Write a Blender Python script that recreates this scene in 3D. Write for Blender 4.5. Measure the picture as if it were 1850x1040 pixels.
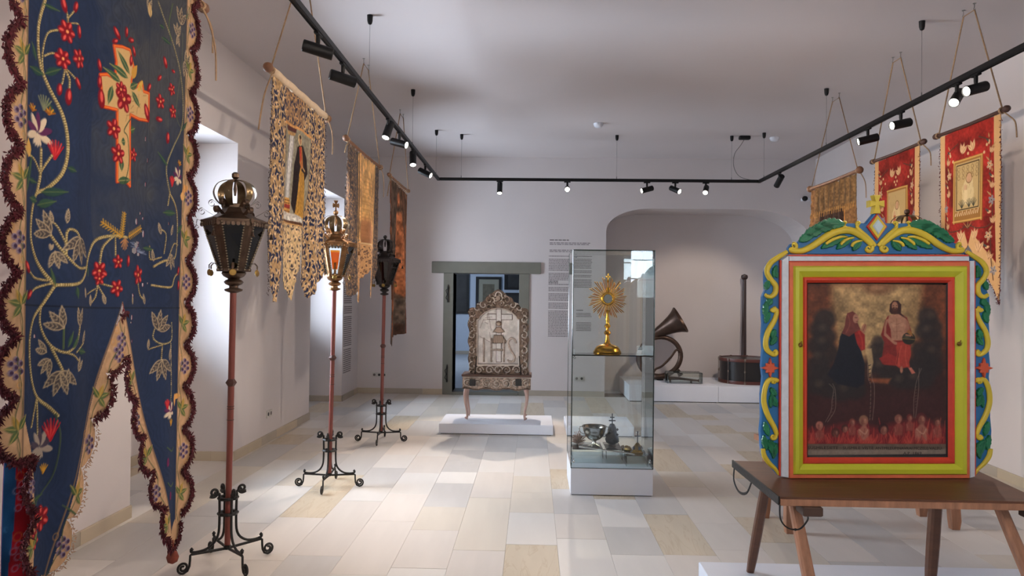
import bpy, math, random
import numpy as np
from mathutils import Vector, Matrix, noise as mnoise
for o in list(bpy.data.objects): bpy.data.objects.remove(o)
S = bpy.context.scene
COL = S.collection
PI = math.pi
R_ = math.radians
RND = random.Random(7)

# ------------------------------------------------------------------ camera
FOC, CX, CY = 1320.0, 925.0, 520.0
CAMP = Vector((0, 0, 1.6))
CAMR = Matrix.Rotation(R_(1.65), 3, 'Z') @ Matrix.Rotation(PI/2 + R_(.65), 3, 'X') @ Matrix.Rotation(R_(.7), 3, 'Z')
cd = bpy.data.cameras.new('camera'); cam = bpy.data.objects.new('camera', cd); COL.objects.link(cam)
cam.matrix_world = Matrix.Translation(CAMP) @ CAMR.to_4x4()
cd.sensor_width = 36; cd.lens = 36*FOC/1850; cd.clip_start = .05; cd.clip_end = 200
S.camera = cam
S.view_settings.view_transform = 'Standard'; S.view_settings.look = 'None'
S.view_settings.gamma = 1; S.view_settings.use_curve_mapping = False
S.view_settings.exposure = -0.33
S.cycles.max_bounces = 8; S.cycles.diffuse_bounces = 5; S.cycles.glossy_bounces = 4
S.cycles.transparent_max_bounces = 24; S.cycles.sample_clamp_indirect = 6; S.cycles.caustics_refractive = False; S.cycles.caustics_reflective = False

# ------------------------------------------------------------------ world: plain bright daylight sky
W = bpy.data.worlds.new('sky'); S.world = W; W.use_nodes = True
wn = W.node_tree; wn.nodes.clear()
sky = wn.nodes.new('ShaderNodeTexSky'); sky.sky_type = 'HOSEK_WILKIE'; sky.turbidity = 6; sky.ground_albedo = .35
sky.sun_direction = (.5, .3, .8)
ov = wn.nodes.new('ShaderNodeMix'); ov.data_type = 'RGBA'; ov.inputs[0].default_value = .8      # thin overcast over the blue
ov.inputs[7].default_value = (.86, .93, 1.0, 1)
bgn = wn.nodes.new('ShaderNodeBackground'); bgn.inputs[1].default_value = 5.0
wo = wn.nodes.new('ShaderNodeOutputWorld')
wn.links.new(sky.outputs[0], ov.inputs[6]); wn.links.new(ov.outputs[2], bgn.inputs[0]); wn.links.new(bgn.outputs[0], wo.inputs[0])

# ------------------------------------------------------------------ daylight through the windows
def area(name, loc, direction, sx, sy, power, color, spread=PI):
    l = bpy.data.lights.new(name, 'AREA'); l.shape = 'RECTANGLE'; l.size = sx; l.size_y = sy
    l.energy = power; l.color = color; l.spread = spread
    o = bpy.data.objects.new(name, l); COL.objects.link(o); o.location = loc
    o.rotation_euler = Vector(direction).to_track_quat('-Z', 'Y').to_euler()
    return o
DAY = (.75, .86, 1.0)
WL = -2.84; WR = 4.0; WB = 11.82; WF = -3.4; CEIL = 3.85
NICHE = [(.9, 2.68), (5.12, 6.90), (9.26, 10.85)]      # window niches of the left wall
for i, (a, b) in enumerate(NICHE):
    area('window_daylight', (WL-.98, (a+b)/2, 1.95), (1, 0, -.12), 1.25, 1.75, (220, 460, 330)[i], DAY)
area('window_daylight', (-.9, WF-.45, 2.2), (0, 1, -.05), 1.1, 1.3, 30, DAY)
area('window_daylight', (2.55, WF-.45, 2.2), (0, 1, -.05), 1.1, 1.3, 60, DAY)
area('far_room_daylight', (-3.5, 17, 2.2), (1, 0, -.4), 1.6, 1.6, 60, (.62, .78, 1.0))

# spotlights of the track: (x, y, target, watts, cone, warm)
SPOTC = (1.0, .83, .68)
SPOTS = [  # key, lamp position, aim point, watts, cone deg
 ('a1', (-1.34, 4.44), (3.5, 6.0, 2.0), 290, 62),
 ('a2', (-1.34, 5.03), (3.6, 7.6, 2.0), 220, 60),
 ('a3', (-1.34, 6.62), (-1.9, 5.0, .1), 150, 60),
 ('a4', (-1.34, 7.18), (3.2, 5.3, 1.6), 140, 40),
 ('a5', (-1.34, 8.00), (-1.0, 6.4, .3), 150, 60),
 ('a6', (-1.34, 8.92), (2.4, 7.4, 1.2), 90, 44),
 ('b1', (-.48, 10.15), (-.44, 7.4, .1), 330, 58),
 ('b2', (.459, 10.15), (.45, 5.2, 1.3), 170, 44),
 ('b3', (1.56, 10.15), (-.1, 8.2, 1.2), 70, 44),
 ('b4', (1.95, 10.15), (2.6, 12.2, 1.0), 130, 62),
 ('b5', (2.37, 10.15), (1.2, 6.4, .8), 90, 44),
 ('c1', (3.1, 9.33), (2.9, 12.2, .8), 200, 56),
 ('c2', (3.1, 6.88), (-1.7, 7.3, 1.9), 230, 50),
 ('c3', (3.1, 6.27), (-1.7, 5.2, 1.9), 220, 60),
 ('c4', (3.1, 5.45), (1.2, 3.6, 1.2), 60, 60),
 ('c5', (3.1, 5.22), (-2.2, 3.6, 1.4), 250, 72),
 ('c6', (3.1, 4.45), (-1.7, 2.7, 1.7), 170, 50),
]
SPOT_HINGE_Z, SPOT_LEN = 3.10, .185

# ------------------------------------------------------------------ helpers
def lin(c): return tuple(((x/12.92) if x <= .04045 else ((x+.055)/1.055)**2.4) for x in c)
def rgb(r, g, b): return (r/255, g/255, b/255)
def P(px, py, **k):
    """point of the photograph's pixel on one world plane (x=, y= or z=)"""
    d = CAMR @ Vector(((px-CX)/FOC, -(py-CY)/FOC, -1)); ax, val = list(k.items())[0]; i = 'xyz'.index(ax)
    return CAMP + d*((val-CAMP[i])/d[i])

MATS = {}
def mat(name, color, rough=.6, metal=0, var=.12, vscale=6, bump=.0, bscale=60, attr=None, spec=.5, objvar=0, emit=None, stretch=None, coat=0):
    if name in MATS: return MATS[name]
    m = bpy.data.materials.new(name); m.use_nodes = True; nt = m.node_tree; N, L = nt.nodes, nt.links
    b = N['Principled BSDF']; b.inputs['Roughness'].default_value = rough; b.inputs['Metallic'].default_value = metal
    b.inputs['Specular IOR Level'].default_value = spec
    if coat: b.inputs['Coat Weight'].default_value = coat; b.inputs['Coat Roughness'].default_value = .15
    tc = N.new('ShaderNodeTexCoord'); mp = N.new('ShaderNodeMapping'); L.new(tc.outputs['Object'], mp.inputs[0])
    if stretch: mp.inputs['Scale'].default_value = stretch
    nz = N.new('ShaderNodeTexNoise'); nz.inputs['Scale'].default_value = vscale; nz.inputs['Detail'].default_value = 5
    L.new(mp.outputs[0], nz.inputs[0])
    hs = N.new('ShaderNodeHueSaturation')
    mr = N.new('ShaderNodeMapRange'); mr.inputs[1].default_value = .25; mr.inputs[2].default_value = .75
    mr.inputs[3].default_value = 1-var; mr.inputs[4].default_value = 1+var
    L.new(nz.outputs[0], mr.inputs[0])
    src = mr.outputs[0]
    if objvar:
        oi = N.new('ShaderNodeObjectInfo'); m2 = N.new('ShaderNodeMapRange'); m2.inputs[3].default_value = 1-objvar; m2.inputs[4].default_value = 1+objvar
        L.new(oi.outputs['Random'], m2.inputs[0]); mu = N.new('ShaderNodeMath'); mu.operation = 'MULTIPLY'
        L.new(src, mu.inputs[0]); L.new(m2.outputs[0], mu.inputs[1]); src = mu.outputs[0]
    L.new(src, hs.inputs['Value'])
    if attr:
        at = N.new('ShaderNodeAttribute'); at.attribute_name = attr; L.new(at.outputs['Color'], hs.inputs['Color'])
    else: hs.inputs['Color'].default_value = (*lin(color), 1)
    L.new(hs.outputs[0], b.inputs['Base Color'])
    if bump:
        n2 = N.new('ShaderNodeTexNoise'); n2.inputs['Scale'].default_value = bscale; n2.inputs['Detail'].default_value = 4
        L.new(mp.outputs[0], n2.inputs[0])
        bp = N.new('ShaderNodeBump'); bp.inputs['Strength'].default_value = bump; bp.inputs['Distance'].default_value = .01
        L.new(n2.outputs[0], bp.inputs['Height']); L.new(bp.outputs[0], b.inputs['Normal'])
    if emit:
        b.inputs['Emission Color'].default_value = (*emit[0], 1); b.inputs['Emission Strength'].default_value = emit[1]
    MATS[name] = m; return m
def glass_mat(name, tint=(.97, .99, .98), ior=1.45, gloss=1.0):
    m = bpy.data.materials.new(name); m.use_nodes = True; N, L = m.node_tree.nodes, m.node_tree.links; N.clear()
    t = N.new('ShaderNodeBsdfTransparent'); t.inputs[0].default_value = (*tint, 1)
    g = N.new('ShaderNodeBsdfGlossy'); g.inputs['Roughness'].default_value = .0; g.inputs[0].default_value = (gloss, gloss, gloss, 1)
    lw = N.new('ShaderNodeFresnel'); lw.inputs[0].default_value = ior
    mx = N.new('ShaderNodeMixShader'); o = N.new('ShaderNodeOutputMaterial')
    L.new(lw.outputs[0], mx.inputs[0]); L.new(t.outputs[0], mx.inputs[1]); L.new(g.outputs[0], mx.inputs[2]); L.new(mx.outputs[0], o.inputs[0])
    MATS[name] = m; return m

class MB:
    def __init__(s): s.v = []; s.f = []; s.m = []
    def add(s, vs, fs, mi=0, M=None):
        n = len(s.v)
        s.v += [tuple(M @ Vector(v)) for v in vs] if M is not None else [tuple(v) for v in vs]
        s.f += [tuple(i+n for i in f) for f in fs]; s.m += [mi]*len(fs); return s
    def box(s, a, b, mi=0, bev=0, M=None):
        x0, y0, z0 = a; x1, y1, z1 = b
        if x0 > x1: x0, x1 = x1, x0
        if y0 > y1: y0, y1 = y1, y0
        if z0 > z1: z0, z1 = z1, z0
        if not bev:
            vs = [(x0,y0,z0),(x1,y0,z0),(x1,y1,z0),(x0,y1,z0),(x0,y0,z1),(x1,y0,z1),(x1,y1,z1),(x0,y1,z1)]
            return s.add(vs, [(0,3,2,1),(4,5,6,7),(0,1,5,4),(1,2,6,5),(2,3,7,6),(3,0,4,7)], mi, M)
        e = bev; rings = []
        for z, i in ((z0, e), (z0+e, 0), (z1-e, 0), (z1, e)):
            rings.append([(x0+i+e,y0+i,z),(x1-i-e,y0+i,z),(x1-i,y0+i+e,z),(x1-i,y1-i-e,z),(x1-i-e,y1-i,z),(x0+i+e,y1-i,z),(x0+i,y1-i-e,z),(x0+i,y0+i+e,z)])
        return s.loft(rings, mi, M)
    def loft(s, rings, mi=0, M=None, caps=True, closed=True):
        n = len(rings[0]); vs = [v for r in rings for v in r]; fs = []
        for k in range(len(rings)-1):
            for i in range(n if closed else n-1):
                j = (i+1) % n; fs.append((k*n+i, k*n+j, (k+1)*n+j, (k+1)*n+i))
        if caps: fs.append(tuple(reversed(range(n)))); fs.append(tuple((len(rings)-1)*n+i for i in range(n)))
        return s.add(vs, fs, mi, M)
    def lathe(s, prof, n=20, mi=0, M=None, caps=True, ph=0):
        return s.loft([[(r*math.cos(2*PI*i/n+ph), r*math.sin(2*PI*i/n+ph), z) for i in range(n)] for r, z in prof], mi, M, caps)
    def tube(s, pts, r, n=8, mi=0, M=None, flat=1.0, up=None, caps=True):
        pts = [Vector(p) for p in pts]; K = len(pts); rings = []
        rs = r if isinstance(r, (list, tuple)) else [r]*K
        prev = None
        for k in range(K):
            t = (pts[min(k+1, K-1)] - pts[max(k-1, 0)])
            t = t.normalized() if t.length > 1e-9 else Vector((0, 0, 1))
            if up is not None: u = Vector(up); u = (u - t*u.dot(t))
            else:
                u = prev if prev is not None else (Vector((0, 0, 1)) if abs(t.z) < .9 else Vector((1, 0, 0)))
                u = u - t*u.dot(t)
            if u.length < 1e-6: u = t.orthogonal()
            u.normalize(); prev = u; w = t.cross(u)
            rings.append([tuple(pts[k] + (w*math.cos(2*PI*i/n) + u*(math.sin(2*PI*i/n)*flat))*rs[k]) for i in range(n)])
        return s.loft(rings, mi, M, caps)
    def prism(s, poly, fn, h0, h1, mi=0, bev=0):
        """poly 2-D outline, fn(u,v,h)->xyz, from height h0 to h1 with an optional rounded top edge"""
        n = len(poly); A = sum(poly[i][0]*poly[(i+1) % n][1]-poly[(i+1) % n][0]*poly[i][1] for i in range(n))
        if A < 0: poly = poly[::-1]
        rings = [[fn(u, v, h0) for u, v in poly]]
        if bev:
            rings.append([fn(u, v, h1-bev) for u, v in poly]); ins = inset(poly, bev*.8); rings.append([fn(u, v, h1) for u, v in ins])
        else: rings.append([fn(u, v, h1) for u, v in poly])
        base = len(s.v); n = len(poly)
        s.loft(rings, mi, None, caps=False)
        from mathutils.geometry import tessellate_polygon
        for ring, rev in ((0, True), (len(rings)-1, False)):
            tri = tessellate_polygon([[Vector((u, v, 0)) for u, v in poly]])
            for t in tri:
                t = tuple(base+ring*n+i for i in t)
                p = [poly[(i-base) % n] for i in t]
                a2 = (p[1][0]-p[0][0])*(p[2][1]-p[0][1])-(p[2][0]-p[0][0])*(p[1][1]-p[0][1])
                if (a2 > 0) == rev: t = t[::-1]
                s.f.append(t); s.m.append(mi)
        return s
    def build(s, name, mats, parent=None, smooth=False, world=False, loc=None):
        me = bpy.data.meshes.new(name)
        off = Vector((0, 0, 0))
        if world and parent is not None:
            q = parent
            while q is not None: off += Vector(q.location); q = q.parent
        if loc is not None and parent is None: off = Vector(loc)
        vs = [(v[0]-off.x, v[1]-off.y, v[2]-off.z) for v in s.v] if off.length else s.v
        me.from_pydata(vs, [], s.f)
        if not isinstance(mats, (list, tuple)): mats = [mats]
        for m in mats: me.materials.append(m)
        if len(mats) > 1: me.polygons.foreach_set('material_index', s.m)
        if smooth:
            me.shade_smooth() if smooth is True else None
            if smooth is not True:
                me.shade_smooth(); me.set_sharp_from_angle(angle=R_(smooth))
        me.update()
        import bmesh
        bm = bmesh.new(); bm.from_mesh(me); bmesh.ops.recalc_face_normals(bm, faces=bm.faces); bm.to_mesh(me); bm.free()
        o = bpy.data.objects.new(name, me); COL.objects.link(o)
        if parent is not None: o.parent = parent
        elif loc is not None: o.location = loc
        return o
def inset(poly, d):
    n = len(poly); out = []
    for i in range(n):
        a = Vector(poly[i-1]); b = Vector(poly[i]); c = Vector(poly[(i+1) % n])
        e1 = (b-a); e2 = (c-b)
        if e1.length < 1e-9 or e2.length < 1e-9: out.append(tuple(b)); continue
        e1.normalize(); e2.normalize(); n1 = Vector((-e1.y, e1.x)); n2 = Vector((-e2.y, e2.x)); nn = n1+n2
        if nn.length < .3: nn = n1
        nn.normalize(); out.append(tuple(b+nn*d))
    return out
def thing(name, label, cat, loc=(0, 0, 0), rotz=0, group=None):
    o = bpy.data.objects.new(name, None); COL.objects.link(o); o.location = loc; o.rotation_euler = (0, 0, rotz)
    o.empty_display_size = .1
    return tag(o, label, cat, group)
def tag(o, label=None, cat=None, group=None, kind=None):
    if label: o['label'] = label
    if cat: o['category'] = cat
    if group: o['group'] = group
    if kind: o['kind'] = kind
    return o
def struct(o): o['kind'] = 'structure'; return o
def dup(root, loc, rotz=None, label=None, group=None, scale=None):
    def cp(o, par):
        c = o.copy(); COL.objects.link(c)
        if par is not None: c.parent = par
        for ch in list(o.children): cp(ch, c)
        return c
    r = cp(root, None); r.location = loc
    if rotz is not None: r.rotation_euler = (0, 0, rotz)
    if scale: r.scale = scale
    if label: r['label'] = label
    if group: r['group'] = group
    return r
def cr(pts, n=8, closed=False):
    """Catmull-Rom through points of any dimension"""
    K = len(pts); out = []
    g = (lambda i: pts[i % K]) if closed else (lambda i: pts[max(0, min(K-1, i))])
    for i in range(K if closed else K-1):
        a, b, c, d = g(i-1), g(i), g(i+1), g(i+2)
        for k in range(n):
            t = k/n
            out.append(tuple(.5*((2*b[j]) + (-a[j]+c[j])*t + (2*a[j]-5*b[j]+4*c[j]-d[j])*t*t + (-a[j]+3*b[j]-3*c[j]+d[j])*t**3) for j in range(len(b))))
    if not closed: out.append(tuple(pts[-1]))
    return out
def spiral(cx, cy, r0, r1, a0, turns, n=24):
    return [(cx+(r0+(r1-r0)*k/n)*math.cos(a0+2*PI*turns*k/n), cy+(r0+(r1-r0)*k/n)*math.sin(a0+2*PI*turns*k/n)) for k in range(n+1)]

# ------------------------------------------------------------------ numpy canvas: colours and relief of flat worked surfaces
def vnoise(H, Wd, cell, seed):
    r = np.random.RandomState(seed); gh, gw = int(H/cell)+3, int(Wd/cell)+3; g = r.rand(gh, gw)
    y = np.arange(H)/cell; x = np.arange(Wd)/cell; yi = y.astype(int); xi = x.astype(int)
    fy = (y-yi)[:, None]; fx = (x-xi)[None, :]; fy = fy*fy*(3-2*fy); fx = fx*fx*(3-2*fx)
    a = g[yi][:, xi]; b = g[yi][:, xi+1]; c = g[yi+1][:, xi]; d = g[yi+1][:, xi+1]
    return (a*(1-fx)+b*fx)*(1-fy)+(c*(1-fx)+d*fx)*fy
class Canvas:
    def __init__(s, u0, u1, v0, v1, res, color):
        s.u0, s.v0, s.res = u0, v0, res; s.W = int(round((u1-u0)/res))+1; s.H = int(round((v1-v0)/res))+1
        s.U = u0+np.arange(s.W)*res; s.V = v0+np.arange(s.H)*res
        s.c = np.empty((s.H, s.W, 3)); s.c[:] = color; s.h = np.zeros((s.H, s.W)); s.mask = np.ones((s.H, s.W), bool)
    def _bb(s, us, vs, pad):
        a = max(0, int((min(us)-pad-s.u0)/s.res)); b = min(s.W, int((max(us)+pad-s.u0)/s.res)+2)
        c = max(0, int((min(vs)-pad-s.v0)/s.res)); d = min(s.H, int((max(vs)+pad-s.v0)/s.res)+2)
        return a, b, c, d
    def _seg(s, pts, bb):
        a, b, c, d = bb; X = s.U[a:b][None, :]; Y = s.V[c:d][:, None]; best = np.full((d-c, b-a), 1e9); par = np.zeros((d-c, b-a)); L = 0
        for (x0, y0), (x1, y1) in zip(pts[:-1], pts[1:]):
            dx, dy = x1-x0, y1-y0; l2 = dx*dx+dy*dy
            if l2 < 1e-14: continue
            t = np.clip(((X-x0)*dx+(Y-y0)*dy)/l2, 0, 1); dd = np.hypot(X-x0-t*dx, Y-y0-t*dy)
            m = dd < best; best = np.where(m, dd, best); l = math.sqrt(l2); par = np.where(m, L+t*l, par); L += l
        return best, par, L
    def put(s, bb, a, color, h=0):
        x0, x1, y0, y1 = bb; A = a[..., None]; s.c[y0:y1, x0:x1] = s.c[y0:y1, x0:x1]*(1-A)+np.array(color)*A
        if h: s.h[y0:y1, x0:x1] = np.maximum(s.h[y0:y1, x0:x1], a*h)
    def stroke(s, pts, w, color, h=0, taper=0, beads=None, alpha=1, soft=0):
        us = [p[0] for p in pts]; vs = [p[1] for p in pts]; bb = s._bb(us, vs, w+soft+s.res)
        if bb[0] >= bb[1] or bb[2] >= bb[3]: return
        d, par, L = s._seg(pts, bb); ww = w/2*(1-taper*(par/max(L, 1e-9)))
        e = max(s.res, soft); a = np.clip((ww-d)/e+.5, 0, 1)*alpha*np.clip(ww/s.res*1.5, .35, 1); s.put(bb, a, color, h)
        if beads: a2 = a*(np.sin(par*2*PI/beads[0]) > .1)*(d < ww*.75); s.put(bb, a2, beads[1])
    def inside(s, pts, bb):
        a, b, c, d = bb; X = s.U[a:b][None, :]; Y = s.V[c:d][:, None]; ins = np.zeros((d-c, b-a), bool); n = len(pts)
        for i in range(n):
            x0, y0 = pts[i]; x1, y1 = pts[(i+1) % n]
            if y0 == y1: continue
            cond = ((y0 > Y) != (y1 > Y)); xx = (x1-x0)*(Y-y0)/(y1-y0)+x0; ins ^= cond & (X < xx)
        return ins
    def poly(s, pts, color, h=0, soft=0, alpha=1):
        us = [p[0] for p in pts]; vs = [p[1] for p in pts]; bb = s._bb(us, vs, soft+2*s.res)
        if bb[0] >= bb[1] or bb[2] >= bb[3]: return
        d, _, _ = s._seg(list(pts)+[pts[0]], bb); ins = s.inside(pts, bb); sd = np.where(ins, d, -d)
        s.put(bb, np.clip(sd/max(s.res, soft)+.5, 0, 1)*alpha, color, h)
    def ell(s, cu, cv, ru, rv, color, h=0, soft=0, alpha=1, rot=0):
        r = max(ru, rv); bb = s._bb([cu-r, cu+r], [cv-r, cv+r], soft+2*s.res)
        if bb[0] >= bb[1] or bb[2] >= bb[3]: return
        X = s.U[bb[0]:bb[1]][None, :]-cu; Y = s.V[bb[2]:bb[3]][:, None]-cv
        c_, s_ = math.cos(rot), math.sin(rot); x = X*c_+Y*s_; y = -X*s_+Y*c_
        q = np.sqrt((x/ru)**2+(y/rv)**2); m = min(ru, rv)
        s.put(bb, np.clip((1-q)*m/max(s.res, soft)+.5, 0, 1)*alpha, color, h)
    def ring(s, cu, cv, r, w, color, h=0):
        s.stroke([(cu+r*math.cos(k*PI/6), cv+r*math.sin(k*PI/6)) for k in range(13)], w, color, h)
    def petals(s, cu, cv, r, n, c1, c2, h=.003, rot=0, wide=.3, core=None):
        for k in range(n):
            a = rot+2*PI*k/n; x, y = cu+math.cos(a)*r*.58, cv+math.sin(a)*r*.58
            s.ell(x, y, r*.45, r*wide, c1, h, rot=a); s.ell(x+math.cos(a)*r*.1, y+math.sin(a)*r*.1, r*.26, r*wide*.35, c2, h, rot=a)
        if core: s.ell(cu, cv, r*.16, r*.16, core, h*1.2)
    def leaf(s, p0, p1, w, color, vein=None, h=.002, outline=None):
        p0, p1 = Vector(p0), Vector(p1); d = p1-p0; n = Vector((-d.y, d.x)); n.normalize() if n.length else None
        pts = [p0+d*t+n*(w*math.sin(PI*t**.8)) for t in (0, .2, .4, .6, .8, 1)]+[p0+d*t-n*(w*math.sin(PI*t**.8)) for t in (.8, .6, .4, .2)]
        pts = [tuple(p) for p in pts]
        if color is not None: s.poly(pts, color, h)
        if outline is not None:
            s.stroke(pts+[pts[0]], s.res*1.3, outline, h)
            for t in (.3, .5, .7): s.stroke([tuple(p0+d*t), tuple(p0+d*(t+.13)+n*w*.75)], s.res, outline, h); s.stroke([tuple(p0+d*t), tuple(p0+d*(t+.13)-n*w*.75)], s.res, outline, h)
        if vein is not None: s.stroke([tuple(p0), tuple(p1)], s.res*1.2, vein, h)
    def grain(s, amt, cell, seed, rows=None):
        n = vnoise(s.H, s.W, cell, seed) if rows is None else vnoise(s.H, s.W, 1, seed)*0+vnoise(s.H//rows+2, s.W, cell, seed)[(np.arange(s.H)//rows)][:, :s.W]
        s.c *= (1+amt*(n-.5)*2)[..., None]
    def build(s, name, m, fn, parent=None, thick=0, world=True, back=None, loc=None, smooth=True):
        """mesh of the canvas: fn(U, V, H) -> X, Y, Z arrays; faces only where the mask is on"""
        UU, VV = np.meshgrid(s.U, s.V); X, Y, Z = fn(UU, VV, s.h)
        mk = s.mask[:-1, :-1] & s.mask[1:, :-1] & s.mask[:-1, 1:] & s.mask[1:, 1:]
        idx = np.arange(s.H*s.W).reshape(s.H, s.W)
        q = np.stack([idx[:-1, :-1][mk], idx[:-1, 1:][mk], idx[1:, 1:][mk], idx[1:, :-1][mk]], 1)
        used = np.zeros(s.H*s.W, bool); used[q.ravel()] = True; remap = np.cumsum(used)-1; q = remap[q]
        co = np.stack([X.ravel(), Y.ravel(), Z.ravel()], 1)[used]; col = np.clip(s.c.reshape(-1, 3)[used], 0, 1)
        col = np.where(col <= .04045, col/12.92, ((col+.055)/1.055)**2.4)
        if thick:   # closed sheet: back layer and rim
            Xb, Yb, Zb = fn(UU, VV, np.full_like(s.h, -thick)); cb = np.stack([Xb.ravel(), Yb.ravel(), Zb.ravel()], 1)[used]; n0 = len(co)
            e = np.concatenate([q[:, [0, 1]], q[:, [1, 2]], q[:, [2, 3]], q[:, [3, 0]]]); key = np.minimum(e[:, 0], e[:, 1])*n0+np.maximum(e[:, 0], e[:, 1])
            uq, ix, ct = np.unique(key, return_index=True, return_counts=True); be = e[ix[ct == 1]]
            q = np.concatenate([q, q[:, ::-1]+n0, np.stack([be[:, 1], be[:, 0], be[:, 0]+n0, be[:, 1]+n0], 1)])
            cb_c = np.tile(np.array(lin(back)), (n0, 1)) if back is not None else col*.8
            co = np.concatenate([co, cb]); col = np.concatenate([col, cb_c])
        off = Vector((0, 0, 0))
        if parent is not None and world:
            p = parent
            while p is not None: off += Vector(p.location); p = p.parent
        if loc is not None: off = Vector(loc)
        co = co-np.array(off)
        me = bpy.data.meshes.new(name); me.vertices.add(len(co)); me.vertices.foreach_set('co', co.astype(np.float32).ravel())
        me.loops.add(q.size); me.loops.foreach_set('vertex_index', q.astype(np.int32).ravel())
        me.polygons.add(len(q)); me.polygons.foreach_set('loop_start', (np.arange(len(q))*4).astype(np.int32))
        me.update(calc_edges=True)
        ca = me.color_attributes.new('Col', 'FLOAT_COLOR', 'POINT'); ca.data.foreach_set('color', np.concatenate([col, np.ones((len(col), 1))], 1).astype(np.float32).ravel())
        if smooth: me.shade_smooth()
        me.materials.append(m); o = bpy.data.objects.new(name, me); COL.objects.link(o)
        if parent is not None: o.parent = parent
        if loc is not None: o.location = loc
        return o
def text_mesh(name, body, size, m, parent, mtx, extrude=.0005, align='LEFT', shear=0, world=True):
    cu = bpy.data.curves.new(name, 'FONT'); cu.body = body; cu.size = size; cu.extrude = extrude; cu.align_x = align; cu.shear = shear; cu.resolution_u = 2
    tmp = bpy.data.objects.new(name, cu); COL.objects.link(tmp)
    me = bpy.data.meshes.new_from_object(tmp, depsgraph=bpy.context.evaluated_depsgraph_get())
    bpy.data.objects.remove(tmp)
    me.transform(mtx); me.materials.clear(); me.materials.append(m)
    if world and parent is not None:
        off = Vector((0, 0, 0)); p = parent
        while p is not None: off += Vector(p.location); p = p.parent
        me.transform(Matrix.Translation(-off))
    o = bpy.data.objects.new(name, me); COL.objects.link(o); o.parent = parent; return o

# ------------------------------------------------------------------ materials
PLASTER = mat('plaster', rgb(206, 199, 198), .92, var=.025, vscale=1.5, bump=.12, bscale=14, spec=.2)
CEILM = mat('ceiling_paint', rgb(206, 199, 199), .95, var=.02, vscale=1, bump=.08, bscale=10, spec=.2)
BLACK = mat('black_powder_coat', rgb(13, 12, 13), .5, var=.08, spec=.3)
WHITE = mat('white_lacquer', rgb(225, 228, 236), .45, var=.02)
GREYP = mat('grey_green_paint', rgb(112, 111, 101), .6, var=.08, bump=.1)
IRON = mat('wrought_iron', rgb(36, 34, 33), .48, .5, var=.2, bump=.15, bscale=90)
REDW = mat('red_painted_wood', rgb(112, 52, 42), .5, var=.25, vscale=9, bump=.1, stretch=(1, 1, .15))
TIN = mat('rusty_dark_tin', rgb(84, 66, 54), .42, .75, var=.45, vscale=16, bump=.3, bscale=60)
BRASSY = mat('aged_brass', rgb(150, 118, 62), .35, .85, var=.4, vscale=18, bump=.2)
GOLD = mat('gilded_metal', rgb(250, 186, 70), .25, 1, var=.12, vscale=20, bump=.1, bscale=80)
SILVER = mat('polished_silver', rgb(215, 212, 208), .2, 1, var=.1)
OXID = mat('oxidised_silver', rgb(74, 76, 84), .45, .6, var=.3, vscale=30, bump=.4, bscale=90)
ROPE = mat('hemp_rope', rgb(158, 128, 98), .9, var=.2, vscale=60, bump=.3, bscale=300)
WOOD = mat('brown_table_wood', rgb(98, 62, 42), .45, var=.22, vscale=5, bump=.12, bscale=40, stretch=(.6, 6, 6))
WOODL = mat('worn_leg_wood', rgb(164, 116, 88), .6, var=.3, vscale=9, bump=.3, bscale=50, stretch=(4, 4, .6))
CLOTH = mat('embroidered_cloth', None, .88, attr='Col', var=.05, vscale=120, bump=.25, bscale=500, spec=.15)
DARKSLOT = mat('socket_holes', rgb(40, 40, 42), .6)

# ================================================================== THE SETTING
def xwall(x): return x
RWX = lambda y: 3.96 + .0457*y          # the right wall runs slightly outwards
# ---- floor: sub floor + stone tiles
f = MB(); f.box((-4.6, WF-.4, -.06), (5.4, WB+.02, -.006)); f.box((-4.6, WB+.02, -.06), (5.4, 20.3, -.0015))
JOINT = mat('floor_joint', rgb(112, 100, 88), .9)
floor = struct(f.build('floor', JOINT)); 
def stone(name, c, var):
    m = mat(name, c, .46, var=var, vscale=2.2, bump=.02, bscale=25, objvar=.045, spec=.4, stretch=(1.2, .45, 1))
    return m
STONES = [stone('stone_pale', rgb(210, 202, 194), .045), stone('stone_cream', rgb(206, 197, 184), .05), stone('stone_grey', rgb(192, 188, 184), .05),
          stone('stone_sand', rgb(200, 186, 164), .07), stone('stone_white', rgb(215, 210, 204), .035)]
# veins in the sandy stone
m = STONES[3]; N, L = m.node_tree.nodes, m.node_tree.links
wv = N.new('ShaderNodeTexNoise'); wv.inputs['Scale'].default_value = 3; wv.inputs['Detail'].default_value = 6; wv.inputs['Distortion'].default_value = 1.5
tcx = [n for n in N if n.type == 'MAPPING'][0]; L.new(tcx.outputs[0], wv.inputs[0])
rp = N.new('ShaderNodeValToRGB'); rp.color_ramp.elements[0].position = .47; rp.color_ramp.elements[0].color = (1, 1, 1, 1)
e = rp.color_ramp.elements.new(.5); e.color = (.72, .6, .45, 1); rp.color_ramp.elements[1].position = .5; rp.color_ramp.elements[-1].position = .54; rp.color_ramp.elements[-1].color = (1, 1, 1, 1)
L.new(wv.outputs[0], rp.inputs[0]); mxx = N.new('ShaderNodeMix'); mxx.data_type = 'RGBA'; mxx.blend_type = 'MULTIPLY'; mxx.inputs[0].default_value = .35
hs = [n for n in N if n.type == 'HUE_SAT'][0]; bs = N['Principled BSDF']
L.new(hs.outputs[0], mxx.inputs[6]); L.new(rp.outputs[0], mxx.inputs[7]); L.new(mxx.outputs[2], bs.inputs['Base Color'])
unit = {}
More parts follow.
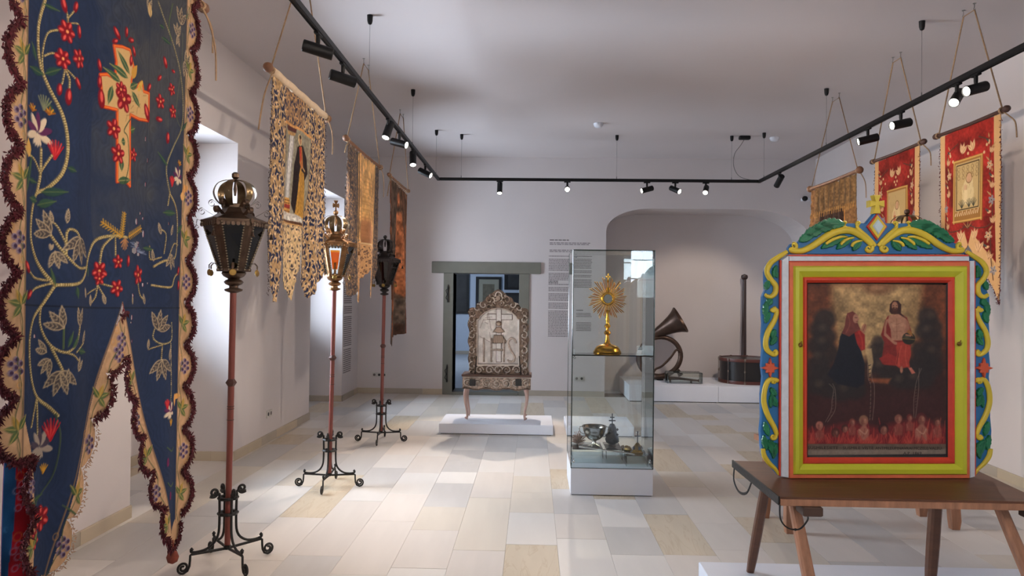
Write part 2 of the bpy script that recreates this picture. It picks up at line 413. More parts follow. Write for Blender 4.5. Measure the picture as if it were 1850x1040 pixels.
def tile_mesh(mi):
    if mi not in unit:
        b = MB(); e = .004; g = .0015
        b.loft([[(g,g,-.03),(1-g,g,-.03),(1-g,1-g,-.03),(g,1-g,-.03)],[(g,g,-.0012),(1-g,g,-.0012),(1-g,1-g,-.0012),(g,1-g,-.0012)],[(g+e,g+e,0),(1-g-e,g+e,0),(1-g-e,1-g-e,0),(g+e,1-g-e,0)]])
        o = b.build('stone_tile', STONES[mi]); unit[mi] = o.data; bpy.data.objects.remove(o)
    return unit[mi]
tiles = []
tr = random.Random(21)
x = -.155-.33*11
while x < 4.75:
    y = WF-.3+tr.random()*.4
    while y < WB:
        Ln = tr.choice((.4, .55, .7, .85, 1.0, 1.2)); y1 = min(y+Ln, WB)
        mi = tr.choices(range(5), (30, 20, 19, 9, 22))[0]
        tiles.append((x, y, y1-y, mi)); y = y1
    x += .33
def tkey(t):
    cx, cy = t[0]+.16, t[1]+t[2]/2
    if cy < 3.2 or cx < -4: return 1e6
    px = 963+cx/cy*1320
    if px < -60 or px > 1910: return 1e6
    return cy
tiles.sort(key=tkey)
rest = MB()
for i, (x, y, l, mi) in enumerate(tiles):
    if i < 290:
        o = bpy.data.objects.new('stone_tile', tile_mesh(mi)); COL.objects.link(o); o.parent = floor; o.location = (x, y, 0); o.scale = (.33, l, 1)
    else:
        g = .0015
        rest.loft([[(x+g,y+g,-.03),(x+.33-g,y+g,-.03),(x+.33-g,y+l-g,-.03),(x+g,y+l-g,-.03)],[(x+g,y+g,0),(x+.33-g,y+g,0),(x+.33-g,y+l-g,0),(x+g,y+l-g,0)]], mi)
tag(rest.build('stone_paving', STONES, floor), kind='stuff')
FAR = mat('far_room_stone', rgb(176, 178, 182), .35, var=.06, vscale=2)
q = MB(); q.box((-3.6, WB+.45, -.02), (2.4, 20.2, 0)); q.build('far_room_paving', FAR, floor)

# ---- ceiling
q = MB(); q.box((-4.6, WF-.4, CEIL), (5.4, WB+.02, CEIL+.25)); struct(q.build('ceiling', CEILM))

# ---- walls
TH = .95
def wall_left():
    q = MB(); x0, x1 = WL-TH, WL; ys = [WF-.4]
    for a, b in NICHE: ys += [a, b]
    ys.append(WB)
    for i in range(0, len(ys), 2): q.box((x0, ys[i], 0), (x1, ys[i+1], CEIL))
    for a, b in NICHE:
        q.box((x0, a, 3.03), (x1, b, CEIL))          # over the niche
        wa, wb = (a+b)/2-.62, (a+b)/2+.62
        q.box((x0, a, 0), (WL-.82, b, 1.05)); q.box((x0, a, 2.85), (WL-.82, b, 3.03))
        q.box((x0, a, 1.05), (WL-.82, wa, 2.85)); q.box((x0, wb, 1.05), (WL-.82, b, 2.85))
    return struct(q.build('wall_left', PLASTER))
wall_left()
q = MB(); ys = [WF-.4, WB]
q.loft([[(RWX(ys[0]), ys[0], 0), (5.4, ys[0], 0), (5.4, WB, 0), (RWX(WB), WB, 0)], [(RWX(ys[0]), ys[0], CEIL), (5.4, ys[0], CEIL), (5.4, WB, CEIL), (RWX(WB), WB, CEIL)]])
struct(q.build('wall_right', PLASTER))
# back wall with the doorway and the arched blind niche
def wall_back():
    q = MB(); y0, y1 = WB, WB+.45
    D0, D1, DT = -1.29, -.225, 1.965
    q.box((-4.6, y0, 0), (D0, y1, CEIL)); q.box((D0, y0, DT), (D1, y1, CEIL))
    A0, A1, TOP, BK = 1.17, 4.44, 3.04, WB+.85
    q.box((D1, y0, 0), (A0, y1, CEIL)); q.box((A1, y0, 0), (5.4, BK, CEIL)); q.box((A0-.3, BK, 0), (5.4, BK+.1, CEIL)); q.box((A0-.3, y1, 0), (A0, BK, CEIL))
    n = 40
    def top(x):
        if x < A0+.72: t = (A0+.72-x)/.72; return TOP-.36*(1-math.sqrt(max(0, 1-t*t)))
        if x > A1-1.0: t = (x-A1+1.0)/1.0; return TOP-.5*(1-math.sqrt(max(0, 1-t*t)))
        return TOP
    xs = [A0+.72*(1-math.cos(PI/2*k/14)) for k in range(15)]+[A1-1.0+1.0*math.sin(PI/2*k/16) for k in range(17)]
    for a, b in zip(xs[:-1], xs[1:]):
        q.add([(a,y0,top(a)),(b,y0,top(b)),(b,y0,CEIL),(a,y0,CEIL),(a,BK,top(a)),(b,BK,top(b)),(b,BK,CEIL),(a,BK,CEIL)], [(0,1,2,3),(4,7,6,5),(0,4,5,1)])
    return struct(q.build('wall_back', PLASTER, smooth=30))
wall_back()
# front wall (behind the viewer) with two windows
q = MB(); wx = [(-1.45, -.35), (2.0, 3.1)]
q.box((-4.6, WF-.4, 0), (wx[0][0], WF, CEIL)); q.box((wx[0][1], WF-.4, 0), (wx[1][0], WF, CEIL)); q.box((wx[1][1], WF-.4, 0), (5.4, WF, CEIL))
for a, b in wx: q.box((a, WF-.4, 0), (b, WF, 1.55)); q.box((a, WF-.4, 2.85), (b, WF, CEIL))
struct(q.build('wall_front', PLASTER))
PANE = glass_mat('window_glass', (.98, .99, 1))
FRAMEW = mat('white_window_paint', rgb(225, 225, 222), .5)
def window(name, cx, cy, cz, w, h, alongy):
    q = MB()
    def bar(a0, a1, z0, z1, d=.03):
        if alongy: q.box((cx-d, cy+a0, z0), (cx+d, cy+a1, z1))
        else: q.box((cx+a0, cy-d, z0), (cx+a1, cy+d, z1))
    z0, z1 = cz-h/2, cz+h/2
    bar(-w/2, -w/2+.06, z0, z1); bar(w/2-.06, w/2, z0, z1); bar(-w/2+.06, w/2-.06, z0, z0+.06); bar(-w/2+.06, w/2-.06, z1-.06, z1); bar(-.035, .035, z0+.06, z1-.06)
    o = struct(q.build(name, FRAMEW))
    for sgn in (-1, 1):
        for k in range(3):
            a0, a1 = (.035, w/2-.06) if sgn > 0 else (-w/2+.06, -.035)
            b0 = z0+.06+k*(h-.12)/3; b1 = b0+(h-.12)/3
            p = MB()
            if alongy: p.box((cx-.003, cy+a0, b0+.012), (cx+.003, cy+a1, b1-.012))
            else: p.box((cx+a0, cy-.003, b0+.012), (cx+a1, cy+.003, b1-.012))
            p.build('pane', PANE, o)
            if k:
                s = MB()
                if alongy: s.box((cx-.014, cy+a0, b0-.012), (cx+.014, cy+a1, b0+.012))
                else: s.box((cx+a0, cy-.014, b0-.012), (cx+a1, cy+.014, b0+.012))
                s.build('muntin', FRAMEW, o)
for i, (a, b) in enumerate(NICHE): window('window_%d' % (i+1), WL-.87, (a+b)/2, 1.95, 1.24, 1.8, True)
for i, (a, b) in enumerate(wx): window('window_%d' % (i+4), (a+b)/2, WF-.2, 2.2, b-a, 1.3, False)

# ---- baseboards: stone pieces, joints between
BST = [mat('skirting_stone_warm', rgb(186, 172, 150), .5, var=.07, vscale=4, objvar=.06), mat('skirting_stone_grey', rgb(168, 158, 144), .5, var=.07, vscale=4, objvar=.06)]
def baseboard(name, runs):
    root = None
    rr = random.Random(len(name))
    for (ax, ay, bx, by) in runs:
        a = Vector((ax, ay)); b = Vector((bx, by)); L = (b-a).length; d = (b-a)/L; n = Vector((d.y, -d.x)); t = 0
        while t < L-.02:
            s = min(L, t+rr.choice((.45, .55, .62, .7))); s = L if L-s < .12 else s
            p, r = a+d*(t+.0015), a+d*(s-.0015); q = MB(); h = .088
            qs = [(p.x, p.y), (r.x, r.y), ((r+n*.016).x, (r+n*.016).y), ((p+n*.016).x, (p+n*.016).y)]
            q2 = [(p.x, p.y), (r.x, r.y), ((r+n*.013).x, (r+n*.013).y), ((p+n*.013).x, (p+n*.013).y)]
            q.loft([[(u, v, 0) for u, v in qs], [(u, v, h-.004) for u, v in qs], [(u, v, h) for u, v in q2]])
            if root is None: root = struct(q.build(name, rr.choice(BST)))
            else: q.build('skirting_stone', rr.choice(BST), root)
            t = s
NX = WL-.82
runs = []
yy = WF
for a, b in NICHE:
    runs += [(WL, yy, WL, a), (WL, a, NX, a), (NX, a, NX, b), (NX, b, WL, b)]; yy = b
runs.append((WL, yy, WL, WB))
baseboard('baseboard_left', runs)
baseboard('baseboard_back', [(WL, WB, -1.45, WB), (-.065, WB, 1.17, WB)])
baseboard('baseboard_right', [(RWX(WB), WB, RWX(WF), WF)])

# ---- doorway: grey painted stone surround, hinges, dark room behind
def doorway():
    q = MB(); q.box((-1.645, WB-.03, 1.965), (.125, WB+.2, 2.15), bev=.006)
    o = struct(q.build('door_1', GREYP))
    q = MB(); q.box((-1.45, WB-.02, 0), (-1.29, WB+.45, 1.965), bev=.005); q.build('door_jamb', GREYP, o)
    q = MB(); q.box((-.225, WB-.02, 0), (-.06, WB+.45, 1.965), bev=.005); q.build('door_jamb', GREYP, o)
    q = MB(); q.box((-1.29, WB-.03, 0), (-.225, WB+.45, .05), bev=.005); q.build('door_sill', GREYP, o)
    for z in (1.62, .33):
        h = MB(); x = -1.375; y = WB-.028
        h.lathe([(.011, -.13), (.016, -.1), (.011, -.07), (.011, .07), (.016, .1), (.011, .13), (.003, .16)], 10, M=Matrix.Translation((x, y, z)))
        h.tube([(x, y, z-.1), (x-.035, y, z-.06), (x-.012, y, z), (x-.035, y, z+.06), (x, y, z+.1)], .007, 6)
        h.build('hinge', IRON, o, smooth=40)
doorway()
# the far room
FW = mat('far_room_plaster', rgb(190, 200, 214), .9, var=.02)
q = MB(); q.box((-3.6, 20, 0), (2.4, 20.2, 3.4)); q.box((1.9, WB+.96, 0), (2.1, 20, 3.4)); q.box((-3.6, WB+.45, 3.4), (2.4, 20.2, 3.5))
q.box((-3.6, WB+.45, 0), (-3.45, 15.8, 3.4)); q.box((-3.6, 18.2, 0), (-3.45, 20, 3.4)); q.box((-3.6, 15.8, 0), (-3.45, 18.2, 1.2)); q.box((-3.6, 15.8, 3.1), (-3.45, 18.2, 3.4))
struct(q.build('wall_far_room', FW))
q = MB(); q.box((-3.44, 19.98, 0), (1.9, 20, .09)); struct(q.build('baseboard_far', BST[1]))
DF = mat('black_picture_frame', rgb(24, 22, 22), .4)
MOUNT = mat('cream_picture_mount', rgb(150, 146, 130), .8, var=.05)
PRINT = mat('brown_old_print', rgb(104, 96, 80), .8, var=.35, vscale=7)
DPNL = mat('dark_old_painting', rgb(44, 42, 42), .5, var=.4, vscale=4)
def picture(x0, x1, y0, y1, label, mount):
    a = P(x0, y1, y=19.96); b = P(x1, y0, y=19.96); w = b.x-a.x; h = b.z-a.z
    t = thing('framed_picture', label, 'picture', (a.x+w/2, 19.995, a.z))
    e = .07; q = MB()
    for (p, r) in (((-w/2, 0), (w/2, e)), ((-w/2, h-e), (w/2, h)), ((-w/2, e), (-w/2+e, h-e)), ((w/2-e, e), (w/2, h-e))): q.box((p[0], -.04, p[1]), (r[0], 0, r[1]))
    q.build('frame', DF, t)
    q = MB(); q.box((-w/2+e, -.015, e), (w/2-e, 0, h-e)); q.build('mount' if mount else 'canvas', MOUNT if mount else DPNL, t)
    if mount: q = MB(); q.box((-w/2+.19, -.02, .2), (w/2-.19, -.015, h-.2)); q.build('print', PRINT, t)
picture(859, 906, 500, 566, 'black framed print with cream mount, hanging in the room through the doorway', True)
picture(790, 848, 486, 566, 'large dark painting beside the doorway hinges, in the room through the doorway', False)
picture(911, 960, 478, 523, 'small dark painting hung high in the room through the doorway', False)
picture(912, 960, 529, 570, 'dark painting hung lower, just above the altar, in the room through the doorway', False)

# ---- wall text panels (thin printed lines, too small to read), sockets, alarm fittings
INK = mat('grey_wall_print', rgb(112, 104, 104), .9)
def wall_text(name, label, mapf, cols, rows, seed, head):
    rr = random.Random(seed); q = MB(); u0, u1, v0, v1 = cols; c = mapf((u0+u1)/2, v0, 0); t = thing(name, label, 'wall text', c)
    pitch = (v1-v0)/rows; blank = set(rr.sample(range(4, rows-2), max(3, rows//9)))
    for r in range(rows):
        v = v1-(r+.5)*pitch
        if r == 1 or r in blank:
            if q.v: q.build('paragraph', INK, t, world=True)
            q = MB(); continue
        u = u0; end = u0+(u1-u0)*(.45 if r in head else rr.uniform(.93, 1)); hh = pitch*(.34 if r in head else .24)
        while u < end:
            w = min(end-u, rr.uniform(.02, .07)*(u1-u0)*1.6)
            a, b = (u, v-hh), (u+w, v+hh); q.add([mapf(a[0], a[1], 0), mapf(b[0], a[1], 0), mapf(b[0], b[1], 0), mapf(a[0], b[1], 0), mapf(a[0], a[1], .001), mapf(b[0], a[1], .001), mapf(b[0], b[1], .001), mapf(a[0], b[1], .001)],
              [(0,3,2,1),(4,5,6,7),(0,1,5,4),(1,2,6,5),(2,3,7,6),(3,0,4,7)]); u += w+.012*(u1-u0)*1.3
    if q.v: q.build('paragraph', INK, t, world=True)
bk = lambda u, v, h: (u, WB-h, v)
wall_text('wall_text', 'wide column of grey printed text on the back wall above its first text column', bk, (.26, .95, 2.32, 2.53), 9, 3, {0})
wall_text('wall_text', 'long narrow column of grey printed text on the back wall beside the doorway', bk, (.25, .60, .95, 2.27), 52, 4, {16, 17})
wall_text('wall_text', 'column of grey printed text on the back wall seen through the glass case', bk, (.66, .95, 1.75, 2.27), 22, 5, set())
wall_text('wall_text', 'short grey text block low on the back wall seen through the glass case', bk, (.70, .95, 1.05, 1.40), 14, 6, {0})
wall_text('wall_text', 'narrow tall column of grey text on the wall beside the second window niche', lambda u, v, h: (WL+h, u, v), (10.92, 11.40, .40, 2.2), 58, 7, {0, 18})
SOCK = mat('socket_plastic', rgb(196, 192, 186), .5)
def socket(label, fn, n):
    q = MB(); w = .08
    t = None
    for k in range(n):
        q.add([fn(k*w-.038, -.04, 0), fn(k*w+.038, -.04, 0), fn(k*w+.038, .04, 0), fn(k*w-.038, .04, 0), fn(k*w-.036, -.038, .01), fn(k*w+.036, -.038, .01), fn(k*w+.036, .038, .01), fn(k*w-.036, .038, .01)], [(0,3,2,1),(4,5,6,7),(0,1,5,4),(1,2,6,5),(2,3,7,6),(3,0,4,7)])
    o = tag(q.build('wall_socket', SOCK, loc=fn(0, -.04, 0)), label, 'socket')
    for k in range(n):
        d = MB(); ring = [[fn(k*w+.021*math.cos(a*PI/6), .021*math.sin(a*PI/6), h) for a in range(12)] for h in (.0095, .0112)]
        d.loft(ring); d.build('socket_insert', DARKSLOT if k else INK, o, world=True)
socket('grey wall socket set low on the back wall behind the third lantern stand', lambda u, v, h: (-2.56+u, WB-h, .30+v), 3)
socket('double wall socket low on the back wall behind the tall glass case', lambda u, v, h: (.72+u, WB-h, .29+v), 2)
socket('double wall socket low on the window wall between the two niches', lambda u, v, h: (WL+h, 7.88-u, .30+v), 2)
def disc_fitting(px, py, label):
    p = P(px, py, z=3.82); q = MB(); q.lathe([(.03, -.055), (.05, -.045), (.062, -.02), (.062, 0)], 20, M=Matrix.Translation((p.x, p.y, CEIL)))
    o = tag(q.build('smoke_detector', WHITE, smooth=40, loc=(p.x, p.y, CEIL-.05)), label, 'smoke detector')
disc_fitting(1081, 227, 'white round smoke detector on the ceiling above the bright lamp')
disc_fitting(1399, 252, 'white round smoke detector on the ceiling beside the track power box')
p = P(1453, 359, y=WB-.1)
t = thing('security_camera', 'small black round security camera on white bracket above the arched niche', 'camera', (p.x, WB, p.z))
q = MB(); q.box((-.02, -.1, -.03), (.1, 0, .02), bev=.006); q.build('bracket', WHITE, t)
q = MB(); q.lathe([(.02, -.05), (.036, -.03), (.042, 0), (.036, .03), (.02, .05)], 16, M=Matrix.Translation((0, -.13, 0)) @ Matrix.Rotation(PI/2, 4, 'X')); q.build('camera_head', BLACK, t, smooth=True)

# ================================================================== TRACK LIGHTING
TX0, TX1, TY, TZ = -1.34, 3.10, 10.15, 3.225
def lighting_track():
    t = thing('lighting_track', 'black lighting track frame hung on thin wires below the ceiling', 'light track', (0, TY, TZ))
    h, w = .02, .018
    for a, b, nm in (((TX0-w, WF+.4, TZ-h), (TX0+w, TY+w, TZ+h), 'rail'), ((TX1-w, WF+.4, TZ-h), (TX1+w, TY+w, TZ+h), 'rail'), ((TX0+w, TY-w, TZ-h), (TX1-w, TY+w, TZ+h), 'rail'), ((TX0+w, .1-w, TZ-h), (TX1-w, .1+w, TZ+h), 'rail')):
        q = MB(); q.box(a, b, bev=.003)
        # conductor groove lips under the rail
        if nm: 
            if b[0]-a[0] < .1: q.box((a[0]+.006, a[1], a[2]-.004), (a[0]+.011, b[1], a[2]+.002)); q.box((b[0]-.011, a[1], a[2]-.004), (b[0]-.006, b[1], a[2]+.002))
        q.build(nm, BLACK, t, world=True)
    WIRE = mat('steel_wire', rgb(120, 118, 118), .4, .8)
    cups = [(TX0, 3.4), (TX0, 5.83), (TX0, 7.95), (TX0, 9.9), (-1.02, TY), (1.14, TY), (2.72, TY), (TX1, 9.95), (TX1, 7.85), (TX1, 5.94), (TX1, 3.4)]
    for x, y in cups:
        q = MB(); q.lathe([(.006, -.075), (.016, -.068), (.022, -.045), (.024, 0)], 14, M=Matrix.Translation((x, y, CEIL))); c = q.build('ceiling_cup', BLACK, t, smooth=40, world=True)
        q = MB(); q.tube([(x, y, TZ+.02), (x, y, CEIL-.07)], .0016, 5); q.tube([(x, y, TZ+.015), (x, y, TZ+.05)], .005, 8); q.build('wire', WIRE, c, world=True)
    q = MB(); q.box((2.82, TY-.035, CEIL-.05), (2.97, TY+.035, CEIL), bev=.008); b = q.build('power_box', BLACK, t, world=True)
    pts = cr([(2.89, TY, CEIL-.05), (2.84, TY, CEIL-.13), (2.76, TY+.0, CEIL-.25), (2.75, TY, CEIL-.42), (2.82, TY, CEIL-.55), (2.95, TY, CEIL-.6), (3.06, TY, TZ+.015)], 8)
    q = MB(); q.tube(pts, .004, 6); q.build('power_cable', mat('grey_cable', rgb(110, 108, 106), .6), b, smooth=True, world=True)
lighting_track()
LENS = mat('lit_lens', rgb(255, 250, 240), .4, emit=((1, .93, .82), 15))
LAB = {
 'a1': 'black track spotlight nearest the blue banner on the window-side rail, turned away',
 'a2': 'second black spotlight from the blue banner on the window-side rail, turned away',
 'a3': 'lit spotlight tilted down on the window-side rail, beside a level spotlight',
 'a4': 'level spotlight on the window-side rail paired with a tilted one, lens towards the room',
 'a5': 'lone steeply tilted lit spotlight near the far end of the window-side rail',
 'a6': 'last level spotlight before the far corner of the window-side rail',
 'b1': 'vertical black spotlight on the cross rail above the doorway and silver altar',
 'b2': 'dazzling spotlight on the cross rail aimed straight at the viewer',
 'b3': 'spotlight on the cross rail above the arched niche, lens towards the windows',
 'b4': 'spotlight on the cross rail above the niche, lens towards the red banners',
 'b5': 'lit spotlight on the cross rail above the drum, facing the viewer',
 'c1': 'dark spotlight nearest the back corner of the banner-side rail, aimed into the niche',
 'c2': 'lit level spotlight above the olive brown banner, second from the back corner',
 'c3': 'lit level spotlight above the smaller red banner, third from the back corner',
 'c4': 'brightly lit spotlight hanging steeply beside a level one above the painted frame',
 'c5': 'level spotlight crossing in front of the steep one above the big red banner',
 'c6': 'lit spotlight on the banner-side rail closest to the viewer, above the painted frame side',
}
AIM = {'b1': (-.45, 8.3, 0), 'b2': (.22, 4, 1.6), 'b3': (-1.64, 8.9, 2.1), 'b4': (3.3, 8.3, 2.1), 'b5': (1.3, 7.0, .9), 'c1': (2.75, 12.3, 1.0)}
EXTRA = [('d1', (.9, .1), (1.6, 3.5, 1.3), 100, 50), ('e1', (0, .1), (-2.6, 7.4, 1.1), 330, 48), ('d2', (3.1, .6), (.9, 3.3, 1.2), 85, 50), ('d3', (3.1, 2.2), (-1.6, 3.0, 1.7), 34, 50), ('d4', (-1.34, -.6), (.6, 4.2, 0), 70, 80)]  # d lamps are added out of view to light the painting, banner and floor
EXL = {'d1': 'added unseen spotlight on the near cross rail, lighting the painted frame', 'e1': 'spotlight on the near cross rail above the viewer, aimed at the window wall', 'd2': 'added unseen spotlight on the banner-side rail, aimed at the wooden table',
 'd3': 'added unseen spotlight on the banner-side rail, aimed at the blue banner', 'd4': 'added unseen spotlight on the window-side rail, aimed at the bare floor'}
for key, (x, y), tgt, watts, cone in SPOTS+EXTRA:
    tgt = Vector(AIM.get(key, tgt)); H = Vector((x, y, SPOT_HINGE_Z)); d = (tgt-H).normalized()
    t = thing('track_spotlight', LAB.get(key) or EXL[key], 'spotlight', (x, y, SPOT_HINGE_Z), 0, 'track spotlights' if key in LAB else 'track spotlights behind the viewer')
    q = MB()
    if key[0] == 'b' or key in ('d1', 'e1'): q.box((-.045, -.015, .088), (.045, .015, .102), bev=.003)
    else: q.box((-.015, -.045, .088), (.015, .045, .102), bev=.003)
    q.build('track_adapter', BLACK, t)
    q = MB(); q.lathe([(.012, .035), (.014, .055), (.014, .089)], 10); q.box((-.008, -.008, .01), (.008, .008, .04)); q.build('stem', BLACK, t, smooth=40)
    RM = d.to_track_quat('Z', 'X').to_matrix().to_4x4(); r = .037; l = SPOT_LEN/2
    q = MB(); q.lathe([(.0, -l), (r*.9, -l), (r, -l+.004), (r, l-.002), (r-.003, l), (r-.005, l-.012), (0, l-.012)], 24, M=RM, caps=False); q.build('lamp_head', BLACK, t, smooth=40)
    q = MB(); q.lathe([(0, l-.0115), (r-.006, l-.0115), (r-.006, l-.009), (0, l-.008)], 20, M=RM, caps=False); q.build('lens', LENS, t)
    ld = bpy.data.lights.new('spot_beam', 'SPOT'); ld.energy = watts; ld.color = SPOTC; ld.spot_size = R_(cone); ld.spot_blend = .55; ld.shadow_soft_size = .014
    lo = bpy.data.objects.new('spot_beam', ld); COL.objects.link(lo); lo.location = H+d*(l+.01); lo.rotation_euler = d.to_track_quat('-Z', 'Y').to_euler()

# ================================================================== BANNERS
def waves(U, V, amp, seed, zt=3.0):
    rr = random.Random(seed); s = 0
    for k in range(4): s = s+math.sin(1)*0+np.sin(U*rr.uniform(9, 26)+V*rr.uniform(-1.2, 1.2)+rr.uniform(0, 6))*rr.uniform(.4, 1)
    return s*amp*np.clip((zt-V)*1.2, .15, 1.6)
def sheet(X0, sgn, amp, seed, zt):
    return lambda U, V, H: (X0+sgn*H+waves(U, V, amp, seed, zt), U, V)
def fringe_mesh(q, path, X0, sgn, amp, seed, zt, length, rad, rr, step=.004, n=3, depth=.012):
    """tufts of short threads standing out around a polyline of the sheet's plane"""
    pts = []; 
    for (a, b) in zip(path[:-1], path[1:]):
        L = math.hypot(b[0]-a[0], b[1]-a[1]); k = max(1, int(L/step))
        if L > .12: continue
        for i in range(k): pts.append((a[0]+(b[0]-a[0])*i/k, a[1]+(b[1]-a[1])*i/k))
    for (u, v) in pts:
        x = X0+float(waves(np.array(u), np.array(v), amp, seed, zt))
        for k in range(n):
            a = rr.uniform(0, 2*PI); l = length*rr.uniform(.5, 1.1); e = rr.uniform(-1, 1)
            p0 = (x+rr.uniform(-depth, depth)*.5, u+rr.uniform(-1, 1)*length*.35, v+rr.uniform(-1, 1)*length*.35)
            p1 = (p0[0]+sgn*abs(e)*depth, p0[1]+math.cos(a)*l, p0[2]+math.sin(a)*l-.2*l)
            d = Vector(p1)-Vector(p0); o = d.orthogonal().normalized()*rad; w = d.cross(o).normalized()*rad
            A, B = Vector(p0), Vector(p1); m = (A+B)/2
            q.add([A+o*.6, A-o*.3+w*.6, A-o*.3-w*.6, m+o*1.2, m-o*.6+w, m-o*.6-w, B], [(0,1,4,3),(1,2,5,4),(2,0,3,5),(3,4,6),(4,5,6),(5,3,6)])
def rod_and_rope(t, X0, y0, y1, z, hooks, mrod, r=.016, tails=((1, .35),), knob=.03, hz=CEIL):
    q = MB(); q.tube([(X0, y0-.05, z), (X0, (y0+y1)/2, z-.008), (X0, y1+.05, z)], r, 10); ro = q.build('rod', mrod, t, smooth=40, world=True)
    for y, sg in ((y0-.05, -1), (y1+.05, 1)):
        q = MB(); q.lathe([(.004, -.03), (knob*.8, -.02), (knob, 0), (knob*.8, .02), (r, .035)], 12, M=Matrix.Translation((X0, y, z)) @ Matrix.Rotation(PI/2*sg, 4, 'X')); q.build('rod_knob', mrod, ro, smooth=True, world=True)
    a, b = hooks; h = hz-.05
    q = MB(); q.tube([(X0, y0-.01, z), (X0, a, h), (X0, b, h), (X0, y1+.01, z)], .0055, 6)
    for y in (y0-.01, y1+.01):
        q.tube([(X0+.02*math.cos(k), y+.004*k/3, z+.02*math.sin(k)) for k in [i*.6 for i in range(24)]], .0055, 6)
    for y, l in tails:
        yy = (y1 if y > 0 else y0); rr = random.Random(int(l*100)); s = 1 if y > 0 else -1
        q.tube(cr([(X0, yy, z), (X0+.02, yy+s*.05, z-.05), (X0+.02, yy+s*(.06+l*.25), z-l*.5), (X0+.01, yy+s*(.07+l*.35), z-l)], 6), .005, 6)
    q.build('rope', ROPE, t, smooth=True, world=True)
    for y in hooks:
        q = MB(); q.tube([(X0, y, hz), (X0, y, hz-.03), (X0, y+.012, hz-.042), (X0, y, hz-.054), (X0, y-.01, hz-.045)], .003, 6); q.lathe([(.012, -.004), (.012, 0)], 10, M=Matrix.Translation((X0, y, hz))); q.build('ceiling_hook', mat('hook_steel', rgb(150, 148, 145), .4, .8), t, world=True)
RODW = mat('brown_rod_wood', rgb(122, 82, 56), .6, var=.3, vscale=12, bump=.2)

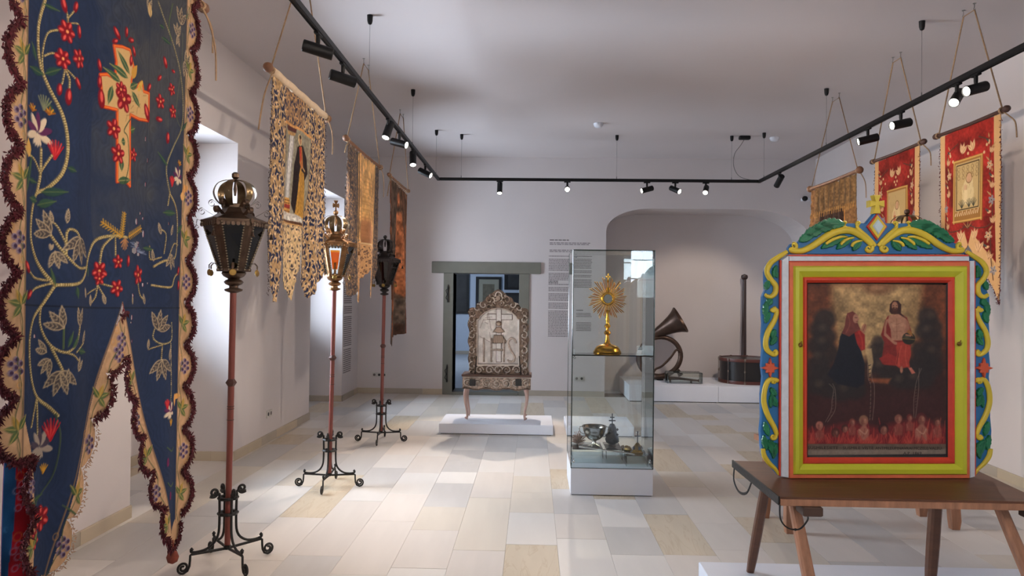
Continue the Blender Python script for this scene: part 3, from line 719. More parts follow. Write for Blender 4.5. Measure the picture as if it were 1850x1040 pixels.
# ------------------------------------------------------------------ the big blue banner
BX = -1.68
def B(px, py): p = P(px, py, x=BX); return (p.y, p.z)
def z1(x, y): return B(x/2.9725, y/2.9714)          # crops of the photograph at the first, second and third heights
def z2(x, y): return B(x/2.9725, 350+y/2.9714)
def z3(x, y): return B(x/2.9725, 690+y/2.9714)
def blue_banner():
    C = Canvas(2.18, 3.66, .30, 3.03, .0032, rgb(182, 146, 112))
    UU, VV = np.meshgrid(C.U, C.V)
    YL, YR, APU, APV, BOT = 2.355, 3.455, 2.925, 1.555, .47
    left = [(YL, 3.03), (YR, 3.03), (YR, BOT+.05), (YR-.06, BOT), (APU, APV), (YL+.10, .42), (YL+.05, .46), (YL+.09, .80), (YL+.07, 1.02), (YL, 1.2)]
    blue = C.inside(left, (0, C.W, 0, C.H))
    NV, NV2 = rgb(36, 48, 74), rgb(60, 62, 68)
    C.c[blue] = NV
    # faded grey brown watered-silk band at the top of the ground, and blotches
    n = vnoise(C.H, C.W, 60, 3)*.6+vnoise(C.H, C.W, 18, 4)*.3+vnoise(C.H, C.W, 7, 5)*.1
    k = np.clip((UU-2.72)/.25, 0, 1)*np.clip((VV-1.7)/.9, 0, 1); k = np.clip(k*.95+(n-.5)*1.4*(k > .02), 0, 1)*blue
    C.c = C.c*(1-k[..., None]*.75)+np.array(rgb(74, 72, 70))*k[..., None]*.75
    moire = np.sin((UU*1.0+.05*np.sin(VV*7)+n*.25)*190)*.5*vnoise(C.H, C.W, 30, 9)
    C.c = C.c*(1+(.13*moire+.16*(n-.5))[..., None])
    C.c[~blue] *= (1+.1*(vnoise(C.H, C.W, 9, 8)-.5))[~blue][:, None]
    # scalloped border: discs along the edges
    discs = []
    pit = .2045
    v = 2.985
    vv = B(0, 433)[1]; offL = (B(4, 433)[1]) ; offL = offL % pit
    z = offL+pit*15
    while z > .5: discs.append((YL+.006+(.085 if z < 1.12 else 0), z, .108 if z > 1.12 else .085, 0)) if z < 3.2 else None; z -= pit
    offR = z2(1000, 470)[1] % pit; z = offR+pit*15
    while z > .5: discs.append((YR+.0, z, .108, 1)) if z < 3.2 else None; z -= pit
    def along(a, b, side, n, r):
        for i in range(n):
            t = (i+.55)/n; discs.append((a[0]+(b[0]-a[0])*t, a[1]+(b[1]-a[1])*t, r, side))
    along((APU+.01, APV-.04), (YR-.06, BOT), 2, 6, .098)
    along((APU-.02, APV-.09), (YL+.07, .46), 3, 6, .098)
    discs.append((YR-.04, BOT, .085, 4)); discs.append((YL+.04, BOT-.02, .085, 4))
    m = blue.copy()
    for (u, w, r, s) in discs:
        rx = r if s < 2 else r*.95
        m |= ((UU-u)/rx)**2+((VV-w)/r)**2 < 1
    # strip of plain border beside the ground
    m |= (UU > YR) & (UU < YR+.045) & (VV > BOT) ; m |= (UU < YL) & (UU > YL-.03) & (VV > 1.15)
    C.mask = m
    # seam lines of border and the cross seam
    for pl in ([(YL, 3.03), (YL, .46)], [(YR, 3.03), (YR, BOT+.05)], [(APU, APV), (YR-.06, BOT)], [(APU, APV), (YL+.07, .42)]): C.stroke(pl, .008, rgb(120, 96, 78), .002)
    C.stroke([z2(115, 595), z2(500, 612), z2(980, 612)], .005, rgb(24, 30, 44))
    for ux in (2.47, 2.62, 3.12, 3.29):                        # vertical creases in the silk, their shade drawn as darker lines
        C.stroke([(ux, 3.0), (ux+.01, 1.6)], .004, rgb(30, 42, 64), alpha=.5)
    # --- embroidery
    GO, GD, GR, GR2 = rgb(128, 110, 70), rgb(190, 172, 122), rgb(44, 74, 60), rgb(84, 100, 62)
    RE, RL, PU, WH, OR = rgb(120, 18, 30), rgb(214, 84, 76), rgb(88, 40, 78), rgb(206, 186, 160), rgb(196, 140, 44)
    def stem(pts, w=.012, c=GO, bd=(.009, GD)): C.stroke(cr(pts, 8), w*.82, c, .0035, beads=bd)
    stem([z1(250, 0), z1(215, 150), z1(225, 330), z1(270, 460), z1(330, 620), z1(350, 780), z1(330, 920), z1(270, 1010), z1(212, 1040), z2(175, 100), z2(165, 230), z2(200, 330), z2(260, 430), z2(300, 490)], .017)
    stem([z2(300, 490), z2(250, 590), z2(180, 680), z2(150, 780), z2(150, 900), z2(170, 1010), z3(210, 80), z3(270, 130), z3(310, 180)], .015)
    stem([z3(210, 80), z3(160, 240)]); stem([z3(210, 80), z3(210, 300), z3(195, 330)])
    stem([z2(300, 490), z2(400, 480), z2(460, 430), z2(490, 330), z2(530, 250), z2(600, 225), z2(670, 235)], .015)
    stem([z2(600, 230), z2(560, 290), z2(547, 400)]); stem([z2(610, 235), z2(610, 330)], .009)
    stem([z2(470, 395), z2(400, 395), z2(340, 330), z2(280, 215)]); stem([z2(340, 320), z2(345, 200), z2(385, 200), z2(410, 240)]); stem([z2(340, 270), z2(310, 180), z2(290, 150)], .008)
    stem([z2(240, 600), z2(235, 700), z2(280, 810), z2(340, 850), z2(390, 800), z2(412, 700)], .011); stem([z2(280, 810), z2(325, 940), z2(330, 970)]); stem([z2(330, 850), z2(380, 870), z2(420, 920)], .008); stem([z2(390, 850), z2(450, 790)], .008)
    stem([z2(330, 830), z2(332, 700)], .008, GR2, None)
    stem([z1(212, 1040), z1(235, 940), z1(238, 800)], .016); stem([z1(235, 930), z1(200, 860), z1(155, 830)], .011); stem([z1(240, 920), z1(290, 830)], .011)
    stem([z1(245, 390), z1(240, 290), z1(265, 180), z1(320, 160)], .009); stem([z1(250, 300), z1(290, 285), z1(325, 310)], .009); stem([z1(340, 370), z1(360, 430), z1(355, 500)], .012); stem([z1(340, 370), z1(330, 440), z1(317, 470)], .008); stem([z1(345, 370), z1(380, 410), z1(405, 445)], .009)
    stem([z1(355, 150), z1(355, 90), z1(345, 40)], .01); stem([z1(355, 100), z1(395, 50)], .008); stem([z1(360, 125), z1(410, 130), z1(415, 180)], .007)
    stem([z2(270, 465), z2(200, 450), z2(150, 410)], .01); stem([z2(290, 480), z2(200, 510), z2(160, 540)], .01)
    stem([z1(900, 1040), z1(885, 900), z1(920, 790), z1(975, 690), z1(985, 560), z1(968, 400), z1(930, 250), z1(880, 100), z1(850, 10)], .011, rgb(112, 104, 80), (.01, rgb(150, 140, 104)))
    stem([z1(975, 690), z1(940, 600), z1(975, 350), z1(980, 180)], .006, rgb(88, 92, 78), None); stem([z1(915, 220), z1(905, 130), z1(925, 20)], .006, GR2, None)
    stem([z2(900, 0), z2(945, 100), z2(950, 250), z2(930, 340), z2(870, 360), z2(830, 390)], .013); stem([z2(900, -10), z2(890, 60)], .009)
    stem([z2(860, 340), z2(815, 350), z2(812, 280)], .008); stem([z2(870, 320), z2(880, 220), z2(860, 190)], .007); stem([z2(890, 340), z2(920, 270), z2(960, 275)], .007)
    stem([z2(820, 490), z2(900, 500), z2(925, 450), z2(960, 430)], .011); stem([z2(745, 470), z2(760, 540), z2(790, 570)], .009); stem([z2(540, 480), z2(530, 550), z2(505, 590)], .009); stem([z2(540, 490), z2(570, 560)], .008); stem([z2(550, 480), z2(600, 500)], .009); stem([z2(530, 510), z2(480, 540)], .006)
    stem([z2(905, 690), z2(905, 780), z2(860, 805), z2(825, 770), z2(840, 690)], .009, rgb(110, 104, 78)); stem([z2(860, 810), z2(855, 900)], .007); stem([z2(900, 800), z2(905, 1040), z3(900, 110)], .008, rgb(98, 92, 72)); stem([z2(860, 810), z2(805, 835)], .006)
    stem([z3(880, 350), z3(915, 370), z3(935, 350)], .006, GR2, None); stem([z3(885, 540), z3(910, 560), z3(935, 540)], .006, GR2, None)
    stem([z3(300, 170), z3(320, 300), z3(290, 500), z3(200, 640), z3(90, 780)], .007, rgb(70, 84, 62), None)
    for a, b, w in (((205, 320), (175, 225), .012), ((245, 400), (160, 355), .014), ((255, 395), (325, 370), .014), ((880, 150), (860, 135), .01), ((870, 200), (915, 240), .01), ((175, 830), (130, 1040), .012), ((260, 540), (300, 610), .01), ((350, 900), (390, 920), .012), ((240, 1030), (350, 1030), .016), ((890, 890), (850, 815), .01), ((980, 700), (1010, 655), .01), ((1000, 100), (1020, 40), .006), ((240, 20), (320, 60), .008), ((150, 960), (215, 980), .01)):
        C.leaf(z1(*a), z1(*b), w, rgb(40, 66, 60), GR2)
    for a, b, w in (((220, 60), (305, 40), .016), ((215, 40), (160, 20), .014), ((300, 490), (285, 400), .008), ((870, 100), (935, 105), .014), ((950, 210), (990, 170), .014), ((390, 500), (400, 560), .014), ((400, 840), (465, 850), .012), ((350, 820), (372, 740), .01), ((370, 830), (400, 760), .008), ((490, 440), (480, 370), .006), ((780, 290), (830, 300), .01)):
        C.leaf(z2(*a), z2(*b), w, rgb(46, 72, 60), GR2)
    for a, b, w in (((140, 670), (200, 655), .012), ((170, 640), (240, 600), .008), ((330, 660), (440, 745), .004)): C.leaf(z3(*a), z3(*b), w, rgb(46, 72, 60), GR2)
    # golden palm sprig in the middle
    for a, b in (((640, 230), (555, 150)), ((640, 220), (655, 100)), ((680, 230), (765, 185))):
        p0, p1 = Vector(z2(*a)), Vector(z2(*b)); d = p1-p0; nn = Vector((-d.y, d.x)).normalized()
        C.stroke([tuple(p0), tuple(p1)], .006, OR, .004)
        for i in range(9):
            pp = p0+d*(i/9)
            for s in (-1, 1): C.stroke([tuple(pp), tuple(pp+d*.09+nn*.014*s)], .005, rgb(176, 136, 56), .003)
    for k in range(7): C.stroke([z2(655, 240), (z2(655, 240)[0]+.03*math.cos(-.3-.4*k), z2(655, 240)[1]+.045*math.sin(-.3-.4*k))], .006, rgb(170, 120, 80), .003)
    # the cross
    cross = [z1(*p) for p in ((608, 245), (650, 250), (692, 268), (712, 355), (698, 440), (720, 470), (762, 440), (770, 490), (802, 500), (800, 648), (745, 640), (690, 615), (688, 1000), (655, 965), (618, 975), (622, 590), (560, 572), (552, 500), (543, 400), (575, 398), (612, 420), (620, 330))]
    C.poly(cross, rgb(196, 160, 108), .003); C.stroke(cross+[cross[0]], .013, rgb(196, 62, 30), .004); C.stroke(cross+[cross[0]], .005, rgb(228, 122, 50), .0045)
    for a, b in (((640, 440), (560, 360)), ((680, 420), (590, 340)), ((690, 400), (625, 270)), ((700, 490), (750, 580)), ((690, 470), (735, 450)), ((600, 460), (580, 560)), ((640, 850), (640, 920)), ((620, 970), (690, 965)), ((660, 760), (640, 760)), ((690, 700), (720, 690))): C.leaf(z1(*a), z1(*b), .016, rgb(60, 86, 60), rgb(150, 140, 90))
    C.leaf(z1(700, 420), z1(735, 350), .02, rgb(190, 140, 60)); C.leaf(z1(735, 490), z1(765, 430), .014, rgb(200, 160, 70))
    for i in range(26):
        a = RND.uniform(0, 6); p = z1(RND.uniform(625, 790), RND.uniform(470, 620)); C.stroke([p, (p[0]+.03*math.cos(a), p[1]+.03*math.sin(a))], .003, rgb(128, 104, 66), .003)
    C.stroke(cr([z1(655, 985), z1(680, 880), z1(675, 740), z1(655, 700), z1(690, 640)], 6), .005, rgb(52, 70, 50), .004)
    def fl(p, r, n=5, c1=RE, c2=RL, rot=None): C.petals(p[0], p[1], r, n, c1, c2, .004, rot if rot is not None else RND.uniform(0, 2), .36, rgb(230, 150, 90))
    for x, y, r in ((350, 170, .036), (330, 315, .032), (410, 315, .032), (655, 530, .05), (605, 690, .036), (625, 825, .036), (710, 830, .026), (860, 545, .03), (915, 480, .026), (920, 600, .028), (640, 480, .03)): fl(z1(x, y), r*1.12, 6 if x < 500 else 5)
    for x, y, r in ((545, 415, .036), (615, 505, .032), (745, 435, .038), (620, 365, .026), (545, 455, .024)): fl(z2(x, y), r*1.1)
    for x, y, r in ((225, 730, .045), (170, 850, .034)): fl(z3(x, y), r, 6)
    def bud(p, r, a, c1=RE, c2=RL): C.ell(p[0], p[1], r, r*.5, c1, .004, rot=a); C.ell(p[0]+r*.2*math.cos(a), p[1]+r*.2*math.sin(a), r*.55, r*.22, c2, .004, rot=a)
    for x, y, r, a in ((355, 520, .028, 1.5), (317, 480, .02, 1.5), (405, 447, .022, 2.3), (338, 25, .025, 1.9), (397, 38, .022, 1.2), (415, 170, .022, 1.7), (625, 178, .026, 2.4), (675, 172, .02, 1.5), (615, 220, .018, .5), (700, 215, .02, .3), (715, 275, .02, 2), (697, 325, .022, 1.4), (541, 350, .022, 1.9), (541, 440, .022, 1.6), (550, 530, .034, 1.7), (803, 470, .022, 1), (790, 605, .036, 2.1), (893, 740, .024, 1.5), (855, 640, .022, .1), (857, 418, .018, .8), (885, 335, .024, 2), (925, 383, .014, 0)): bud(z1(x, y), r*1.1, a)
    for x, y, a in ((135, 392, 2.2), (150, 540, .6), (965, 415, 1.2), (968, 490, 1.6), (675, 360, 1.5)): bud(z2(x, y), .024, a)
    for x, y in ((905, 610), (885, 430)): bud(z3(x, y), .02, 1.5, rgb(120, 40, 80), PU)
    def big(p, r, c1=PU, c2=WH):
        for k in range(7):
            a = PI/2+(k-3)*.62; C.ell(p[0]+math.cos(a)*r*.6, p[1]+math.sin(a)*r*.6, r*.5, r*.2, c1 if k % 2 else c2, .004, rot=a)
        for k in range(4): a = -1.1-k*.35; C.ell(p[0]+math.cos(a)*r*.35, p[1]+math.sin(a)*r*.35, r*.35, r*.12, c2, .004, rot=a)
    big(z1(215, 715), .066); big(z1(950, 955), .05); big(z3(222, 350), .062, rgb(70, 60, 74), rgb(150, 136, 124)); big(z3(895, 160), .048)
    for p, r in ((z1(300, 810), .05), (z1(912, 975), .034), (z3(280, 265), .06), (z3(880, 120), .03)):
        for k in range(7): a = PI/2+(k-3)*.33; C.stroke([(p[0], p[1]-r*.5), (p[0]+r*.75*math.sin(a-PI/2), p[1]+r*.75*math.cos(a-PI/2))], .011, (rgb(166, 26, 40), rgb(206, 62, 60))[k % 2], .004, taper=.6)
    C.leaf(z1(150, 840), z1(148, 740), .02, rgb(190, 150, 80), rgb(220, 170, 90))
    for x, y in ((180, 590), (275, 610), (965, 885)):
        for k in range(5): a = .3+k*.6; p = z1(x, y); C.stroke([p, (p[0]+.026*math.cos(a), p[1]+.022*math.sin(a))], .01, OR if k % 2 else rgb(150, 90, 30), .003, taper=.5)
    for x, y in ((245, 480), (905, 230)):
        for k in range(5): a = PI/2-.8+k*.35; p = z3(x, y) if y < 400 and x > 500 else z3(245, 485); C.stroke([p, (p[0]+.03*math.cos(a), p[1]+.03*math.sin(a))], .008, OR, .003, taper=.5)
    for k in range(6): a = PI/2-.7+k*.26; p = z1(250, 590); C.stroke([p, (p[0]+.05*math.cos(a), p[1]+.05*math.sin(a))], .005, rgb(120, 124, 96), .003)
    # couched silver outline tulips
    OL = rgb(170, 150, 120)
    def tulip(p, a, r, n=3):
        for k in range(n):
            b = a+(k-(n-1)/2)*.62; C.leaf(p, (p[0]+r*math.cos(b), p[1]+r*math.sin(b)), r*.17, rgb(72, 66, 66), None, .002, OL)
    for x, y, a, r, n in ((285, 215, 2.6, .085, 3), (410, 235, -1.7, .1, 4), (345, 155, 1.5, .05, 1), (290, 155, 1.8, .04, 1), (300, 310, -1.3, .06, 3), (285, 300, 1.5, .02, 2), (330, 720, 2.3, .08, 3), (412, 710, 1.5, .07, 2), (325, 950, -1.6, .09, 4), (265, 850, 2.6, .06, 2), (280, 890, -2.3, .06, 3), (405, 950, -.3+1.4, .05, 2), (440, 810, 1.2, .055, 1), (845, 730, 1.1, .09, 4), (860, 890, -1.6, .095, 4), (905, 325, -1.6, .07, 3), (860, 215, 1.9, .05, 1), (905, 220, 1.2, .05, 1), (830, 360, 1.8, .05, 1), (505, 600, 1.6, .04, 1), (570, 590, 1.9, .04, 1), (470, 555, 1.8, .035, 1), (790, 590, 1.9, .045, 1), (710, 590, 1.7, .035, 1), (805, 830, 1.5, .04, 1), (895, 890, 1.5, .05, 1), (425, 510, 1.5, .0, 0)):
        if n: tulip(z2(x, y), a, r, n)
    for x, y, a, r, n in ((970, 130, 1.5, .08, 3), (1010, 110, 1.5, .05, 1), (955, 195, 1.8, .06, 3), (955, 190, -1.6, .05, 2), (1000, 350, 1.0, .07, 3), (990, 330, -1.2, .07, 2), (1020, 175, 1.5, .035, 2), (1020, 15, 1.5, .03, 1), (800, 60, 1.5, .06, 2)): tulip(z1(x, y), a, r, n)
    for x, y, a, r, n in ((345, 20, 1.8, .06, 2),): tulip(z3(x, y), a, r, n)
    C.leaf(z1(810, 95), z1(800, 10), .018, rgb(190, 160, 110), rgb(120, 90, 60)); C.leaf(z1(1015, 1000), z1(985, 1040), .02, rgb(210, 150, 90)); C.leaf(z3(945, 60), z3(945, 130), .016, rgb(206, 150, 84)); C.leaf(z3(940, 80), z3(985, 70), .014, rgb(206, 150, 84)); C.leaf(z2(975, 10), z2(1005, 20), .02, rgb(210, 160, 100))
    # border embroidery: wavy stem, grapes, leaves, curls
    TW = rgb(72, 82, 58)
    def grapes(u, v, s=1):
        for k, (a, b) in enumerate(((0, 0), (.02, .012), (-.018, .014), (.022, -.014), (-.016, -.016), (.002, -.03), (.002, .026))): C.ell(u+a*s, v+b*s, .0105, .0105, rgb(64, 44, 70), .005); C.ring(u+a*s, v+b*s, .009, .0035, rgb(150, 138, 160), .005); 
        C.ring(u-.03, v+.045, .012, .003, rgb(190, 136, 70), .003); C.ring(u+.02, v-.058, .011, .003, rgb(190, 136, 70), .003)
    def trefoil(u, v, s):
        for a, c in ((.2, GR2), (1.1, rgb(160, 128, 60)), (-.9, GR2), (2.2, rgb(74, 92, 52))): C.leaf((u-.02*s, v), (u-.02*s+.055*math.cos(a)*s, v+.055*math.sin(a)), .012, c, rgb(170, 150, 90), .003)
    for i, (u, v, r, s) in enumerate(discs):
        if s == 0: (grapes if i % 2 else lambda a, b: trefoil(a, b, -1))(u-.045, v)
        elif s == 1: (grapes if i % 2 else lambda a, b: trefoil(a, b, 1))(u+.05, v)
        elif s == 2: (grapes if i % 2 else lambda a, b: trefoil(a, b, -1))(u-.055, v-.02)
        elif s == 3: (grapes if i % 2 else lambda a, b: trefoil(a, b, 1))(u+.045, v-.02)
    for x0, off, s in ((YL, -.022, -1), (YR, .022, 1)):
        pts = [(x0+off+.012*math.sin(z*2*PI/pit*1), z) for z in np.arange(.5, 3.0, .02)]; C.stroke(pts, .004, TW, .002)
        C.stroke([(x0+off*.6+.010*math.sin(z*2*PI/pit+2), z) for z in np.arange(.5, 3.0, .02)], .003, TW, .002)
    for a, b, s in (((APU, APV-.05), (YR-.07, BOT), -1), ((APU, APV-.1), (YL+.08, .46), 1)):
        C.stroke([(a[0]+(b[0]-a[0])*t+s*(.02+.012*math.sin(t*34)), a[1]+(b[1]-a[1])*t) for t in np.arange(0, 1, .02)], .004, TW, .002)
    # worn holes near the middle
    for x, y, ru, rv in ((735, 148, .010, .012), (780, 215, .008, .014), (760, 105, .004, .006), (778, 132, .005, .004), (735, 275, .02, .010), (722, 305, .024, .012), (750, 325, .012, .006), (745, 262, .016, .004), (705, 662, .006, .01), (712, 545, .008, .006), (780, 488, .006, .006), (200, 765, .008, .005), (700, 690, .008, .003), (805, 480, .003, .003), (893, 160, .003, .005), (708, 790, .004, .006)):
        u, v = z2(x, y); C.mask &= ~(((UU-u)/ru)**2+((VV-v)/rv)**2+.5*(vnoise(C.H, C.W, 3, 2)-.5) < 1)
    for x, y in ((800, 860), (790, 990), (788, 745)):
        u, v = z1(x, y); C.mask &= ~(((UU-u)/.004)**2+((VV-v)/.008)**2 < 1)
    for k in range(16):
        a = z2(690+k*5, 265+k*4+RND.uniform(-12, 12)); C.stroke([a, (a[0]+.05, a[1]+RND.uniform(-.006, .006))], .003, rgb(140, 150, 176), .001)
    t = thing('church_banner', 'large dark blue embroidered church banner with scalloped fringed edges and split tail', 'banner', (BX, 2.9, .33), 0, 'processional church banners')
    amp, sd, zt = .006, 5, 3.0
    fnb = sheet(BX, 1, amp, sd, zt)
    C.build('cloth', CLOTH, fnb, t, thick=.003, back=rgb(120, 30, 36))
    # maroon looped fringe along every scallop
    rr = random.Random(3); q = MB(); q2 = MB()
    INSIDE = lambda u, v: C.mask[min(C.H-1, max(0, int((v-C.v0)/C.res))), min(C.W-1, max(0, int((u-C.u0)/C.res)))]
    for i, (u, v, r, s) in enumerate(discs):
        pts = []
        for k in range(73):
            a = 2*PI*k/72; pu, pv = u+(r+.001)*math.cos(a)*(1 if s < 2 else .95), v+(r+.001)*math.sin(a)
            ok = not INSIDE(u+(r+.008)*math.cos(a), v+(r+.008)*math.sin(a)) and pv < 3.05
            if ok: pts.append((pu, pv))
        lone = s == 3 and v < 1.05
        if pts: fringe_mesh(q2 if lone else q, pts, BX+.004, 1, amp, sd, zt, .012 if lone else .024, .002 if lone else .0028, rr, step=.0045 if not lone else .006, n=7 if not lone else 2)
    q.build('fringe', mat('maroon_fringe', rgb(72, 14, 24), .9, var=.7, vscale=70), t, world=True)['kind'] = 'stuff'
    q2.build('fringe', mat('tan_fringe', rgb(176, 140, 112), .9, var=.2, vscale=70), t, world=True)['kind'] = 'stuff'
    # tassel at the tip
    ball = MB(); ball.lathe([(.003, .05), (.006, .0), (.02, -.008), (.028, -.03), (.022, -.052), (.004, -.062)], 16, M=Matrix.Translation((BX, YR-.05, .385))); ball.build('tassel', mat('tassel_brown', rgb(112, 50, 34), .9, var=.3, vscale=50), t, smooth=True, world=True)
    # rolled-over corner by the rod end, red lining hanging behind at the near side
    L2 = Canvas(2.385, 2.55, .5, 1.22, .004, rgb(168, 32, 44))
    U2, V2 = np.meshgrid(L2.U, L2.V)
    L2.c[U2 < 2.418+.01*np.sin(V2*9)] = rgb(40, 92, 140); L2.grain(.2, 12, 4)
    for k in range(5):
        cu, cv = 2.56, .42+k*.2045+.05; L2.stroke([(cu-.0+.07*math.cos(a), cv+.105*math.sin(a)) for a in np.linspace(PI*.55, PI*1.45, 14)], .016, rgb(214, 176, 184), .004)
        for a, b in ((0, 0), (.03, .01), (-.02, .02), (.0, .035), (.03, .04), (-.01, -.03)): L2.ring(2.445+a*.8, cv+.02+b*1.2, .011, .004, rgb(176, 160, 190), .004)
        L2.ring(2.44, cv+.09, .014, .004, rgb(206, 120, 60), .003)
    L2.build('red_lining', CLOTH, lambda U, V, H: (BX-.06+H+.012*np.sin(U*30+V*3)-.05*(1.25-V)*.0, U, V), t, thick=.003, back=rgb(120, 30, 36))
    rod_and_rope(t, BX-.01, 2.36, 3.60, 3.045, (2.9, 3.1), RODW, .016, ((1, .33), (1, .2)), .028)
blue_banner()

# ------------------------------------------------------------------ the other window-side banners
LX = -1.64
def BL(px, py): p = P(px, py, x=LX); return (p.y, p.z)
def brocade(C, m, ground, flower, edge, pitch, seed, dens=1.0, lw=.006):
    rr = random.Random(seed); ref = C.c.copy(); C.c[:] = np.where(m[..., None], np.array(ground), C.c)
    us = np.arange(C.U[0], C.U[-1], pitch); vs = np.arange(C.V[0], C.V[-1], pitch)
    for j, v in enumerate(vs):
        for u in us:
            a = u+rr.uniform(-.2, .2)*pitch+(j % 2)*pitch*.5; b = v+rr.uniform(-.2, .2)*pitch; r = pitch*.36*rr.uniform(.8, 1.15)*dens; th = rr.uniform(0, 6)
            for k in range(4):
                t = th+k*PI/2+rr.uniform(-.4, .4); l = r*rr.uniform(.75, 1.35); C.leaf((a, b), (a+math.cos(t)*l, b+math.sin(t)*l), r*rr.uniform(.26, .42), flower, None, .0015)
            C.stroke([(a-r*.5*math.cos(th), b-r*.5*math.sin(th)), (a, b), (a+r*.6*math.cos(th+.6), b+r*.6*math.sin(th+.6))], lw*.8, edge, .002); C.ell(a, b, r*.16, r*.16, edge, .002)
            for k in range(4):
                t = th+k*1.57+.8+rr.uniform(-.3, .3); c = (a+math.cos(t)*pitch*.52, b+math.sin(t)*pitch*.52)
                C.stroke([(x, y) for x, y in spiral(c[0], c[1], pitch*.17, pitch*.03, t, 1.1, 10)], lw, edge, .002)
                C.leaf(c, (c[0]+math.cos(t+1.2)*pitch*.3, c[1]+math.sin(t+1.2)*pitch*.3), pitch*.07, flower, None, .0015)
    C.c = np.where(m[..., None], C.c, ref)
def ragged(C, m, amt, seed):
    n = vnoise(C.H, C.W, 5, seed); n2 = vnoise(C.H, C.W, 14, seed+1)
    return m & (n*.6+n2*.4 > -1)
def outline_mask(C, pts, wob, seed):
    """polygon mask with a worn, wavering outline"""
    UU, VV = np.meshgrid(C.U, C.V); r = vnoise(C.H, C.W, 6, seed)-.5; r2 = vnoise(C.H, C.W, 6, seed+7)-.5
    m = C.inside(pts, (0, C.W, 0, C.H)); iu = np.clip(np.arange(C.W)[None, :]+(r*wob/C.res).astype(int), 0, C.W-1); iv = np.clip(np.arange(C.H)[:, None]+(r2*wob/C.res).astype(int), 0, C.H-1)
    return m[iv, iu]
def zz(x0, y0, s): return lambda x, y: BL(x0+x/s, y0+y/s)
b6 = zz(480, 120, 2.4186)
def brocade_banner():
    C = Canvas(4.38, 5.76, 1.50, 2.99, .0045, rgb(196, 160, 116))
    UU, VV = np.meshgrid(C.U, C.V); Y0, Y1 = 4.50, 5.64
    ztop = 2.965
    xs = lambda x: b6(x, 500)[0]
    out = [(Y0, ztop), (Y1, ztop), (Y1+.01, 1.72), (b6(203, 0)[0], 1.56), (b6(172, 0)[0], 1.73), (b6(158, 0)[0], 2.0), (b6(148, 0)[0], 1.80), (b6(127, 0)[0], 1.56), (b6(98, 0)[0], 1.68), (b6(83, 0)[0], 1.9), (b6(70, 0)[0], 1.66), (b6(60, 0)[0], 1.54), (Y0+.07, 1.55), (Y0+.03, 1.66), (Y0-.02, 1.85)]
    C.mask = outline_mask(C, out, .03, 4)
    NAVY, TAN, LT = rgb(38, 44, 72), rgb(202, 166, 120), rgb(222, 190, 146)
    ya, yb = b6(90, 0)[0], b6(166, 0)[0]
    side = (UU < ya) | (UU > yb)
    brocade(C, side, rgb(176, 142, 102), NAVY, LT, .105, 5, 1.2, .009)
    brocade(C, ~side & (VV > 2.55), rgb(150, 118, 90), rgb(66, 62, 78), rgb(206, 160, 108), .105, 6, 1.1, .009)
    brocade(C, ~side & (VV <= 2.55), rgb(214, 182, 136), rgb(74, 64, 72), rgb(226, 196, 150), .095, 7, .85, .011)
    # painted picture: column and robed saint
    G = lambda x, y: b6(x, y)
    pic = [G(90, 240), G(120, 262), G(165, 285), G(197, 312), G(196, 420), G(188, 560), G(166, 705), G(120, 690), G(73, 675), G(80, 500), G(86, 380)]
    C.poly(pic, rgb(150, 142, 122), .002)
    bb = (0, C.W, 0, C.H); ins = C.inside(pic, bb); nz = vnoise(C.H, C.W, 20, 9); C.c = np.where(ins[..., None], C.c*(1+.22*(nz-.5))[..., None], C.c)
    C.poly([G(94, 250), G(132, 272), G(130, 292), G(98, 276)], rgb(88, 52, 50), .003); C.poly([G(96, 278), G(128, 292), G(124, 306), G(100, 296)], rgb(180, 140, 90), .003)
    C.poly([G(106, 300), G(124, 304), G(106, 575), G(84, 572)], rgb(206, 202, 196), .003); C.stroke([G(107, 300), G(88, 572)], .012, rgb(126, 120, 120)); C.stroke([G(122, 304), G(104, 574)], .008, rgb(110, 100, 100))
    C.poly([G(84, 570), G(106, 574), G(110, 600), G(108, 640), G(74, 628), G(80, 595)], rgb(214, 160, 84), .003); C.poly([G(82, 598), G(109, 604), G(109, 622), G(78, 614)], rgb(150, 54, 48), .003)
    for a in (580, 592, 628): C.stroke([G(80, a), G(108, a+6)], .006, rgb(120, 70, 40))
    C.poly([G(74, 628), G(112, 642), G(168, 655), G(168, 700), G(74, 668)], rgb(196, 188, 176), .002)
    for k in range(5): C.poly([G(80+k*18, 650+k*6), G(90+k*18, 645+k*6), G(92+k*18, 672+k*6)], rgb(232, 226, 214))
    C.poly([G(74, 664), G(168, 690), G(167, 706), G(73, 680)], rgb(96, 64, 46))
    BK, OC = rgb(44, 34, 34), rgb(196, 146, 66)
    C.poly([G(134, 352), G(148, 340), G(166, 352), G(182, 400), G(186, 470), G(176, 500), G(174, 660), G(150, 640), G(120, 640), G(112, 600), G(122, 430)], BK, .003)
    C.poly([G(144, 440), G(158, 450), G(172, 470), G(176, 540), G(172, 668), G(150, 664), G(122, 645), G(132, 540), G(138, 470)], OC, .003)
    for k in range(6): C.stroke([G(146+k*4, 465), G(130+k*8, 640)], .006, rgb(150, 104, 44))
    C.poly([G(143, 350), G(154, 352), G(164, 440), G(150, 452), G(140, 420)], rgb(176, 110, 60), .003); C.poly([G(140, 352), G(150, 350), G(152, 400), G(144, 420)], rgb(190, 72, 50), .003)
    C.stroke([G(150, 452), G(172, 462)], .016, BK); C.stroke([G(160, 440), G(176, 458)], .014, rgb(200, 160, 110))
    p = G(146, 322); C.ell(p[0], p[1], .045, .04, rgb(210, 180, 130), .003); C.ell(p[0], p[1], .024, .032, rgb(176, 130, 100), .004); C.ell(p[0], p[1]+.02, .024, .014, rgb(60, 46, 40), .004)
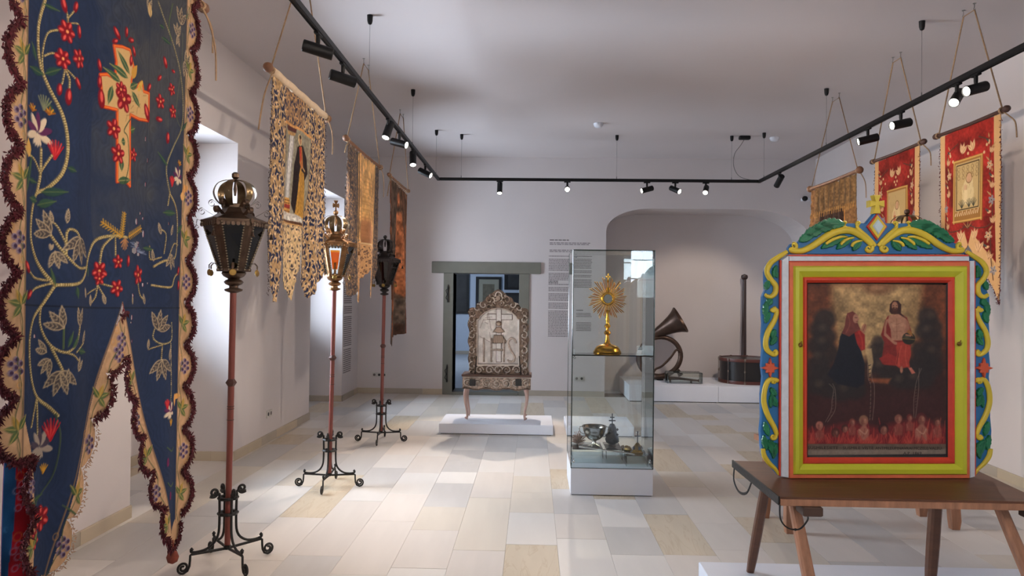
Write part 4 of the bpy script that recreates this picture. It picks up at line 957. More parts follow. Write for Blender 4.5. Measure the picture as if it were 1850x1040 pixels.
    C.stroke([G(88, 240), G(120, 262), G(160, 280), G(197, 312)], .02, rgb(206, 150, 92), .004); C.stroke([G(86, 246), G(90, 380), G(74, 672)], .008, rgb(110, 84, 62), .003); C.stroke([G(198, 312), G(188, 560), G(167, 705)], .008, rgb(110, 84, 62), .003); C.stroke([G(73, 676), G(166, 706)], .01, rgb(206, 160, 104), .004)
    C.grain(.14, 3, 6)
    t = thing('church_banner', 'brocade banner with a painted robed saint beside a white column, three torn tails', 'banner', (LX, 5.07, 1.55), 0, 'processional church banners')
    C.build('cloth', CLOTH, sheet(LX, 1, .009, 11, 2.97), t, thick=.002, back=rgb(120, 100, 84))
    q = MB(); n = 16; q.tube([(LX, 4.5+1.14*k/n, 2.985+.004*math.sin(k*1.7)) for k in range(n+1)], .027, 10); q.build('sleeve', mat('cream_linen', rgb(222, 196, 164), .9, var=.08, vscale=30, bump=.2), t, smooth=True, world=True)
    q = MB(); rr = random.Random(4)
    fringe_mesh(q, [(Y0-.01, z) for z in np.arange(1.6, 2.95, .03)], LX, 1, .009, 11, 2.97, .02, .003, rr, step=.012, n=2); fringe_mesh(q, [(Y1+.01, z) for z in np.arange(1.75, 2.95, .03)], LX, 1, .009, 11, 2.97, .02, .003, rr, step=.012, n=2)
    q.build('fringe', mat('navy_tan_fringe', rgb(96, 82, 80), .9, var=.6, vscale=20), t, world=True)['kind'] = 'stuff'
    rod_and_rope(t, LX, 4.47, 5.67, 2.985, (4.98, 5.18), RODW, .015, ((-1, .42), (1, .26)), .032)
brocade_banner()
def gold_banner():
    C = Canvas(6.28, 7.74, 1.48, 2.94, .0055, rgb(120, 92, 70)); UU, VV = np.meshgrid(C.U, C.V)
    Y = lambda px: BL(px, 400)[0]
    a, b, c, d = 6.36, Y(645), Y(677), 7.66
    out = [(a, 2.93), (d, 2.93), (d, 1.9), (Y(676), 1.55), (Y(672), 1.6), (Y(668), 1.95), (Y(660), 1.78), (Y(655), 1.55), (Y(650), 1.52), (Y(646), 1.9), (Y(640), 1.62), (Y(634), 1.56), (Y(629), 1.60), (a-.02, 1.9)]
    C.mask = outline_mask(C, out, .045, 14)
    mid = (UU > b) & (UU < c)
    brocade(C, ~mid, rgb(96, 76, 62), rgb(46, 42, 50), rgb(176, 136, 92), .1, 15, 1.2)
    gold = mid & (VV > 2.09); n = vnoise(C.H, C.W, 14, 3); n2 = vnoise(C.H, C.W, 5, 8)
    g = np.array(rgb(206, 158, 96))*(1+(.5*(n-.5)+.3*(n2-.5)))[..., None]; C.c = np.where(gold[..., None], g, C.c)
    for k in range(16): v = 2.75-k*.04; C.stroke([(b+.05, v+RND.uniform(-.01, .01)), (c-.05, v+RND.uniform(-.01, .01))], .012, rgb(170, 116, 62), alpha=.35)  # horizontal sheen of the gold panel painted in as streaks
    C.ell((b+c)/2, 2.2, .24, .14, rgb(150, 92, 56), .002, soft=.08, alpha=.7)
    brocade(C, mid & (VV <= 2.09), rgb(196, 148, 98), rgb(96, 66, 50), rgb(220, 170, 112), .09, 16, .8)
    C.stroke([(b, 2.11), (c, 2.08)], .016, rgb(214, 180, 130), .004)
    for u in (b, b+.14, c, c+.1, a+.12): C.stroke([(u, 2.93), (u+.01, 2.09)], .014, rgb(44, 32, 30), .0)
    C.stroke([(b+.05, 2.93), (b+.05, 2.1)], .022, rgb(60, 42, 34), 0)
    t = thing('church_banner', 'gold centred brocade banner lit warmly, hanging second along the windows', 'banner', (LX, 7.0, 1.5), 0, 'processional church banners')
    m = mat('gold_banner_cloth', None, .62, attr='Col', var=.1, vscale=60, bump=.3, bscale=200, spec=.4)
    C.build('cloth', m, sheet(LX, 1, .02, 23, 2.95), t, thick=.002, back=rgb(90, 74, 62))
    q = MB(); rr = random.Random(4); fringe_mesh(q, [(a-.01, z) for z in np.arange(1.7, 2.9, .03)], LX, 1, .02, 23, 2.95, .024, .004, rr, step=.015, n=2); q.build('fringe', MATS['navy_tan_fringe'], t, world=True)['kind'] = 'stuff'
    rod_and_rope(t, LX, 6.33, 7.68, 2.955, (6.9, 7.1), RODW, .015, ((-1, .14), (1, .3)), .03)
gold_banner()
def brown_banner():
    C = Canvas(8.2, 9.46, 1.0, 2.94, .008, rgb(84, 66, 54)); UU, VV = np.meshgrid(C.U, C.V); Y = lambda px: BL(px, 400)[0]
    C.mask = outline_mask(C, [(8.26, 2.93), (9.40, 2.90), (9.42, 1.10), (9.0, 1.12), (8.6, 1.10), (8.36, 1.0), (8.3, 1.05), (8.28, 1.5)], .03, 4)
    C.poly([(8.9, 2.95), (9.43, 2.95), (9.43, 1.3), (9.2, 1.2), (9.0, 2.0)], rgb(112, 76, 54), soft=.1, alpha=.8)
    O = rgb(158, 96, 62)
    z = lambda x, y: BL(470+x/3.467, 340+y/3.467)
    C.poly([z(858, 150), z(880, 150), z(888, 300), z(900, 420), z(890, 640), z(872, 680), z(855, 640), z(850, 400)], O, soft=.03); p = z(868, 75); C.ell(p[0], p[1], .09, .09, O, soft=.04)
    C.poly([z(900, 300), z(925, 200), z(928, 700), z(915, 850), z(895, 680)], rgb(140, 88, 58), soft=.04, alpha=.8)
    C.poly([z(812, 700), z(838, 480), z(850, 640), z(848, 700), z(830, 850), z(808, 920)], rgb(136, 84, 56), soft=.04)
    C.poly([z(845, 690), z(885, 690), z(885, 860), z(858, 850), z(840, 860)], rgb(92, 78, 68), soft=.02); C.poly([z(815, 930), z(840, 860), z(862, 845), z(900, 870), z(906, 925)], rgb(72, 50, 40), soft=.03)
    C.stroke([z(888, 60), z(890, 690)], .03, rgb(56, 42, 36), soft=.02, alpha=.8); C.stroke([(8.28, 2.9), (8.3, 1.1)], .03, rgb(120, 66, 40)); C.stroke([(9.41, 2.9), (9.41, 1.1)], .04, rgb(130, 60, 44))
    C.grain(.35, 8, 3); C.grain(.2, 3, 5)
    t = thing('church_banner', 'dark brown hanging banner with a faded orange standing figure, farthest along the windows', 'banner', (LX, 8.85, 1.0), 0, 'processional church banners')
    C.build('cloth', CLOTH, sheet(LX, 1, .014, 31, 2.95), t, thick=.003, back=rgb(84, 66, 56))
    q = MB()
    for k in range(11): y = 8.3+k*.108; q.tube([(LX, y-.01, 2.91), (LX+.018, y, 2.94), (LX+.0, y+.01, 2.97), (LX-.018, y, 2.94), (LX, y-.01, 2.91)], .004, 5)
    q.build('rings', ROPE, t, world=True)['kind'] = 'stuff'
    rod_and_rope(t, LX, 8.22, 9.44, 2.955, (8.81, 9.03), RODW, .014, ((-1, .26),), .022)
brown_banner()

# ------------------------------------------------------------------ red and olive banners of the other side (seen from -x)
RX = 3.3
def red_banner(y0, y1, ztip, zap, pic, label, seed, kind):
    """y0 near the viewer, y1 far; s runs 0 (far) .. 1 (near)"""
    w = y1-y0; C = Canvas(y0-.03, y1+.03, ztip-.02, 2.96, .004, rgb(142, 40, 32)); UU, VV = np.meshgrid(C.U, C.V)
    s = lambda a, z: (y1-w*a, z)
    RED, TAN = rgb(148, 42, 34), rgb(206, 160, 108)
    out = [s(0, 2.94), s(1, 2.94), s(1, ztip+.1), s(.97, ztip), s(.9, ztip+.04), s(.72, (ztip+zap)/2+.06), s(.5, zap), s(.28, (ztip+zap)/2+.06), s(.1, ztip+.04), s(.03, ztip), s(0, ztip+.1)]
    C.mask = outline_mask(C, out, .012, seed)
    C.grain(.28, 22, seed); C.grain(.12, 4, seed+1)
    for pl in ([s(0, 2.95), s(.09, 2.95), s(.09, ztip), s(0, ztip)], [s(.9, 2.95), s(1.02, 2.95), s(1.02, ztip), s(.9, ztip)]): C.poly(pl, TAN, .002)
    C.poly([s(.5, zap-.0), s(.56, zap+.1), s(.7, zap+.02), s(.9, zap-.15), s(.92, ztip-.05), s(.8, ztip)], TAN, .002); C.poly([s(.5, zap), s(.44, zap+.1), s(.3, zap+.02), s(.1, zap-.15), s(.08, ztip-.05), s(.2, ztip)], TAN, .002)
    GD, OL, IV, GN = rgb(176, 134, 84), rgb(84, 56, 42), rgb(216, 172, 124), rgb(74, 74, 66)
    rr = random.Random(seed)
    def fl(p, r, c=IV): C.petals(p[0], p[1], r, 5, c, rgb(120, 110, 110), .003, rr.uniform(0, 1), .3, GN)
    def tul(p, a, r):
        for k in (-.55, 0, .55): C.leaf(p, (p[0]+r*math.cos(a+k), p[1]+r*math.sin(a+k)), r*.2, IV, rgb(150, 100, 70), .003)
    # creeper stems up both sides, and the sprays above the picture
    for q in (.16, .84):
        C.stroke(cr([s(.5, zap+.16), s(.5+(q-.5)*.5, zap+.12), s(q, zap+.14), s(q+.03*(1 if q > .5 else -1), zap+.3), s(q, zap+.55), s(q+(.02 if q > .5 else -.02), zap+.72), s(q, 2.78), s(.5+(q-.5)*.5, 2.83)], 8), .008, OL, .003)
        C.stroke(cr([s(q, zap+.1), s(q, zap-.1), s(q+.02, ztip+.16)], 8), .008, OL, .003)
        for k, z in enumerate(np.arange(zap-.2, 2.8, .085)):
            if z < ztip+.15: continue
            x = q+rr.uniform(-.04, .04)
            if k % 3 == 0: fl(s(x, z), .034, (rgb(150, 140, 136), IV)[k % 2])
            elif k % 3 == 1: tul(s(x, z), 1.5+rr.uniform(-.4, .4), .055)
            else: p = s(x, z); C.ell(p[0], p[1], .010, .018, IV, .003, rot=rr.uniform(0, 3)); C.leaf(p, (p[0]+.04, p[1]+.03), .008, GN)
            p = s(x, z+.03); C.leaf(p, (p[0]+rr.uniform(-.05, .05), p[1]+.04), .007, GD)
    for q, a in ((.40, 1.9), (.58, 1.2)): tul(s(q, 2.74), a, .09)
    for q, z in ((.5, 2.73), (.47, 2.69), (.53, 2.69), (.5, 2.66), (.2, 2.75), (.25, 2.7), (.8, 2.75), (.76, 2.7)): p = s(q, z); C.ell(p[0], p[1], .012, .012, IV, .003)
    for k in range(7): a = .4+k*.37; p = s(.5, zap+.13); C.stroke([p, (p[0]+.11*math.cos(a), p[1]+.09*math.sin(a))], .008, (OL, GD)[k % 2], .003, taper=.6)
    for q, z in ((.62, zap+.04), (.70, zap-.06), (.38, zap+.04), (.3, zap-.06)): tul(s(q, z), 1.6, .09)
    # framed picture
    a0, a1, z0, z1_ = pic
    C.poly([s(a0, z1_), s(a1, z1_), s(a1, z0), s(a0, z0)], rgb(150, 104, 52), .004)
    for k in range(40):
        t = k/40; 
        for pt in (s(a0+(a1-a0)*t, z1_-.01), s(a0+(a1-a0)*t, z0+.012), s(a0+.012/w, z0+(z1_-z0)*t), s(a1-.012/w, z0+(z1_-z0)*t)): C.ell(pt[0], pt[1], .006, .006, rgb(206, 160, 86), .005)
    e = .03/w; zb = z0+(.09 if kind == 0 else .03)
    C.poly([s(a0+e, z1_-.03), s(a1-e, z1_-.03), s(a1-e, zb), s(a0+e, zb)], rgb(186, 156, 104), .003)
    if kind == 0:
        C.stroke([s(a0+e*1.5, z1_-.045), s(a1-e*1.5, z1_-.045), s(a1-e*1.5, zb+.01), s(a0+e*1.5, zb+.01), s(a0+e*1.5, z1_-.045)], .008, rgb(60, 40, 26), .004)
        for k in range(12): p = s(a0+e+(a1-a0-2*e)*k/12, z0+.055); C.stroke([p, (p[0]-.01, p[1]+.03 if k % 2 else p[1]+.02)], .008, rgb(226, 196, 150), .004)
        for i in range(5):
            for j in range(3): p = s(a0+e*2.4+(a1-a0-4.8*e)*(i/4), z1_-.075-j*.035); C.ring(p[0], p[1], .014, .004, rgb(96, 70, 44), .003)
    m = (a0+a1)/2; zc = (z0+z1_)/2; H = z1_-z0
    P2 = s(m+.02, zc+H*.17); C.poly([s(m-.09, zc-H*.22), s(m-.1, zc+.02), s(m-.02, zc+H*.2), s(m+.08, zc+H*.16), s(m+.11, zc-H*.1), s(m+.07, zc-H*.25)], rgb(206, 180, 130), .003, soft=.01); C.ell(P2[0], P2[1], .03, .038, rgb(196, 150, 112), .004); C.ring(P2[0], P2[1]+.005, .04, .006, rgb(120, 84, 50), .003)
    p = s(m-.04, zc+H*.03); C.ell(p[0], p[1], .022, .028, rgb(200, 160, 120), .004); C.poly([s(m-.07, zc-H*.2), s(m-.06, zc), s(m-.01, zc), s(m, zc-H*.22)], rgb(216, 190, 140) if kind == 0 else rgb(170, 96, 64), .003)
    if kind == 0:
        for cx in (-.1, .02, .1):
            for k in range(6): a = .7+k*.35; p = s(m+cx, zb+.02); C.stroke([p, (p[0]+.05*math.cos(a), p[1]+.065*math.sin(a))], .005, rgb(50, 52, 44), .003)
    for i in range(30): p = s(rr.uniform(a0+e, a1-e), rr.uniform(zb, z1_-.05)); C.stroke([p, (p[0]+rr.uniform(-.02, .02), p[1]-.03)], .003, rgb(128, 96, 62), .003)
    t = thing('church_banner', label, 'banner', (RX, (y0+y1)/2, ztip), 0, 'processional church banners')
    C.build('cloth', CLOTH, sheet(RX, -1, .008, seed+40, 2.95), t, thick=.003, back=rgb(120, 60, 50))
    q = MB(); 
    fringe_mesh(q, [(y1+.003, z) for z in np.arange(ztip+.1, 2.92, .02)], RX, -1, .008, seed+40, 2.95, .016, .0028, rr, step=.012, n=2)
    fringe_mesh(q, [(y0-.003, z) for z in np.arange(ztip+.1, 2.92, .02)], RX, -1, .008, seed+40, 2.95, .016, .0028, rr, step=.012, n=2)
    for h in (out[2:6], out[7:11]): fringe_mesh(q, cr([tuple(p) for p in h], 10), RX, -1, .008, seed+40, 2.95, .016, .0028, rr, step=.012, n=2)
    q.build('fringe', mat('dark_red_fringe', rgb(92, 22, 26), .9, var=.4, vscale=50), t, world=True)['kind'] = 'stuff'
    rod_and_rope(t, RX, y0-.01, y1+.01, 2.955, ((y0+y1)/2-.07, (y0+y1)/2+.07), mat('dark_rod_wood', rgb(70, 44, 34), .5, var=.2), .014, ((-1, .22),), .026)
red_banner(5.262, 6.035, 1.60, 2.03, (.26, .745, 2.21, 2.70), 'red banner with a bordered cream saint picture, highest and biggest behind the painted frame', 51, 0)
red_banner(6.345, 7.165, 1.60, 2.05, (.30, .75, 2.13, 2.63), 'red banner with a faded mother and child picture, partly hidden by the painted cross', 63, 1)
def olive_banner():
    C = Canvas(7.5, 8.84, 1.5, 2.92, .006, rgb(112, 84, 54)); UU, VV = np.meshgrid(C.U, C.V)
    C.mask = outline_mask(C, [(7.56, 2.91), (8.76, 2.91), (8.8, 1.7), (8.5, 1.52), (8.15, 1.8), (7.8, 1.52), (7.54, 1.7)], .03, 4)
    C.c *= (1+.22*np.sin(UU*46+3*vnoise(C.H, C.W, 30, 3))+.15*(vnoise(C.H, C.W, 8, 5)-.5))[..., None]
    C.poly([(8.64, 2.9), (8.8, 2.9), (8.8, 1.5), (8.64, 1.5)], rgb(150, 104, 66), .002, alpha=.7); C.poly([(7.54, 2.6), (7.86, 2.62), (7.86, 1.5), (7.54, 1.5)], rgb(150, 102, 60), .002, alpha=.5)
    C.poly([(7.9, 2.585), (8.54, 2.60), (8.54, 1.95), (7.9, 1.95)], rgb(64, 46, 38), .001); C.ell(8.2, 2.25, .16, .26, rgb(96, 66, 50), soft=.08, alpha=.8)
    C.stroke([(7.89, 2.6), (7.89, 1.93), (8.55, 1.93), (8.55, 2.6)], .022, rgb(196, 130, 60), .004)
    for k in range(40): u = 7.58+k*.03; C.stroke([(u, 2.62), (u+.005, 2.56)], .01, rgb(176, 126, 66), .004)
    C.grain(.2, 3, 3)
    t = thing('church_banner', 'olive brown pleated banner with a dark picture, smallest looking, next to the back corner', 'banner', (RX, 8.16, 1.5), 0, 'processional church banners')
    U0 = sheet(RX, -1, .012, 77, 2.93)
    C.build('cloth', CLOTH, lambda U, V, H: (U0(U, V, H)[0]+.010*np.sin(U*46+3), U, V), t, thick=.003, back=rgb(100, 82, 60))
    rod_and_rope(t, RX, 7.55, 8.78, 2.925, (8.01, 8.19), RODW, .02, ((-1, .3),), .04)
olive_banner()

# ================================================================== PROCESSIONAL LANTERNS
GLS = glass_mat('lantern_glass', (.55, .56, .6), 1.5); GLSD = glass_mat('dark_lantern_glass', (.12, .12, .16), 1.5)
AMB = glass_mat('amber_glass', (.95, .55, .12), 1.5); CLR = glass_mat('clear_glass', (.93, .95, .95), 1.45)
def ringcopy(src, n, off=0):
    outs = [src]; src.rotation_euler.z = off
    for k in range(1, n):
        c = src.copy(); COL.objects.link(c); c.parent = src.parent; c.rotation_euler = (0, 0, off+2*PI*k/n); outs.append(c)
        for ch in list(src.children): d = ch.copy(); COL.objects.link(d); d.parent = c
    return outs
def lantern(label, x, y, rot_stand, rot_head, tin, glass, amber=(), cross=False, poletop=1.66, s=1.0, dz=0, tilt=(0, 0), collar=1.07):
    t = thing('processional_lantern', label, 'lantern', (x, y, 0), 0, 'processional lanterns on iron stands')
    dx, dy = tilt       # lean of the pole top
    # --- iron stand: four scrolled legs, two collars
    q = MB()
    path = [(-.09+.012, 0, .455)]
    up = [(.052+.024*math.cos(a)+.0, .452+.024*math.sin(a)) for a in np.linspace(-2.2, 2.6, 14)][::-1]
    prof = [(.10+.018*math.cos(a), .440+.018*math.sin(a)) for a in np.linspace(-3.6, .2, 12)]
    curl = spiral(.084, .434, .005, .028, 2.4, 1.5, 20)[:]          # top curl, leaning outwards
    curl = [(r, z) for r, z in curl]
    body = [(.052, .40), (.050, .33), (.050, .24), (.056, .185), (.078, .145), (.12, .118), (.17, .112), (.205, .118), (.21, .128)]
    pts = curl+[(.056, .425)]+body
    q.tube([(r, 0, z) for r, z in cr(pts, 3)], .0075, 7)
    q.lathe([(.003, -.012), (.012, 0), (.003, .012)], 8, M=Matrix.Translation((.206, 0, .132)))
    q.tube([(.0, 0, .095), (.205, 0, .105)], .008, 6)
    foot = [(.205, .105), (.213, .10), (.214, .07), (.217, .04), (.228, .016), (.248, .0075)]+spiral(.252, .0395, .0325, .008, -PI/2, 1.6, 26)
    q.tube([(r, 0, z) for r, z in foot], .0068, 7)
    leg = q.build('stand_leg', IRON, t, smooth=50); ringcopy(leg, 4, rot_stand)
    q = MB()
    for z in (.392, .302): q = MB(); q.lathe([(.058, -.008), (.062, 0), (.058, .008), (.04, .008), (.04, -.008), (.058, -.008)], 8, M=Matrix.Translation((0, 0, z)) @ Matrix.Rotation(rot_stand+PI/8, 4, 'Z'), caps=False); q.build('stand_collar', IRON, t, smooth=30)
    q = MB(); q.lathe([(.0, .085), (.02, .09), (.022, .11), (0, .118)], 10, caps=False); q.build('stand_hub', IRON, t, smooth=30)
    LEAN = lambda z: (dx*z/2, dy*z/2)
    q = MB(); q.tube([(0, 0, .115), (*LEAN(1.0), 1.0), (*LEAN(poletop), poletop)], [.017, .0185, .019], 12); pole = q.build('pole', REDW, t, smooth=40)
    q = MB(); c = LEAN(collar); q.lathe([(.019, -.022), (.034, 0), (.019, .022)], 8, M=Matrix.Translation((*c, collar)))
    for zz in (.93, .915, .85): c = LEAN(zz); q.lathe([(.0195, -.003), (.0205, 0), (.0195, .003)], 14, M=Matrix.Translation((*c, zz)))
    q.build('pole_knop', mat('dark_knop', rgb(70, 38, 30), .5, .2, var=.2), t, smooth=30)
    # --- the lantern head (origin at its base ring, z 1.64)
    hd = LEAN(1.9); Z0 = poletop-.02
    h = bpy.data.objects.new('lantern_head_mount', None)
    bpy.data.objects.remove(h)
    M0 = lambda z: (hd[0], hd[1], Z0+z*s)
    def part(name, q, m, rot=0, smooth=35):
        for i, v in enumerate(q.v): q.v[i] = (v[0]*s, v[1]*s, v[2]*s)
        o = q.build(name, m, t, smooth=smooth); o.location = (hd[0], hd[1], Z0); o.rotation_euler.z = rot; return o
    def ring(o, n, off):
        o.rotation_euler.z = off; r = [o]
        for k in range(1, n): c = o.copy(); COL.objects.link(c); c.parent = o.parent; c.rotation_euler = (0, 0, off+2*PI*k/n); r.append(c)
        for c in r[1:]:
            for ch in list(o.children): d = ch.copy(); COL.objects.link(d); d.parent = c
        return r
    q = MB(); q.lathe([(.02, -.03), (.05, -.018), (.052, -.008), (.026, .0), (.026, .012), (.048, .022), (.056, .034), (.046, .046), (.03, .052), (.058, .068), (.07, .085), (.062, .10), (.045, .104)], 16); part('socket', q, tin)
    n = 6; rb, rt, zb, zt = .084, .178, .10, .385
    cosn = math.cos(PI/n)
    q = MB(); q.lathe([(rb-.012, zb-.004), (rb+.012, zb-.004), (rb+.014, zb+.012), (rb-.012, zb+.012)], n); part('lower_rim', q, tin, rot_head); q = MB(); q.lathe([(rt-.02, zt-.012), (rt+.004, zt-.012), (rt+.01, zt+.004), (rt+.01, zt+.012), (rt-.02, zt+.012)], n); part('upper_rim', q, tin, rot_head)
    q = MB()
    for sgn in (-1, 1):       # corner post: two narrow faces with beaded edges
        a = sgn*.17
        q.loft([[(rb*math.cos(a*1.5)*1.0, rb*math.sin(a*1.5), zb), (rb*1.05, 0, zb), (rb*1.05-.006, 0, zb), (rb*math.cos(a*1.5)-.006, rb*math.sin(a*1.5), zb)], [(rt*math.cos(a), rt*math.sin(a), zt), (rt*1.02, 0, zt), (rt*1.02-.006, 0, zt), (rt*math.cos(a)-.006, rt*math.sin(a), zt)]])
        for k in range(0):
            f = (k+.5)/17; r = rb+(rt-rb)*f; aa = a*(1.5-.5*f); q.lathe([(.001, -.0045), (.0052, 0), (.001, .0045)], 5, M=Matrix.Translation((r*math.cos(aa)+.002, r*math.sin(aa), zb+(zt-zb)*f)))
    post = part('corner_post', q, tin)
    for sgn in (-1, 1):
        a = sgn*.17; q = MB()
        for k in range(19):
            f = (k+.5)/19; r = rb+(rt-rb)*f+.001; aa = a*(1.5-.5*f); q.lathe([(.001, -.005), (.006, 0), (.001, .005)], 5, M=Matrix.Translation((r*math.cos(aa)+.002, r*math.sin(aa), zb+(zt-zb)*f)))
        for i, v in enumerate(q.v): q.v[i] = (v[0]*s, v[1]*s, v[2]*s)
        q.build('beading', mat('worn_beading', rgb(168, 156, 132), .4, .7, var=.4, vscale=30) if tin is not TIN3 else tin, post, smooth=50)
    ring(post, n, rot_head)
    q = MB(); a0, a1 = .17, 2*PI/n-.17
    def pt(r, a, z): return (r*math.cos(a), r*math.sin(a), z)
    q.loft([[pt(rb*.98, a0*1.5, zb+.01), pt(rb*.98, 2*PI/n-a0*1.5, zb+.01), pt(rb*.95, 2*PI/n-a0*1.5, zb+.01), pt(rb*.95, a0*1.5, zb+.01)], [pt(rt*.985, a0, zt-.01), pt(rt*.985, a1, zt-.01), pt(rt*.97, a1, zt-.01), pt(rt*.97, a0, zt-.01)]])
    pane = part('glass_pane', q, glass, smooth=False); ps = ring(pane, n, rot_head)
    for k in amber:
        o = ps[k]; o.data = o.data.copy(); o.data.materials[0] = CLR
        q = MB(); f0, f1 = .22, .78; r0, r1 = rb+(rt-rb)*f0, rb+(rt-rb)*f1; z0, z1_ = zb+(zt-zb)*f0, zb+(zt-zb)*f1
        q.loft([[pt(r0*.93, .30, z0), pt(r0*.93, 2*PI/n-.30, z0), pt(r0*.91, 2*PI/n-.30, z0), pt(r0*.91, .30, z0)], [pt(r1*.95, .25, z1_), pt(r1*.95, 2*PI/n-.25, z1_), pt(r1*.93, 2*PI/n-.25, z1_), pt(r1*.93, .25, z1_)]])
        part('amber_pane', q, AMB, rot_head+2*PI*k/n, False)
    q = MB(); q.lathe([(.0, zb), (.03, zb), (.03, zb+.02), (.012, zb+.025), (.012, zb+.12), (.0, zb+.125)], 12, caps=False); part('candle', q, mat('old_wax', rgb(170, 150, 120), .6))
    q = MB(); q.lathe([(rt+.010, zt+.008), (rt-.015, zt+.020), (rt-.055, zt+.034), (.085, zt+.06), (.07, zt+.082), (.058, zt+.088), (.058, zt+.11), (.05, zt+.112), (.045, zt+.10), (.05, zt+.08), (.08, zt+.03), (rt-.02, zt+.01)], n, caps=False); part('roof', q, tin, rot_head, 20)
    q = MB()                   # scalloped crest strip along the rim
    for e in range(n):
        a, b = pt(rt+.010, 2*PI*e/n, 0), pt(rt+.010, 2*PI*(e+1)/n, 0)
        for k in range(7):
            f = (k+.5)/7; q.lathe([(.0, -.004), (.012, -.003), (.012, .003), (0, .004)], 8, M=Matrix.Translation((a[0]+(b[0]-a[0])*f, a[1]+(b[1]-a[1])*f, zt-.016)) @ Matrix.Rotation(2*PI*(e+.5)/n, 4, 'Z') @ Matrix.Rotation(PI/2, 4, 'Y'), caps=False)
    part('scalloped_edge', q, tin, rot_head)
    # crown of bent strips
    ctin = mat('crown_tin', rgb(122, 104, 78), .34, .85, var=.4, vscale=20, bump=.2) if tin is not TIN3 else tin
    zc = zt+.10; q = MB(); prof = [(.05, 0), (.085, .008), (.112, .04), (.121, .08), (.104, .122), (.066, .146), (.018, .154)]
    pr = cr(prof, 4); wd = [.007+.017*math.sin(PI*k/(len(pr)-1)) for k in range(len(pr))]
    q.loft([[(r, -w, zc+z), (r+.001, 0, zc+z+.002), (r, w, zc+z), (r-.002, w, zc+z-.001), (r-.001, 0, zc+z+.001), (r-.002, -w, zc+z-.001)] for (r, z), w in zip(pr, wd)])
    q.lathe([(.0, -.004), (.010, 0), (.0, .004)], 8, M=Matrix.Translation((.121, 0, zc+.075)) @ Matrix.Rotation(PI/2, 4, 'Y'))
    ring(part('crown_strip', q, ctin), 6, rot_head+.25)
    q = MB(); q.lathe([(.012, zc+.142), (.02, zc+.152), (.010, zc+.158), (.022, zc+.17), (.022, zc+.19), (.010, zc+.2), (.0, zc+.2)], 8, caps=False); q.lathe([(.006, zc+.06), (.012, zc+.1), (.004, zc+.146)], 8); part('finial', q, tin)
    if cross:
        q = MB(); zz = zc+.2; fn = lambda u, v, h: (u, h, zz+v)
        pl = [(-.006, 0), (-.006, .03), (-.026, .022), (-.03, .045), (-.026, .066), (-.007, .056), (-.02, .088), (.02, .088), (.007, .056), (.026, .066), (.03, .045), (.026, .022), (.006, .03), (.006, 0)]
        q.prism(pl, fn, -.004, .004); part('cross', q, tin, .5)
    # sprays of curled strip on the roof corners, small bells and discs
    q = MB()
    def strip(pts, w=.013, th=.002): q.loft([[(r, -w*k, z), (r, w*k, z), (r+th, w*k, z+th), (r+th, -w*k, z+th)] for (r, z), k in zip(pts, [1-.55*i/(len(pts)-1) for i in range(len(pts))])])
    strip([(.115, zt+.04), (.15, zt+.06), (.172, zt+.075)]+spiral(.178, zt+.058, .022, .006, PI/2, -1.3, 16)); strip([(.07, zt+.09), (.095, zt+.11), (.12, zt+.128)]+spiral(.125, zt+.108, .022, .006, PI/2, -1.3, 16)); strip([(rt, zt), (rt+.026, zt+.012), (rt+.03, zt-.01)]+spiral(rt+.024, zt-.03, .012, .004, 1.2, -1.3, 12), .008)
    cu = part('curl', q, tin, smooth=50)
    q2 = MB(); q2.tube([(rt+.03, 0, zt-.04), (rt+.03, 0, zt-.062)], .0014, 4); q2.lathe([(.002, .018), (.007, .014), (.009, -.002), (.016, -.014), (.015, -.015), (.003, -.008)], 10, M=Matrix.Translation((rt+.03, 0, zt-.078)))
    for i, v in enumerate(q2.v): q2.v[i] = (v[0]*s, v[1]*s, v[2]*s)
    q2.build('bell', tin, cu, smooth=50); ring(cu, n, rot_head)
    q = MB(); q.loft([[(r, -.006, z), (r, .006, z), (r+.0015, .006, z+.001), (r+.0015, -.006, z+.001)] for r, z in [(rb, zb+.02), (rb+.03, zb+.04), (rb+.05, zb+.045), (rb+.066, zb+.03), (rb+.066, zb+.012)]])
    cu = part('lower_curl', q, tin, smooth=50)
    q2 = MB(); q2.lathe([(.0, -.006), (.016, -.005), (.02, 0), (.016, .005), (0, .006)], 14, M=Matrix.Translation((rb+.066, 0, zb-.012)) @ Matrix.Rotation(PI/2, 4, 'Y')); q2.tube([(rb+.066, 0, zb+.012), (rb+.066, 0, zb+.004)], .0014, 4)
    for i, v in enumerate(q2.v): q2.v[i] = (v[0]*s, v[1]*s, v[2]*s)
    q2.build('disc', BRASSY, cu, smooth=40); ring(cu, n, rot_head+PI/6)
    return t
TIN2 = mat('bronze_tin', rgb(132, 96, 62), .35, .8, var=.5, vscale=18, bump=.3)
TIN3 = mat('blackened_tin', rgb(46, 38, 36), .5, .6, var=.3, vscale=18, bump=.3)
lantern('dark tin lantern with rounded crown on a red pole, closest to the blue banner', -1.785, 4.28, PI/4, .35, TIN, GLSD, (), False, 1.65, 1.0, tilt=(.012, 0))
lantern('bronze lantern with a small cross on top and an amber pane, on a red pole', -1.675, 6.05, .04, .26, TIN2, GLS, (4, 1, 2), True, 1.675, .94, tilt=(.022, 0))
lantern('blackened lantern on a red pole in front of the farthest brown banner', -1.640, 7.95, .03, .1, TIN3, GLSD, (), False, 1.64, .92, tilt=(.016, 0), collar=1.04)
lantern('lantern mostly hidden behind the painted frame, only its brown crown showing', 3.03, 6.02, .0, .3, TIN, GLSD, (), False, 1.68, 1.0)

